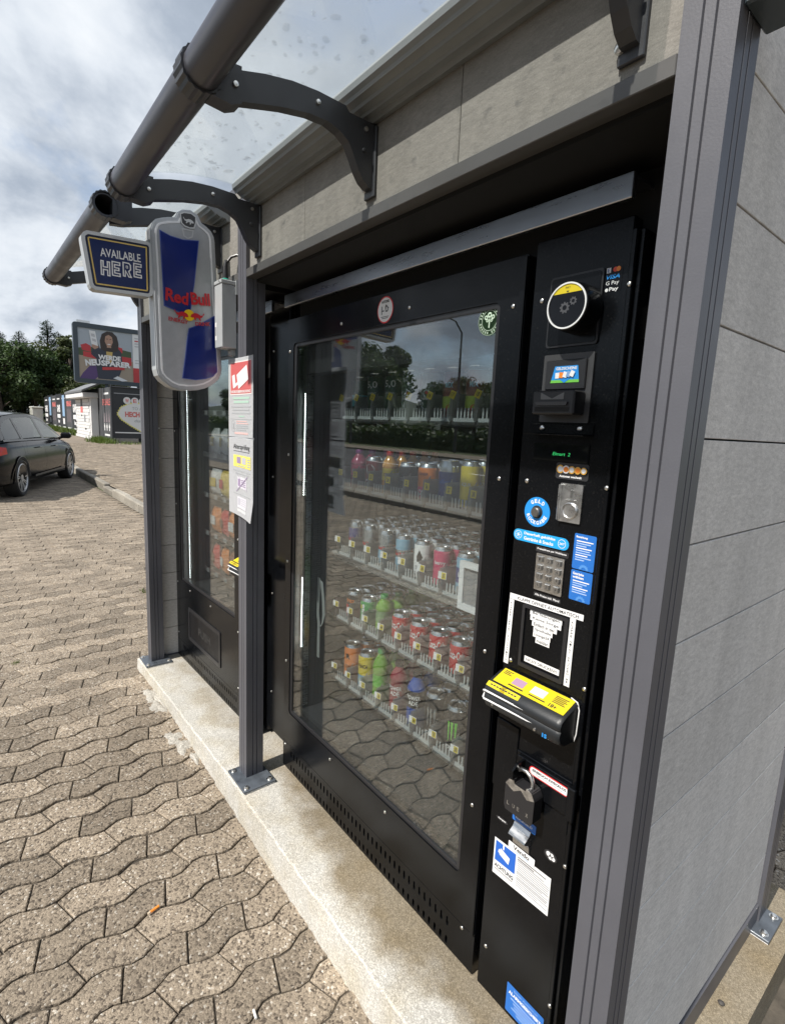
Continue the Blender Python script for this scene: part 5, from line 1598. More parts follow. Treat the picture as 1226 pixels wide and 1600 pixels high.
for bi, m in enumerate(m_bag):
    g = MB(); w, h, t_ = .055, .15, .03
    nu, nv = 7, 9
    for sgn in (-1, 1):
        vs_ = []
        for j in range(nv):
            for i in range(nu):
                u, v = i / (nu - 1) * 2 - 1, j / (nv - 1) * 2 - 1
                pf = max(0, (1 - u * u)) ** .5 * max(0, (1 - abs(v) ** 3)) ** .6
                vs_.append((u * w * (1 - .05 * abs(v) + .02 * math.sin(9 * v)), sgn * t_ * pf, (v + 1) * h / 2))
        g.add(vs_, [(j * nu + i, j * nu + i + 1, (j + 1) * nu + i + 1, (j + 1) * nu + i) for j in range(nv - 1) for i in range(nu - 1)], 0)
    g.poly(rect(-.03, .05, .03, .10), lambda u, v, n=0: (u, -.0295 - n, v), .001, 1)
    bagme.append(mesh_from('snack_bag', g, [m, m_bag[(bi + 2) % 5]], smooth=True))
for si, zs in enumerate((1.56, 1.33, 1.10, .88, .66)):
    g = MB(); g.box(-3.0, -2.25, 1.07, 1.55, zs - .014, zs - .004); s_ = obj('shelf', g, m_tray, vf)
    g = MB(); g.cbox(-3.0, -2.25, 1.062, 1.069, zs - .016, zs + .012, .001); obj('shelf_front_edge', g, m_clear, s_)
    for k in range(6):
        x = -2.94 + k * .125
        g = MB(); g.box(x - .022, x + .022, 1.0585, 1.0615, zs - .012, zs + .010); obj('price_tag', g, m_lightgrey, s_)
        if k > 2 or si == 0: continue
        o = bpy.data.objects.new('snack_bag', bagme[BAGC[si][k]]); COL.objects.link(o)
        # stands in the far machine, which is turned by 0.024 rad about its right end
        px_, py_ = x + 1.80, 1.12 - .93
        o.location = (-1.80 + px_ - .024 * py_, .93 + py_ + .024 * px_, zs - .003); o.rotation_euler.z = rc_.uniform(-.2, .2)
        tag(o, ['orange', 'red', 'white', 'brown', 'yellow'][BAGC[si][k]] + ' snack bag, ' + ORD[k] + ' from the left on the ' + SHN[si] + ' shelf of the far machine', 'snack bag', 'snack bags in the far machine')
vf.rotation_euler.z = 0.024

# ================================================================== PROJECTING SIGN
m_face = mat('sign_face_silver', (0.43, 0.45, 0.47), 0.33, var=0.06, vscale=40, metal=0.25)
m_case = mat('sign_case_grey', (0.38, 0.40, 0.41), 0.35, var=0.05, vscale=15)
m_edge = mat('sign_edge_white', (0.55, 0.57, 0.58), 0.4)
m_sblue = mat('sign_blue', (0.008, 0.020, 0.16), 0.22, coat=0.4)
m_pblue = mat('plate_blue', (0.010, 0.022, 0.10), 0.30)
m_sred = mat('sign_red', (0.52, 0.02, 0.03), 0.3)
FX = lambda u, v, n=0.0: (-1.938 + n, u * 1.02, 1.52 + (v - 1.52) * 1.02)
sg = thing('can_shaped_sign', 'tall illuminated sign shaped like a blue and silver drink can', 'sign', (-1.96, 0.62, 1.619))
can_out = [(0.502,2.137),(0.512,2.150),(0.528,2.158),(0.550,2.166),(0.572,2.172),(0.580,2.189),(0.598,2.202),(0.623,2.207),(0.647,2.198),(0.660,2.176),(0.677,2.168),(0.693,2.156),(0.701,2.142),(0.704,2.125),(0.708,2.034),(0.725,1.702),(0.722,1.684),(0.712,1.664),(0.690,1.644),(0.665,1.630),(0.635,1.621),(0.600,1.617),(0.570,1.618),(0.545,1.627),(0.522,1.643),(0.508,1.660),(0.503,1.680),(0.498,1.999),(0.494,2.100),(0.496,2.120)]
def shrink(pts, d):
    o = inset(pts[::-1], d)
    return o[::-1]
area = sum(can_out[i][0] * can_out[(i + 1) % len(can_out)][1] - can_out[(i + 1) % len(can_out)][0] * can_out[i][1] for i in range(len(can_out)))
if area > 0: can_out = can_out[::-1]
g = MB(); g.slab(can_out, FX, -.058, -.003, 0)
obj('housing', g, m_case, sg)
g = MB(); co1 = shrink(can_out, .004); g.ring(can_out, co1, FX, -.0028, 0); g.slab(co1, FX, -.0028, .002, 0)
obj('front_panel', g, m_face, sg)
g = MB()
la, lb = shrink(can_out, .014), shrink(can_out, .0195)
g.ring(la, lb, FX, .0035); g.wall(la, FX, .002, .0035); g.wall(lb, FX, .002, .0035)
obj('raised_outline', g, mat('outline_white', (.74, .76, .78), .35), sg)
b1 = [(0.522,2.119),(0.556,2.109),(0.596,2.107),(0.648,2.116),(0.640,2.05),(0.631,1.975),(0.626,1.946),(0.620,1.905),(0.615,1.873),(0.581,1.873),(0.530,1.886)]
b2 = [(0.609,1.826),(0.640,1.842),(0.699,1.882),(0.704,1.75),(0.707,1.690),(0.690,1.672),(0.665,1.662),(0.630,1.655),(0.585,1.657),(0.597,1.74),(0.605,1.805)]
for b_ in (b1, b2):
    g = MB(); g.slab(b_, FX, .002, .0048); o = obj('blue_panel', g, m_sblue, sg)
    g = MB()
    if True:
        a_ = sum(b_[i][0] * b_[(i + 1) % len(b_)][1] - b_[(i + 1) % len(b_)][0] * b_[i][1] for i in range(len(b_)))
        bb = b_ if a_ > 0 else b_[::-1]
        g.ring(bb, inset(bb, .0022), FX, .0052)
    obj('panel_rim', g, mat('rim_blue', (.06, .10, .36), .35), o)
g = MB()
g.text('Red', FX, .534, 1.904, .074, .041, .0062, 0, bold=.035, rot=-.06); g.text('Bull', FX, .619, 1.904, .066, .041, .0062, 0, bold=.035, rot=.10)
obj('lettering', g, m_sred, sg)
# two bulls before a sun disc
g = MB()
g.poly(disc(.611, 1.869, .0185, 26), FX, .0058, 0)
bull = [(-.047, .018), (-.044, .008), (-.036, .006), (-.026, .012), (-.016, .012), (-.006, .006), (-.002, -.003), (-.008, -.006), (-.013, -.004), (-.017, -.014), (-.021, -.014), (-.019, -.004), (-.028, -.004), (-.034, -.013), (-.038, -.012), (-.035, -.003), (-.041, -.001), (-.044, .004), (-.049, .012)]
g.poly([(.611 + u, 1.866 + v * .9) for u, v in bull], FX, .0066, 1); g.poly([(.613 - u, 1.868 + v * .9) for u, v in bull], FX, .0066, 1)
obj('emblem', g, [mat('sun_yellow', (.85, .55, .01), .35), m_sred], sg)
g = MB(); g.text('ENERGY', FX, .543, 1.842, .064, .0125, .0062, 0, rot=-.06, bold=.03); g.text('DRINK', FX, .632, 1.838, .052, .0125, .0062, 0, rot=.12, bold=.03)
obj('caption', g, mat('caption_red', (.42, .03, .04), .4), sg)
# ring pull at the top with a small animal mark
g = MB()
tp = [(.586, 2.186), (.600, 2.194), (.624, 2.197), (.641, 2.189), (.640, 2.168), (.634, 2.150), (.618, 2.146), (.602, 2.148), (.590, 2.156)]
a_ = sum(tp[i][0] * tp[(i + 1) % len(tp)][1] - tp[(i + 1) % len(tp)][0] * tp[i][1] for i in range(len(tp)))
if a_ < 0: tp = tp[::-1]
g.slab(tp, FX, .002, .0042, 0); g.ring(tp, inset(tp, .004), FX, .0046, 1); 
t2 = [(u, v - .0) for u, v in [(.592, 2.142), (.632, 2.144), (.628, 2.122), (.612, 2.112), (.598, 2.118)]][::-1]
a_ = sum(t2[i][0] * t2[(i + 1) % 5][1] - t2[(i + 1) % 5][0] * t2[i][1] for i in range(5))
if a_ < 0: t2 = t2[::-1]
g.ring(t2, inset(t2, .004), FX, .0036, 1)
g.poly([(.600 + (u + .045) * .75, 2.168 + v * .6) for u, v in bull], FX, .0048, 1)
obj('ring_pull', g, [m_darkgrey, m_edge], sg)
g = MB(); g.tube([(-1.966, .715, 1.879), (-1.905, .738, 1.879)], .012, 14); obj('mount_tube', g, m_case, sg, smooth=True)
g = MB(); g.cbox(-1.978, -1.940, .5005, .5055, 2.095, 2.128, .001); obj('side_latch', g, m_white, sg)

ps = thing('plate_sign', 'dark blue sign with yellow border reading AVAILABLE HERE beside the can sign', 'sign', (-1.96, 0.41, 1.908))
pl_o = [(0.306,2.060),(0.316,2.067),(0.486,2.076),(0.496,2.072),(0.501,2.062),(0.5005,1.927),(0.497,1.913),(0.486,1.907),(0.332,1.900),(0.322,1.905),(0.317,1.916),(0.301,2.040),(0.301,2.052)][::-1]
a_ = sum(pl_o[i][0] * pl_o[(i + 1) % len(pl_o)][1] - pl_o[(i + 1) % len(pl_o)][0] * pl_o[i][1] for i in range(len(pl_o)))
if a_ < 0: pl_o = pl_o[::-1]
g = MB(); g.slab(pl_o, FX, -.050, -.0075); obj('housing', g, m_case, ps)
g = MB(); p1 = inset(pl_o, .010); g.ring(pl_o, p1, FX, -.0035); g.wall(p1, FX, -.006, -.0035); obj('front_rim', g, m_edge, ps)
g = MB(); g.poly(p1, FX, -.005); obj('front_panel', g, mat('plate_dark', (.012, .018, .05), .3), ps)
g = MB(); p2 = inset(pl_o, .0175); g.poly(p2, FX, -.0046, 0)
o = obj('blue_field', g, m_pblue, ps)
g = MB(); pa, pb = inset(pl_o, .0165), inset(pl_o, .0205); g.ring(pa, pb, FX, -.004); obj('yellow_border', g, mat('border_yellow', (.72, .52, .16), .4), ps)
g = MB()
g.text('AVAILABLE', FX, .350, 2.0015, .1155, .0245, -.0038, 0, bold=.012, rot=.055)
obj('lettering', g, m_white, ps)
def stroke_text(txt, u0, v0, w, h, hgap):
    # outlined capitals drawn as tube strokes
    L = dict(H=[(0, 0), (.32, 0), (.32, .36), (.60, .36), (.60, 0), (.92, 0), (.92, 1), (.60, 1), (.60, .62), (.32, .62), (.32, 1), (0, 1)],
             E=[(0, 0), (.85, 0), (.85, .26), (.34, .26), (.34, .38), (.75, .38), (.75, .62), (.34, .62), (.34, .74), (.85, .74), (.85, 1), (0, 1)],
             R=[(0, 0), (.30, 0), (.30, .34), (.55, 0), (.92, 0), (.66, .40), (.84, .54), (.84, .86), (.66, 1), (0, 1)])
    cw = w / len(txt)
    for i, ch in enumerate(txt):
        pts = [(u0 + cw * i + a * cw * .95, v0 + b * h + .004 * i) for a, b in L[ch]]
        ar = sum(pts[q][0] * pts[(q + 1) % len(pts)][1] - pts[(q + 1) % len(pts)][0] * pts[q][1] for q in range(len(pts)))
        if ar < 0: pts = pts[::-1]
        g.ring(pts, inset(pts, .0036), FX, -.0038)
        if ch == 'R':
            hl = [(u0 + cw * i + a * cw * .95, v0 + b * h + .004 * i) for a, b in [(.32, .60), (.54, .60), (.54, .78), (.32, .78)]]
            g.ring(hl, inset(hl, .0018), FX, -.0038)
g = MB(); stroke_text('HERE', .349, 1.947, .124, .044, 0); obj('outline_lettering', g, m_white, ps)
g = MB(); g.cbox(-1.983, -1.953, .5095, .519, 1.94, 2.06, .001); obj('mount_strip', g, m_case, ps)

# power box on the middle post
pb_ = thing('power_box', 'small grey metal power box with black cable screwed to the middle post', 'power box', (-1.87, 0.73, 1.77))
g = MB(); g.cbox(-1.915, -1.850, .706, .7615, 1.772, 1.985, .003); obj('box_body', g, m_case, pb_)
g = MB(); g.cbox(-1.9165, -1.8485, .7045, .7618, 1.9855, 1.999, .002); obj('box_lid', g, m_case, pb_)
g = MB(); g.slab([(.757, 1.955), (.790, 1.955), (.790, 1.985), (.782, 1.99), (.782, 2.003), (.757, 2.003)], lambda u, v, n=0: (-1.8485 + n, u, v), 0, .003); obj('hook_plate', g, m_case, pb_)
g = MB(); g.cbox(-1.895, -1.865, .745, .7625, 1.750, 1.772, .001); obj('lower_lug', g, m_case, pb_)
g = MB(); g.poly(rect(-1.910, 1.80, -1.895, 1.86), front(.706), .0006, 0); g.poly(rect(-1.9085, 1.815, -1.897, 1.845), front(.706), .001, 1); obj('rating_label', g, [m_white, m_greyink], pb_)
g = MB(); g.lathe([(.013, 0), (.013, .008), (.011, .010)], (-1.882, .733, 1.999), 12, 'z'); obj('cable_gland', g, mat('gland_green', (.02, .28, .2), .4), pb_, smooth=True)
g = MB(); g.tube([(-1.882, .733, 2.005), (-1.882, .733, 2.045), (-1.880, .736, 2.07)], [.011, .0095, .006], 10); g.tube([(-1.880, .736, 2.06), (-1.872, .75, 2.082), (-1.855, .765, 2.088), (-1.84, .775, 2.082), (-1.835, .78, 2.05)], .005, 8); obj('cable', g, m_plastic, pb_, smooth=True)
screw(pb_, -1.862, 1.992, .7045, .003); screw(pb_, -1.88, 1.762, .745, .004)

# ================================================================== PAPER NOTICES ON THE MIDDLE POST
m_pink = mat('faded_red_print', (.58, .13, .13), .3); m_palegreen = mat('pale_green_print', (.42, .60, .50), .3); m_lightink = mat('faded_ink', (.42, .44, .46), .3); m_pinkp = mat('pale_pink_print', (.70, .48, .46), .3); m_offw = mat('print_white', (.78, .76, .74), .3)
m_sheet, _t, _b = base_mat('translucent_sheet')
_b.inputs['Base Color'].default_value = (.80, .81, .83, 1); _b.inputs['Roughness'].default_value = .25
_tl = N(_t, 'ShaderNodeBsdfTranslucent'); _tl.inputs[0].default_value = (.7, .72, .75, 1)
_mx = N(_t, 'ShaderNodeMixShader'); _mx.inputs[0].default_value = .5
lk(_t, _b.outputs[0], _mx.inputs[1]); lk(_t, _tl.outputs[0], _mx.inputs[2]); lk(_t, _mx.outputs[0], _t.nodes['Material Output'].inputs[0])
NX0, NX1 = -1.905, -1.688
def notice(z0, z1, bendr, label):
    def fr_(u, v, n=0.0):
        t_ = (u - NX0) / (NX1 - NX0); s_ = (z1 - v) / (z1 - z0)
        lift = .010 * (t_ - .45) ** 2 * 2 + bendr * max(0, s_ - .75) * 4 * t_ ** 2
        return (u, .7555 - lift - n, v - (.013 * t_ * s_ * (1 if bendr > .004 else 0)))
    ob = thing('paper_notice', label, 'notice', (-1.80, .755, z0), 'laminated notices on the middle post')
    g = MB()
    nu, nv = 9, 13
    for n_ in (0, -.0012):
        vs_ = [fr_(NX0 + (NX1 - NX0) * i / (nu - 1), z0 + (z1 - z0) * j / (nv - 1), n_) for j in range(nv) for i in range(nu)]
        g.add(vs_, [(j * nu + i, j * nu + i + 1, (j + 1) * nu + i + 1, (j + 1) * nu + i) for j in range(nv - 1) for i in range(nu - 1)])
    obj('sheet', g, m_sheet, ob, smooth='all')
    return ob, fr_
def pq(g, fr_, u0, v0, u1, v1, mi, n=.0008):
    # flat print that follows the curl of its sheet
    nu, nv = max(1, int(abs(u1 - u0) / .025)), max(1, int(abs(v1 - v0) / .02))
    vs_ = [fr_(u0 + (u1 - u0) * i / nu, v0 + (v1 - v0) * j / nv, n) for j in range(nv + 1) for i in range(nu + 1)]
    g.add(vs_, [(j * (nu + 1) + i, j * (nu + 1) + i + 1, (j + 1) * (nu + 1) + i + 1, (j + 1) * (nu + 1) + i) for j in range(nv) for i in range(nu)], mi)
ob, F1 = notice(1.464, 1.740, .001, 'upper laminated notice with faded red camera picture on the middle post')
g = MB()
pq(g, F1, -1.890, 1.612, -1.700, 1.728, 0); pq(g, F1, -1.886, 1.616, -1.704, 1.724, 1, .0012)
def rot_rect(cx_, cz_, w, h, a): return [(cx_ + u * math.cos(a) - v * math.sin(a), cz_ + u * math.sin(a) + v * math.cos(a)) for u, v in rect(-w / 2, -h / 2, w / 2, h / 2)]
g.poly(rot_rect(-1.783, 1.672, .095, .052, .32), F1, .0018, 2); g.poly(rot_rect(-1.858, 1.660, .022, .045, .2), F1, .0018, 2); g.poly(rot_rect(-1.84, 1.648, .05, .01, .35), F1, .0018, 2)
g.text('VIDEOÜBERWACHUNG', F1, -1.882, 1.619, .172, .011, .0018, 2, bold=.03)
for i, (a, b) in enumerate(((-1.868, -1.722), (-1.862, -1.728))): pq(g, F1, a, 1.597 - i * .0135, b, 1.6045 - i * .0135, 3)
for i, (a, b) in enumerate(((-1.882, -1.708), (-1.872, -1.722), (-1.878, -1.714), (-1.820, -1.772))): pq(g, F1, a, 1.5695 - i * .0115, b, 1.574 - i * .0115, 3 if i == 3 else 4)
pq(g, F1, -1.892, 1.5265, -1.698, 1.5275, 4)
g.ring(disc(-1.867, 1.502, .016, 20, .021), disc(-1.867, 1.502, .0145, 20, .0195), F1, .0012, 4); g.poly([(-1.872, 1.512), (-1.862, 1.512), (-1.865, 1.492), (-1.869, 1.492)], F1, .0012, 4)
for i, (w, mi) in enumerate(((.095, 5), (.11, 5), (.105, 4), (.11, 4), (.09, 4))): pq(g, F1, -1.842, 1.518 - i * .0075, -1.842 + w, 1.5215 - i * .0075, mi)
pq(g, F1, -1.856, 1.474, -1.735, 1.481, 5)
obj('print', g, [m_offw, m_pink, m_white, m_palegreen, m_lightink, m_pinkp], ob)
ob, F2 = notice(1.182, 1.461, .010, 'lower laminated notice headed Altersprüfung with yellow band on the middle post')
g = MB()
g.text('Altersprüfung', F2, -1.866, 1.417, .146, .022, .0010, 0, bold=.005); pq(g, F2, -1.866, 1.413, -1.722, 1.4145, 0)
pq(g, F2, -1.866, 1.358, -1.710, 1.400, 1); pq(g, F2, -1.838, 1.371, -1.803, 1.394, 2, .0013); pq(g, F2, -1.792, 1.371, -1.757, 1.394, 3, .0013); 
for i in range(4): pq(g, F2, -1.745, 1.388 - i * .008, -1.716, 1.392 - i * .008, 4, .0013)
pq(g, F2, -1.83, 1.362, -1.76, 1.365, 4, .0013)
pq(g, F2, -1.870, 1.343, -1.712, 1.3475, 4); pq(g, F2, -1.852, 1.333, -1.728, 1.337, 4)
# crossed-out card
pq(g, F2, -1.833, 1.283, -1.750, 1.324, 5); pq(g, F2, -1.828, 1.290, -1.808, 1.316, 2, .0012)
for i in range(4): pq(g, F2, -1.80, 1.312 - i * .007, -1.757, 1.315 - i * .007, 2, .0012)
for s_ in (-1, 1):
    g.poly([(-1.842, 1.304 - s_ * .034), (-1.840, 1.302 - s_ * .034), (-1.740, 1.304 + s_ * .026), (-1.742, 1.306 + s_ * .026)], F2, .0016, 2)
pq(g, F2, -1.866, 1.259, -1.712, 1.2625, 4)
pq(g, F2, -1.833, 1.212, -1.750, 1.252, 5); pq(g, F2, -1.828, 1.222, -1.806, 1.247, 3, .0012)
for i in range(4): pq(g, F2, -1.80, 1.244 - i * .007, -1.757, 1.247 - i * .007, 3, .0012)
pq(g, F2, -1.834, 1.198, -1.748, 1.208, 6)
obj('print', g, [m_ink, mat('notice_yellow', (.82, .74, .16), .3), mat('card_violet', (.33, .25, .40), .3), mat('card_grey', (.50, .50, .56), .3), m_lightink, mat('card_pale', (.66, .65, .70), .3), mat('pale_grey_print', (.64, .65, .66), .3)], ob)
g = MB(); g.box(-1.90, -1.692, .7553, .7565, 1.4595, 1.4655); obj('tape_strip', g, m_lightink, ob)
# ================================================================== STREET BEHIND
# ---------------- parked car
CH = Vector((-0.9355, 0.3534, 0)); CS = Vector((0.3534, 0.9355, 0))
car = thing('parked_car', 'black estate car parked nose-in against the kerb on the left', 'car', (0, 0, 0))
WB = 3.20
fw, rw = Vector((-14.57, 1.73, 0)), Vector((-11.55, 0.59, 0))
cc = (fw + rw) / 2 - CS * 0.80
car.location = cc
def CF(x, y, z): return CH * x - CS * y + Vector((0, 0, z)) + cc     # x forward, y to the car's left, z up
m_paint = mat('car_black_paint', (0.006, 0.006, 0.007), 0.14, coat=0.05, spec=0.2)
m_carglass = thin_glass('car_glass', (0.26, 0.32, 0.32), 1.32)
m_tyre = mat('tyre_rubber', (0.014, 0.014, 0.014), 0.8)
m_rim = mat('alloy_rim', (0.55, 0.55, 0.55), 0.35, metal=0.8)
m_chrome = mat('chrome_trim', (0.6, 0.6, 0.6), 0.2, metal=1)
m_tail = mat('tail_red', (0.45, 0.01, 0.012), 0.2, coat=.5)
m_int = mat('car_interior', (0.03, 0.03, 0.032), 0.7)
# body: stations along x with (half width, bottom z, belt z)
ST = [(-2.55, .62, .42, .78), (-2.48, .80, .30, .92), (-2.30, .88, .24, .99), (-1.9, .915, .22, 1.01), (-1.4, .93, .20, 1.01), (-.8, .935, .19, 1.0), (0, .94, .19, .99), (.7, .935, .19, .965), (1.15, .93, .19, .93), (1.5, .92, .20, .89), (1.9, .90, .21, .83), (2.2, .85, .23, .75), (2.42, .74, .26, .66), (2.52, .55, .32, .56)]
g = MB(); npf = None
secs = []
for x, w, zb, zt in ST:
    h = zt - zb
    half = [(0.0, zb), (w * .86, zb), (w * .975, zb + .05), (w * .99, zb + h * .30), (w, zb + h * .52), (w * .985, zb + h * .64), (w * .975, zb + h * .80), (w * .945, zb + h * .94), (w * .90, zt), (w * .5, zt + (.035 if x > 1 else .0)), (0, zt + (.05 if x > 1 else 0))]
    secs.append([CF(x, -a, b) for a, b in half] + [CF(x, a, b) for a, b in half[-2:0:-1]])
k = len(secs[0])
vs_ = [tuple(v) for s_ in secs for v in s_]
fs = [(r_ * k + i, r_ * k + (i + 1) % k, (r_ + 1) * k + (i + 1) % k, (r_ + 1) * k + i) for r_ in range(len(secs) - 1) for i in range(k)] + [tuple(range(k)), tuple(range(len(secs) * k - 1, (len(secs) - 1) * k - 1, -1))]
g.add(vs_, fs)
body = obj('body', g, m_paint, car, smooth=True)
# greenhouse: roof skin + pillars, glass set between
RS = [(-2.36, .99, .74), (-2.05, 1.30, .66), (-1.6, 1.43, .64), (-1.0, 1.475, .64), (-.3, 1.485, .64), (.15, 1.46, .635), (.45, 1.41, .62), (1.28, .93, .80)]
g = MB()
vs_, n_ = [], len(RS)
for x, z, w in RS:
    for f_ in (-1, -.9, -.5, 0, .5, .9, 1): vs_.append(CF(x, f_ * w, z + (.035 * (1 - f_ * f_) if z > 1.1 else 0)))
# roof only between the top of the rear window and the top of the windscreen
g.add([tuple(v) for v in vs_], [(r_ * 7 + i, r_ * 7 + i + 1, (r_ + 1) * 7 + i + 1, (r_ + 1) * 7 + i) for r_ in range(1, 6) for i in range(6)])
obj('roof', g, m_paint, car, smooth='all')
g = MB(); g.add([tuple(v) for v in vs_], [(6 * 7 + i, 6 * 7 + i + 1, 7 * 7 + i + 1, 7 * 7 + i) for i in range(6)]); obj('windscreen', g, m_carglass, car)
g = MB(); g.add([tuple(v) for v in vs_], [(i, i + 1, 7 + i + 1, 7 + i) for i in range(6)]); obj('rear_window', g, m_carglass, car)
def side(x, z, s, off=0.0):
    t_ = max(0, min(1, (z - .96) / (1.45 - .96)))
    w = .885 - (.885 - .635) * t_ + off
    return CF(x, -s * w, z)
top = [(-2.30, 1.02), (-2.02, 1.29), (-1.6, 1.42), (-1.0, 1.462), (-.3, 1.472), (.15, 1.448), (.45, 1.395), (.85, 1.17), (1.25, .94)]
bot = lambda x: 1.005 if x < -.3 else 1.005 - (x + .3) * .035
for s in (1, -1):
    g = MB()
    # frame strip along the top edge
    inn = [(-2.12, 1.045), (-1.95, 1.235), (-1.57, 1.36), (-1.0, 1.405), (-.3, 1.415), (.13, 1.392), (.40, 1.345), (.78, 1.135), (1.02, .995)]
    vs_ = [tuple(side(x, z, s, .004)) for x, z in top] + [tuple(side(x, z, s, .004)) for x, z in inn]
    n_ = len(top)
    g.add(vs_, [(i, i + 1, n_ + i + 1, n_ + i) for i in range(n_ - 1)])
    for xa, xb in ((-1.26, -1.16), (-.10, .02)):
        za = [1.386, 1.393] if xa < -1 else [1.412, 1.404]
        g.add([tuple(side(xa - .10, bot(xa), s, .005)), tuple(side(xb - .10, bot(xb), s, .005)), tuple(side(xb, za[1], s, .005)), tuple(side(xa, za[0], s, .005))], [(0, 1, 2, 3)])
    g.add([tuple(side(x, z, s, .006)) for x, z in ((-2.2, 1.0), (1.1, .955), (1.1, .985), (-2.2, 1.035))], [(0, 1, 2, 3)])
    obj('window_frame', g, m_paint, car)
    for pts in ([(-2.10, 1.03), (-1.36, 1.03), (-1.26, 1.386), (-1.57, 1.36), (-1.95, 1.235)], [(-1.26, 1.03), (-.20, 1.03), (-.10, 1.412), (-.3, 1.415), (-1.0, 1.405), (-1.16, 1.393)], [(-.08, 1.02), (1.0, .99), (.78, 1.135), (.40, 1.345), (.13, 1.392), (.02, 1.402)]):
        g = MB(); g.add([tuple(side(x, z, s)) for x, z in pts], [tuple(range(len(pts)))]); obj('side_window', g, m_carglass, car)
    g = MB()
    for x, zz_ in ((-.62, .845), (.42, .83)):
        a = CF(x, -s * .935, zz_); 
        g.tube([CF(x - .09, -s * .928, zz_), CF(x - .07, -s * .955, zz_ + .004), CF(x + .07, -s * .955, zz_), CF(x + .09, -s * .928, zz_)], .011, 6)
    obj('door_handle', g, m_paint, car)
    g = MB()
    mirror = [(.78, 1.04, .95), (.95, 1.03, .99)]
    for (x0, x1, y0, y1, z0, z1) in ((.84, .98, .93, 1.13, .97, 1.10),):
        q = MB(); q.cbox(x0, x1, y0, y1, z0, z1, .035)
        g.add([tuple(CF(a, -s * b, c)) for a, b, c in q.v], q.f)
    g.tube([CF(.92, -s * .88, .96), CF(.92, -s * .96, 1.0)], .03, 6)
    obj('wing_mirror', g, m_paint, car)
    g = MB(); pts = [(-2.49, .77), (-2.24, .80), (-2.28, .91), (-2.46, .93)]
    g.add([tuple(CF(x, -s * ((.845 if x < -2.3 else .912) + .012), z)) for x, z in pts], [(0, 1, 2, 3)]); obj('tail_light', g, m_tail, car)
    g = MB(); g.add([tuple(CF(x, -s * .948, z)) for x, z in ((-.98, .30), (1.02, .30), (1.02, .34), (-.98, .34))], [(0, 1, 2, 3)]); obj('sill_trim', g, m_plastic, car)
    # door shut lines
    g = MB()
    for x in (-1.30, -.18, .96):
        g.add([tuple(CF(x - .003, -s * .9475, z)) for z in (.32,)] + [tuple(CF(x + .004, -s * .9475, .32)), tuple(CF(x + .004, -s * .925, .97)), tuple(CF(x - .003, -s * .925, .97))], [(0, 1, 2, 3)])
    obj('shut_line', g, m_void, car)
g = MB(); q = MB(); q.cbox(-1.7, .7, -.62, .62, .55, .98, .05); g.add([tuple(CF(*v)) for v in q.v], q.f)
for x in (-.55, .35):
    for s in (-1, 1):
        q = MB(); q.cbox(x - .08, x + .08, s * .36 - .2, s * .36 + .2, .9, 1.28, .05); g.add([tuple(CF(*v)) for v in q.v], q.f)
obj('interior', g, m_int, car)
def wheel(x, s):
    c = CF(x, -s * .83, .33)
    def P(rad, a, y): return tuple(c + CH * (rad * math.cos(a)) + Vector((0, 0, rad * math.sin(a))) + CS * (s * y))
    g = MB(); seg = 30
    prof = [(.20, .02), (.255, .085), (.30, .105), (.325, .09), (.335, .05), (.335, -.10), (.32, -.13), (.2, -.13)]
    vs_ = [P(r_, 2 * PI * i / seg, y) for r_, y in prof for i in range(seg)]
    g.add(vs_, [(j * seg + i, j * seg + (i + 1) % seg, (j + 1) * seg + (i + 1) % seg, (j + 1) * seg + i) for j in range(len(prof) - 1) for i in range(seg)])
    ty = obj('wheel', g, m_tyre, car, smooth=True)
    g = MB()
    vs_ = [P(r_, 2 * PI * i / seg, y) for r_, y in ((.262, .092), (.250, .098), (.240, .06)) for i in range(seg)]
    g.add(vs_, [(j * seg + i, j * seg + (i + 1) % seg, (j + 1) * seg + (i + 1) % seg, (j + 1) * seg + i) for j in range(2) for i in range(seg)])
    for i in range(9):
        for d_ in (-.10, .10):
            a = 2 * PI * i / 9 + .2
            g.add([P(.05, a + d_ * 1.5 - .16, .075), P(.05, a + d_ * 1.5 + .16, .075), P(.250, a + d_ + .045, .088), P(.250, a + d_ - .045, .088)], [(0, 1, 2, 3)])
    g.add([P(.065, 2 * PI * i / 12, .085) for i in range(12)], [tuple(range(12))])
    obj('rim', g, m_rim, ty)
    g = MB(); g.add([P(.245, 2 * PI * i / 20, .03) for i in range(20)], [tuple(range(20))]); obj('hub_shadow_disc', g, m_tyre, ty)  # dark disc behind the spokes, standing in for shade inside the wheel
    # arch lining drawn as a dark lip just proud of the wing
    g = MB()
    for i in range(16):
        a0, a1 = PI * (i / 16) , PI * ((i + 1) / 16)
        g.add([P(.335, a0, .1), P(.335, a1, .1), P(.385, a1, .106), P(.385, a0, .106)], [(0, 1, 2, 3)])
    obj('wheel_arch', g, m_void, car)
    g = MB()
    for i in range(16):
        a0, a1 = PI * (i / 16) - .1, PI * ((i + 1) / 16) + .1
        g.add([P(.382, a0, .105), P(.382, a1, .105), P(.405, a1, .102), P(.405, a0, .102)], [(0, 1, 2, 3)])
    obj('arch_lip', g, m_paint, car)
for x in (WB / 2, -WB / 2):
    for s in (1, -1): wheel(x, s)

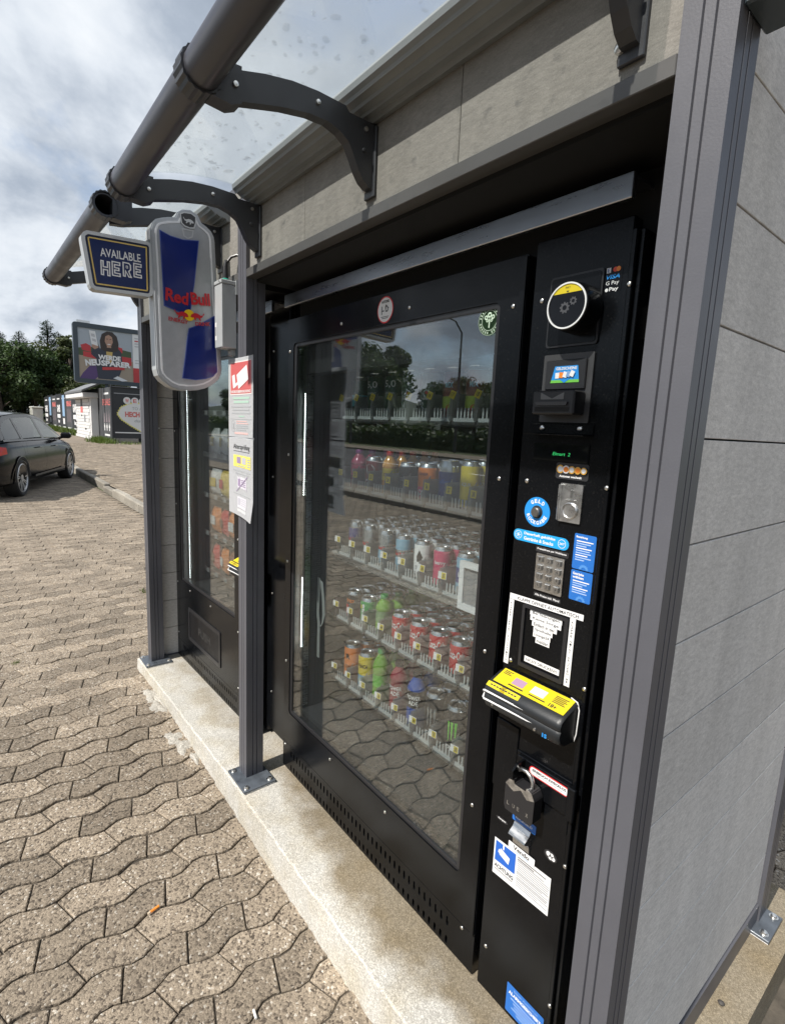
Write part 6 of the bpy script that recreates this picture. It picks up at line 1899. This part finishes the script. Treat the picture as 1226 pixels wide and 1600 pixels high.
# ---------------- banner fence and booth
m_banner = mat('black_banner', (0.022, 0.024, 0.028), 0.5, var=0.2, vscale=1.5)
m_banner2 = mat('banner_grey', (0.06, 0.063, 0.068), 0.5, var=0.2, vscale=1.5)
m_tarp = mat('white_banner_print', (0.7, 0.7, 0.7), 0.6); m_tred = mat('banner_red', (0.60, 0.16, 0.15), 0.6); m_tblue = mat('banner_blue', (0.25, 0.40, 0.58), 0.5); m_tyel = mat('banner_yellow', (.7, .65, .15), .6)
ff = thing('banner_fence', 'long black banner-clad site fence with gambling hall prints beyond the footway', 'fence', (-30.75, 5.85, 0.1))
FY = lambda u, v, n=0.0: (u, 5.85 - n, v)
FXR = right(-30.75)
xs_ = [-30.75, -33.1, -41.2, -44.0, -46.8, -49.6, -52.4, -55.2, -58.0, -61.0]
for i in range(len(xs_) - 1):
    if i == 1: 
        a, b = xs_[i + 1], xs_[i]
        g = MB(); g.box(a + .05, b - .05, 5.85, 5.90, .15, 3.0); obj('fence_panel', g, m_banner2, ff); continue
    a, b = xs_[i + 1], xs_[i]
    g = MB(); g.slab(rect(a + .04, .15, b - .04, 2.98 + .06 * (i % 2)), FY, -.05, 0); p_ = obj('fence_panel', g, m_banner if i % 3 else m_banner2, ff)
    g = MB(); g.tube([(b, 5.88, 0), (b, 5.88, 3.1)], .04, 8); obj('fence_post', g, m_brk, ff)
    g = MB(); w = b - a; cx_ = (a + b) / 2
    for z in (2.62, .42): g.poly(rect(cx_ - w * .28, z, cx_ + w * .28, z + .10), FY, .004, 0)
    if i == 0:
        g.text('SPIELHALLE', FY, a + .18, 2.05, w - .36, .34, .006, 1, bold=.01)
        for q in range(3):
            xx = cx_ + (q - 1) * .62
            g.poly([(xx - .13, 1.15), (xx, 1.82), (xx + .13, 1.15)], FY, .006, 2); g.poly([(xx - .09, .70), (xx + .09, .70), (xx + .05, 1.1), (xx - .05, 1.1)], FY, .006, 0); g.poly([(xx - .16, .86), (xx + .16, .86), (xx + .12, 1.0), (xx - .12, 1.0)], FY, .0065, 0)
    elif i % 3 == 2:
        g.text('GAMES', FY, a + .5, 1.6, w - 1, .6, .006, 0, bold=.06); g.poly(rect(a + .5, 1.15, b - .5, 1.45), FY, .006, 0); g.text('bar', FY, a + .9, .75, w - 1.8, .3, .006, 0, bold=.05)
    elif i % 3 == 1:
        g.poly(rect(cx_ - .6, 1.3, cx_ + .6, 2.9), FY, .006, 3); g.poly(rect(cx_ - .5, .7, cx_ + .5, 1.15), FY, .006, 0)
    else:
        g.text('SPIELHALLE', FY, a + .3, 2.05, w - .6, .38, .006, 1, bold=.06)
        for q in range(4): g.poly(rect(a + .5 + q * .5, .9, a + .62 + q * .5, 1.85), FY, .006, 2)
    obj('print', g, [m_tarp, m_tred, mat('banner_mauve', (.28, .22, .24), .6), m_tblue], p_)
g = MB(); g.slab(rect(5.90, .35, 9.5, 3.02), FXR, -.05, 0); p_ = obj('fence_panel', g, m_banner, ff)
g = MB(); g.tube([(-30.72, 5.86, 0), (-30.72, 5.86, 3.06)], .045, 8); g.tube([(-30.72, 5.9, 3.0), (-30.72, 9.5, 3.0)], .035, 8); obj('fence_post', g, m_brk, ff)
g = MB()
cy_, cz_ = 8.15, 1.55
arrow = [(6.12, 1.62), (6.30, 1.98), (6.75, 2.20), (7.6, 2.24), (9.2, 2.2), (9.2, .95), (8.2, .72), (7.45, .60), (6.75, 1.02), (6.30, 1.34)]
g.poly(arrow, FXR, .006, 0)
n_ = len(arrow)
for i in list(range(0, 3)) + [6, 7, 8, 9]:
    (u0, v0), (u1, v1) = arrow[i], arrow[(i + 1) % n_]
    m_ = max(2, int(math.hypot(u1 - u0, v1 - v0) / .11))
    for q in range(m_):
        t_ = (q + .5) / m_
        g.poly(disc(u0 + (u1 - u0) * t_, v0 + (v1 - v0) * t_, .045, 8), FXR, .010, 1)
for u, ch in ((6.62, 'W'), (7.0, 'E'), (7.38, 'L')):
    g.poly(disc(u, 2.33, .185, 18), FXR, .012, 0); g.text(ch, FXR, u - .09, 2.23, .18, .2, .014, 2, bold=.03)
g.text('TO A', FXR, 6.85, 1.86, .5, .15, .012, 3); g.text('HECH', FXR, 6.50, 1.48, .72, .28, .012, 2, bold=.05); g.text('das', FXR, 6.95, 1.22, .3, .15, .012, 3, shear=.2)
g.poly(rect(6.0, .62, 9.5, .68), FXR, .004, 0); g.poly(rect(6.0, 2.66, 9.5, 2.70), FXR, .004, 4)
obj('print', g, [m_tarp, m_tyel, m_tred, m_greyink, m_greyink], p_)

bo = thing('white_booth', 'small white brick-patterned booth with sloping roof against the banner fence', 'booth', (-36.5, 5.4, 0.1))
m_bw = mat('white_wall', (.68, .68, .67), .6, var=.05, vscale=2); m_bwj = mat('wall_joint', (.45, .45, .45), .7)
g = MB(); g.box(-39.6, -34.4, 5.50, 5.80, .28, 2.45); wl_ = obj('wall', g, m_bwj, bo)
bq = MB(); bq.cbox(-.36, .36, -.012, .012, -.085, .085, .006); bme = mesh_from('brick', bq, m_bw)
for r_ in range(11):
    for c_ in range(7):
        x = -39.25 + c_ * .76 + (.38 if r_ % 2 else 0)
        if x > -34.7: continue
        o = bpy.data.objects.new('brick', bme); COL.objects.link(o); o.parent = wl_; o.location = Vector((x, 5.490, .40 + r_ * .192)) - worldloc(bo)
g = MB(); g.box(-34.4, -34.1, 5.46, 5.82, .15, 2.6); g.box(-39.7, -34.1, 5.44, 5.82, .12, .27); obj('corner_trim', g, m_bw, bo)
g = MB(); g.cbox(-40.4, -34.0, 5.05, 5.85, 2.46, 2.75, .03); obj('eave', g, m_bw, bo)
g = MB(); g.slab([(5.0, 2.76), (6.2, 3.35), (6.2, 3.45), (5.0, 2.86)], lambda u, v, n=0: (n, u, v), -40.5, -33.8); obj('roof', g, mat('booth_roof', (.16, .165, .17), .5), bo)
g = MB()
FBo = lambda u, v, n=0: (u, 5.475 - n, v)
g.poly(rect(-37.6, 2.0, -37.0, 2.42), FBo, .004, 0); g.poly(rect(-37.7, 1.62, -36.9, 1.98), FBo, .004, 1); g.poly(rect(-36.6, 1.1, -36.1, 1.5), FBo, .004, 2); g.poly(rect(-36.4, .62, -35.9, .72), FBo, .004, 0); g.poly(rect(-37.5, 1.4, -37.2, 1.5), FBo, .004, 0)
obj('fixtures', g, [m_darkgrey, m_tred, m_greyink], bo)

uc = thing('utility_cabinet', 'pale ribbed street utility cabinet standing behind the car', 'cabinet', (-56.0, 4.55, 0.1))
m_cab = mat('cabinet_cream', (.55, .55, .50), .5, var=.05, vscale=3)
g = MB(); g.cbox(-57.6, -55.6, 4.4, 5.2, .1, 1.85, .03); obj('body', g, m_cab, uc)
g = MB(); g.cbox(-57.7, -55.5, 4.35, 5.25, 1.86, 2.0, .04); obj('lid', g, m_cab, uc)
for i in range(8):
    g = MB(); g.box(-57.45 + i * .23, -57.38 + i * .23, 4.37, 4.4, .25, 1.75); obj('rib', g, m_cab, uc)

# ---------------- billboard
bb = thing('billboard', 'large framed advertising billboard with a woman holding a phone above the fence', 'billboard', (-32.6, 6.5, 0.1))
FXB = right(-32.30)
m_bbf = mat('billboard_frame', (.04, .055, .07), .35)
y0, y1, z0, z1 = 4.50, 8.55, 3.17, 6.22
g = MB(); o_, i_ = rrect(y0, z0, y1, z1, .12), rrect(y0 + .22, z0 + .22, y1 - .22, z1 - .24, .02)
g.ring(o_, i_, FXB, .06); g.wall(o_, FXB, -.25, .06); g.wall(i_, FXB, 0, .06); g.poly(o_, FXB, -.25); obj('frame', g, m_bbf, bb)
g = MB(); g.tube([(-32.42, 6.0, 0), (-32.42, 6.0, 3.2)], .09, 10); g.tube([(-32.42, 7.6, 0), (-32.42, 7.6, 3.2)], .09, 10); obj('support_post', g, m_bbf, bb)
g = MB(); g.box(-32.45, -32.25, 4.7, 5.3, 6.225, 6.34); obj('lamp_rail', g, m_steel, bb)
BC = dict(sky=(.38, .42, .47), tan=(.36, .29, .22), red=(.50, .04, .045), green=(.06, .09, .04), hair=(.035, .022, .017), skin=(.42, .25, .18), navy=(.03, .035, .055), shirt=(.55, .38, .12), purple=(.09, .045, .16), white=(.75, .75, .76), grey=(.5, .5, .52))
keys = list(BC); bmats = [mat('poster_' + k_, BC[k_], .35) for k_ in keys]
ix = {k_: i for i, k_ in enumerate(keys)}
g = MB()
u0, v0, u1, v1 = y0 + .22, z0 + .22, y1 - .22, z1 - .24
def U(a): return u0 + a * (u1 - u0)
def V(b): return v0 + b * (v1 - v0)
lay = [0]
def pp(pts, k_):
    lay[0] += 1
    g.poly([(U(a), V(b)) for a, b in pts], FXB, .002 + .0012 * lay[0], ix[k_])
pp([(0, 0), (1, 0), (1, 1), (0, 1)], 'sky')
pp([(0, 0), (.73, 0), (.73, .42), (.45, .46), (0, .50)], 'tan')
pp([(0, .46), (.30, .44), (.70, .40), (.70, .62), (.52, .66), (.40, .60), (.15, .64), (0, .60)], 'green')
pp([(.05, .56), (.16, .54), (.16, .66), (.10, .70), (.03, .66)], 'red'); pp([(.06, .44), (.30, .40), (.30, .52), (.06, .54)], 'red'); pp([(.48, .36), (.70, .34), (.70, .50), (.48, .52)], 'red'); pp([(.50, .60), (.58, .58), (.58, .68), (.52, .70)], 'red')
pp([(0, 0), (.20, .0), (.34, .20), (.32, .34), (.16, .30), (.05, .12)], 'purple')
pp([(.24, .02), (.50, .02), (.58, .30), (.56, .60), (.50, .70), (.32, .70), (.25, .56), (.22, .30)], 'navy')
pp([(.16, .50), (.20, .72), (.25, .74), (.28, .62), (.30, .50), (.24, .40)], 'navy')
pp([(.36, .36), (.43, .36), (.45, .66), (.36, .66)], 'shirt')
pp([(.29, .62), (.28, .78), (.31, .92), (.38, .985), (.45, .98), (.51, .90), (.53, .76), (.52, .62), (.47, .58), (.34, .58)], 'hair')
pp([(.345, .78), (.355, .88), (.40, .92), (.445, .88), (.452, .78), (.43, .70), (.40, .675), (.37, .70)], 'skin')
pp([(.37, .66), (.43, .66), (.425, .72), (.375, .72)], 'skin')
pp([(.375, .735), (.425, .735), (.415, .72), (.385, .72)], 'white')
for e_ in (.378, .422): pp([(e_ - .012, .825), (e_ + .012, .825), (e_ + .010, .838), (e_ - .010, .838)], 'hair')
pp([(.17, .64), (.21, .60), (.26, .64), (.25, .74), (.19, .74)], 'skin')
pp([(.17, .70), (.255, .67), (.225, .955), (.145, .965)], 'white'); pp([(.185, .76), (.235, .745), (.226, .80), (.178, .81)], 'grey'); pp([(.172, .85), (.222, .84), (.215, .90), (.168, .905)], 'grey')
pp([(.44, .05), (.56, .0), (.64, .02), (.50, .10)], 'white')
pp([(.30, .20), (.60, .24), (.60, .30), (.30, .26)], 'red')
pp([(.72, 0), (1, 0), (1, 1), (.72, 1)], 'white'); pp([(.72, 0), (1, 0), (1, .30), (.72, .30)], 'red')
for i in range(4): pp([(.75, .90 - i * .055), (.95 - .03 * i, .90 - i * .055), (.95 - .03 * i, .925 - i * .055), (.75, .925 - i * .055)], 'grey' if i != 1 else 'red')
for i in range(2): pp([(.75, .45 - i * .055), (.93, .45 - i * .055), (.93, .47 - i * .055), (.75, .47 - i * .055)], 'grey')
lay[0] += 2
nb = .002 + .0012 * lay[0]
g.text('WERDE', FXB, U(.25), V(.405), (u1 - u0) * .30, (v1 - v0) * .10, nb + .004, ix['white'], bold=.05)
g.text('NEU', FXB, U(.085), V(.255), (u1 - u0) * .20, (v1 - v0) * .125, nb + .004, ix['white'], bold=.05, rot=.12); g.text('SPARER', FXB, U(.285), V(.285), (u1 - u0) * .40, (v1 - v0) * .115, nb + .004, ix['white'], bold=.05)
g.text('!', FXB, U(.86), V(.08), .08, .4, nb + .004, ix['white'], bold=.05)
obj('poster', g, bmats, bb)

# ---------------- trees
def leaf_mat(name, c):
    m, t, b = base_mat(name)
    gi = N(t, 'ShaderNodeNewGeometry')
    r = N(t, 'ShaderNodeMapRange'); r.inputs['To Min'].default_value = .55; r.inputs['To Max'].default_value = 1.5
    lk(t, gi.outputs['Random Per Island'], r.inputs['Value'])
    mx = N(t, 'ShaderNodeMix', data_type='RGBA', blend_type='MULTIPLY'); mx.inputs['Factor'].default_value = 1
    mx.inputs['A'].default_value = (*c, 1); lk(t, r.outputs[0], mx.inputs['B']); lk(t, mx.outputs['Result'], b.inputs['Base Color'])
    b.inputs['Roughness'].default_value = .55
    b.inputs['Specular IOR Level'].default_value = .3
    tl = N(t, 'ShaderNodeBsdfTranslucent'); tl.inputs[0].default_value = (c[0] * 1.3, c[1] * 1.4, c[2] * .8, 1)
    ms = N(t, 'ShaderNodeMixShader'); ms.inputs[0].default_value = .25
    o_ = t.nodes['Material Output']
    lk(t, b.outputs[0], ms.inputs[1]); lk(t, tl.outputs[0], ms.inputs[2]); lk(t, ms.outputs[0], o_.inputs[0])
    return m
m_leaf = leaf_mat('leaf_green', (.045, .075, .026)); m_leaf2 = leaf_mat('leaf_olive', (.060, .075, .030)); m_needle = leaf_mat('needle_green', (.024, .045, .028)); m_bark = mat('bark', (.07, .055, .045), .9, var=.3, vscale=6, bump=.6, bscale=20)
def broad_tree(seed, h, rad, n, m):
    r = random.Random(seed)
    g = MB()
    g.tube([(0, 0, 0), (.1, 0, h * .25), (.05, .1, h * .5), (0, 0, h * .8)], [h * .028, h * .022, h * .014, h * .004], 8)
    clumps = []
    for i in range(26):
        a = r.uniform(0, 2 * PI); q = r.random() ** .5
        zc_ = h * r.uniform(.25, .93)
        env = math.sin(PI * min(1, max(.05, (zc_ / h - .12) / .95))) ** .6
        c = Vector((math.cos(a) * rad * q * env, math.sin(a) * rad * q * env, zc_))
        clumps.append((c, rad * r.uniform(.22, .40)))
        if i < 12: g.tube([(0, 0, c.z * .62), tuple(c * .6 + Vector((0, 0, c.z * .3))), tuple(c)], [h * .010, h * .006, h * .002], 5)
    tr = mesh_from('trunk', g, m_bark, smooth='all')
    L = MB()
    for _ in range(n):
        c, cr_ = r.choice(clumps)
        d = Vector((r.gauss(0, 1), r.gauss(0, 1), r.gauss(0, 1))).normalized() * cr_ * r.random() ** .4
        p = c + d
        s = r.uniform(.09, .2)
        nrm = (d.normalized() * .7 + Vector((r.gauss(0, .6), r.gauss(0, .6), r.gauss(.4, .6)))).normalized()
        a = nrm.orthogonal().normalized(); b = nrm.cross(a)
        t_ = r.uniform(0, 2 * PI); a, b = a * math.cos(t_) + b * math.sin(t_), b * math.cos(t_) - a * math.sin(t_)
        L.add([p - a * s, p + b * s * .5, p + a * s, p - b * s * .5], [(0, 1, 2, 3)])
    return tr, mesh_from('crown', L, m)
def fir_tree(seed, h, rad, n):
    r = random.Random(seed)
    g = MB(); g.tube([(0, 0, 0), (0, 0, h * .5), (0, 0, h)], [h * .022, h * .014, .02], 8)
    L = MB()
    nb_ = 90
    for i in range(nb_):
        t_ = (i + r.random()) / nb_
        z = h * (.06 + .93 * t_)
        ln = rad * (1 - t_) ** .8 * r.uniform(.65, 1.1) + .12
        a = i * 2.4 + r.uniform(-.4, .4)
        d = Vector((math.cos(a), math.sin(a), -.12 + .35 * t_))
        if ln > .5: g.tube([(0, 0, z), tuple(Vector((0, 0, z)) + d * ln)], [.03, .006], 4)
        k_ = int(n / nb_ * (ln / rad + .15) * 1.6)
        for _ in range(k_):
            q = r.random() ** .7
            p = Vector((0, 0, z)) + d * ln * q + Vector((r.gauss(0, .13), r.gauss(0, .13), r.gauss(-.10, .12))) * (1.2 - q * .5)
            s = r.uniform(.10, .22)
            dd = (d + Vector((r.gauss(0, .45), r.gauss(0, .45), r.gauss(-.25, .3)))).normalized()
            sd_ = dd.cross(Vector((r.gauss(0, .4), r.gauss(0, .4), 1))).normalized()
            L.add([p, p + dd * s * .5 + sd_ * s * .22, p + dd * s, p + dd * s * .5 - sd_ * s * .22], [(0, 1, 2, 3)])
    return mesh_from('trunk', g, m_bark), mesh_from('crown', L, m_needle)
TV = dict(broad=broad_tree(1, 7.0, 3.0, 14000, m_leaf), olive=broad_tree(2, 6.5, 2.6, 11000, m_leaf2), fir=fir_tree(3, 10.0, 2.3, 14000), thin=broad_tree(5, 8.0, 2.2, 7000, m_leaf2))
def tree(kind, x, y, h, label, group, rz=0.0, wide=1.0):
    tr, cr_ = TV[kind]
    H0 = dict(broad=7.0, olive=6.5, fir=10.0, thin=8.0)[kind]
    s = h / H0
    t_ = thing('fir_tree' if kind == 'fir' else 'broadleaf_tree', label, 'tree', (x, y, -.02), group)
    t_.scale = (s * wide, s * wide, s); t_.rotation_euler.z = rz
    for n_, me in (('trunk', tr), ('crown', cr_)):
        o = bpy.data.objects.new(n_, me); COL.objects.link(o); o.parent = t_
GA = 'trees beyond the parked car'
tree('fir', -70.0, 7.35, 11.4, 'tallest dark fir with a pointed tip beside the billboard', GA, .3, 1.25)
tree('thin', -68.0, 9.0, 10.0, 'thin loose-leaved tree just left of the billboard', GA, 1.0, 1.2)
tree('fir', -73.0, 5.0, 10.3, 'smaller fir left of the tallest fir', GA, 1.7, 1.3)
tree('broad', -67.0, 5.6, 7.6, 'bright green bushy tree in front of the firs', GA, .5, 1.0)
tree('broad', -66.0, 2.6, 8.3, 'dark green tree at the left edge of the picture above the car roof', GA, 2.6, 1.05)
tree('olive', -66.0, 8.3, 6.0, 'low olive-green tree directly behind the banner fence', GA, 3.9, 1.1)
tree('olive', -72.0, 11.0, 9.0, 'olive tree hidden mostly behind the billboard', GA, 5.1, 1.1)
tree('broad', -74.0, -0.6, 9.0, 'broad tree outside the left edge beyond the car', GA, 1.2, 1.1)
tree('broad', -78.0, 5.0, 9.0, 'broad tree standing behind the two firs', GA, 4.2, 1.3)
tree('fir', -75.0, 3.4, 10.2, 'fir whose tip shows above the tree at the left edge', GA, 2.2, 1.3)
tree('fir', -69.0, 8.3, 10.2, 'slim fir between the tallest fir and the billboard', GA, 5.0, 1.1)
# hedge and trees across the street (they show in the glass)
GH = 'trees across the street reflected in the door glass'
rt = random.Random(21)
LBL = ['first', 'second', 'third', 'fourth', 'fifth', 'sixth', 'seventh', 'eighth', 'ninth', 'tenth', 'eleventh', 'twelfth', 'thirteenth', 'fourteenth', 'fifteenth', 'sixteenth', 'seventeenth', 'eighteenth', 'nineteenth', 'twentieth']
spots = []
for i in range(20):
    x = -84 + i * 4.7 + rt.uniform(-1.2, 1.2)
    spots.append((x, -33 - rt.uniform(0, 6) + (x + 40) * .03))
for i, (x, y) in enumerate(spots):
    tall = rt.uniform(10, 11.5) if i in (5, 6, 7) else rt.uniform(6.0, 7.0)
    tree(rt.choice(['broad', 'olive', 'broad']), x, y, tall, LBL[i] + ' tree from the left in the row across the street', GH, rt.uniform(0, 6), rt.uniform(1.1, 1.45))
hq = MB(); rr = random.Random(4)
for _ in range(16000):
    x = rr.uniform(-95, 25); zb = rr.random() ** .7 * (1.7 + .35 * math.sin(x * .5) + .25 * math.sin(x * 1.7))
    y = -27.5 + (x + 40) * .02 + rr.uniform(-.9, .9)
    s = rr.uniform(.12, .26); a = rr.uniform(0, 6.28); t_ = rr.uniform(-.6, .9)
    dx, dy, dz = math.cos(a) * s, math.sin(a) * s, t_ * s
    hq.add([(x - dx, y - dy, zb - dz), (x + dy * .5, y - dx * .5, zb + s * .4), (x + dx, y + dy, zb + dz), (x - dy * .5, y + dx * .5, zb - s * .4)], [(0, 1, 2, 3)])
hq.box(-95, 25, -28.1, -27.0, 0, 1.15)
hd_ = obj('hedge', hq, m_leaf, None, loc=(-35, -27.5, 0))
tag(hd_, 'long clipped green hedge across the street, mirrored in the glass', 'hedge')
for i, x in enumerate((-36.0, -24.0)):
    lp = thing('street_lamp', ['tall street lamp across the road mirrored left in the glass', 'tall street lamp across the road mirrored right in the glass'][i], 'street lamp', (x, -22.6, .1), 'street lamps across the road')
    g = MB(); g.tube([(x, -22.6, .1), (x, -22.6, 4), (x, -22.6, 7.6), (x, -22.0, 8.2), (x, -20.9, 8.4)], [.10, .08, .06, .05, .045], 8); obj('pole', g, m_brk, lp)
    g = MB(); g.cbox(x - .12, x + .12, -21.2, -20.4, 8.36, 8.47, .04); obj('lamp_head', g, m_steel, lp)

# ---------------- grass at fence foot, weeds, litter
m_blade = leaf_mat('weed_green', (.09, .13, .03))
g = MB(); rr = random.Random(9)
def blades(cx_, cy_, rx, ry, n, h, z0=.10):
    for _ in range(n):
        x, y = cx_ + rr.gauss(0, rx), cy_ + rr.gauss(0, ry); hh = h * rr.uniform(.4, 1.1); a = rr.uniform(0, 6.28); w = hh * .09
        lx, ly = rr.gauss(0, .35) * hh, rr.gauss(0, .35) * hh
        g.add([(x - math.cos(a) * w, y - math.sin(a) * w, z0), (x + math.cos(a) * w, y + math.sin(a) * w, z0), (x + lx, y + ly, z0 + hh)], [(0, 1, 2)])
for i in range(30): blades(-40.5 - i * .68, 5.55, .35, .12, 60, .45)
blades(-31.3, 5.45, .8, .22, 900, .32); blades(-29.5, 7.0, .3, .9, 200, .22)
tag(obj('grass', g, m_blade), 'rough grass and weeds along the foot of the banner fence', 'grass', kind='stuff')
g = MB(); blades(-3.60, .128, .012, .010, 60, .022, .05)
tag(obj('weed_tuft', g, m_blade, None), 'small green weed tuft growing between the paving stones at the left edge', 'weed')
g = MB(); blades(-4.60, 1.07, .03, .015, 70, .03, .05)
tag(obj('weed_tuft', g, m_blade, None), 'small green weed tuft beside the far post on the paving', 'weed')
cb = thing('cigarette_butt', 'orange-tipped cigarette end lying on the paving stones', 'cigarette butt', (-1.517, .349, .0056))
g = MB(); g.tube([(-1.5150, .340, .0065 + gz(-1.515)), (-1.5215, .3665, .0065 + gz(-1.52))], .0040, 10); obj('filter', g, mat('filter_orange', (.80, .27, .04), .7, var=.15, vscale=200), cb)
g = MB(); g.tube([(-1.5132, .3325, .0062 + gz(-1.515)), (-1.5149, .3395, .0065 + gz(-1.515))], .0036, 10); obj('paper_end', g, mat('butt_paper', (.55, .45, .33), .8), cb)
cb = thing('cigarette_butt', 'white cigarette end lying on the paving near the slab edge', 'cigarette butt', (-1.06, .4785, .004))
g = MB(); g.tube([(-1.072, .4805, .0045), (-1.049, .4770, .0045)], .0035, 10); obj('paper_end', g, mat('butt_white', (.72, .70, .66), .8), cb)
g = MB(); g.lathe([(.0001, 0), (.006, .001), (.008, .005), (.005, .008), (.0001, .009)], (-.302, 1.385, .12), 9); 
tag(obj('pebble', g, mat('dark_pebble', (.06, .055, .05), .7), smooth='all'), 'single dark pebble on the slab beside the grey side wall', 'pebble')
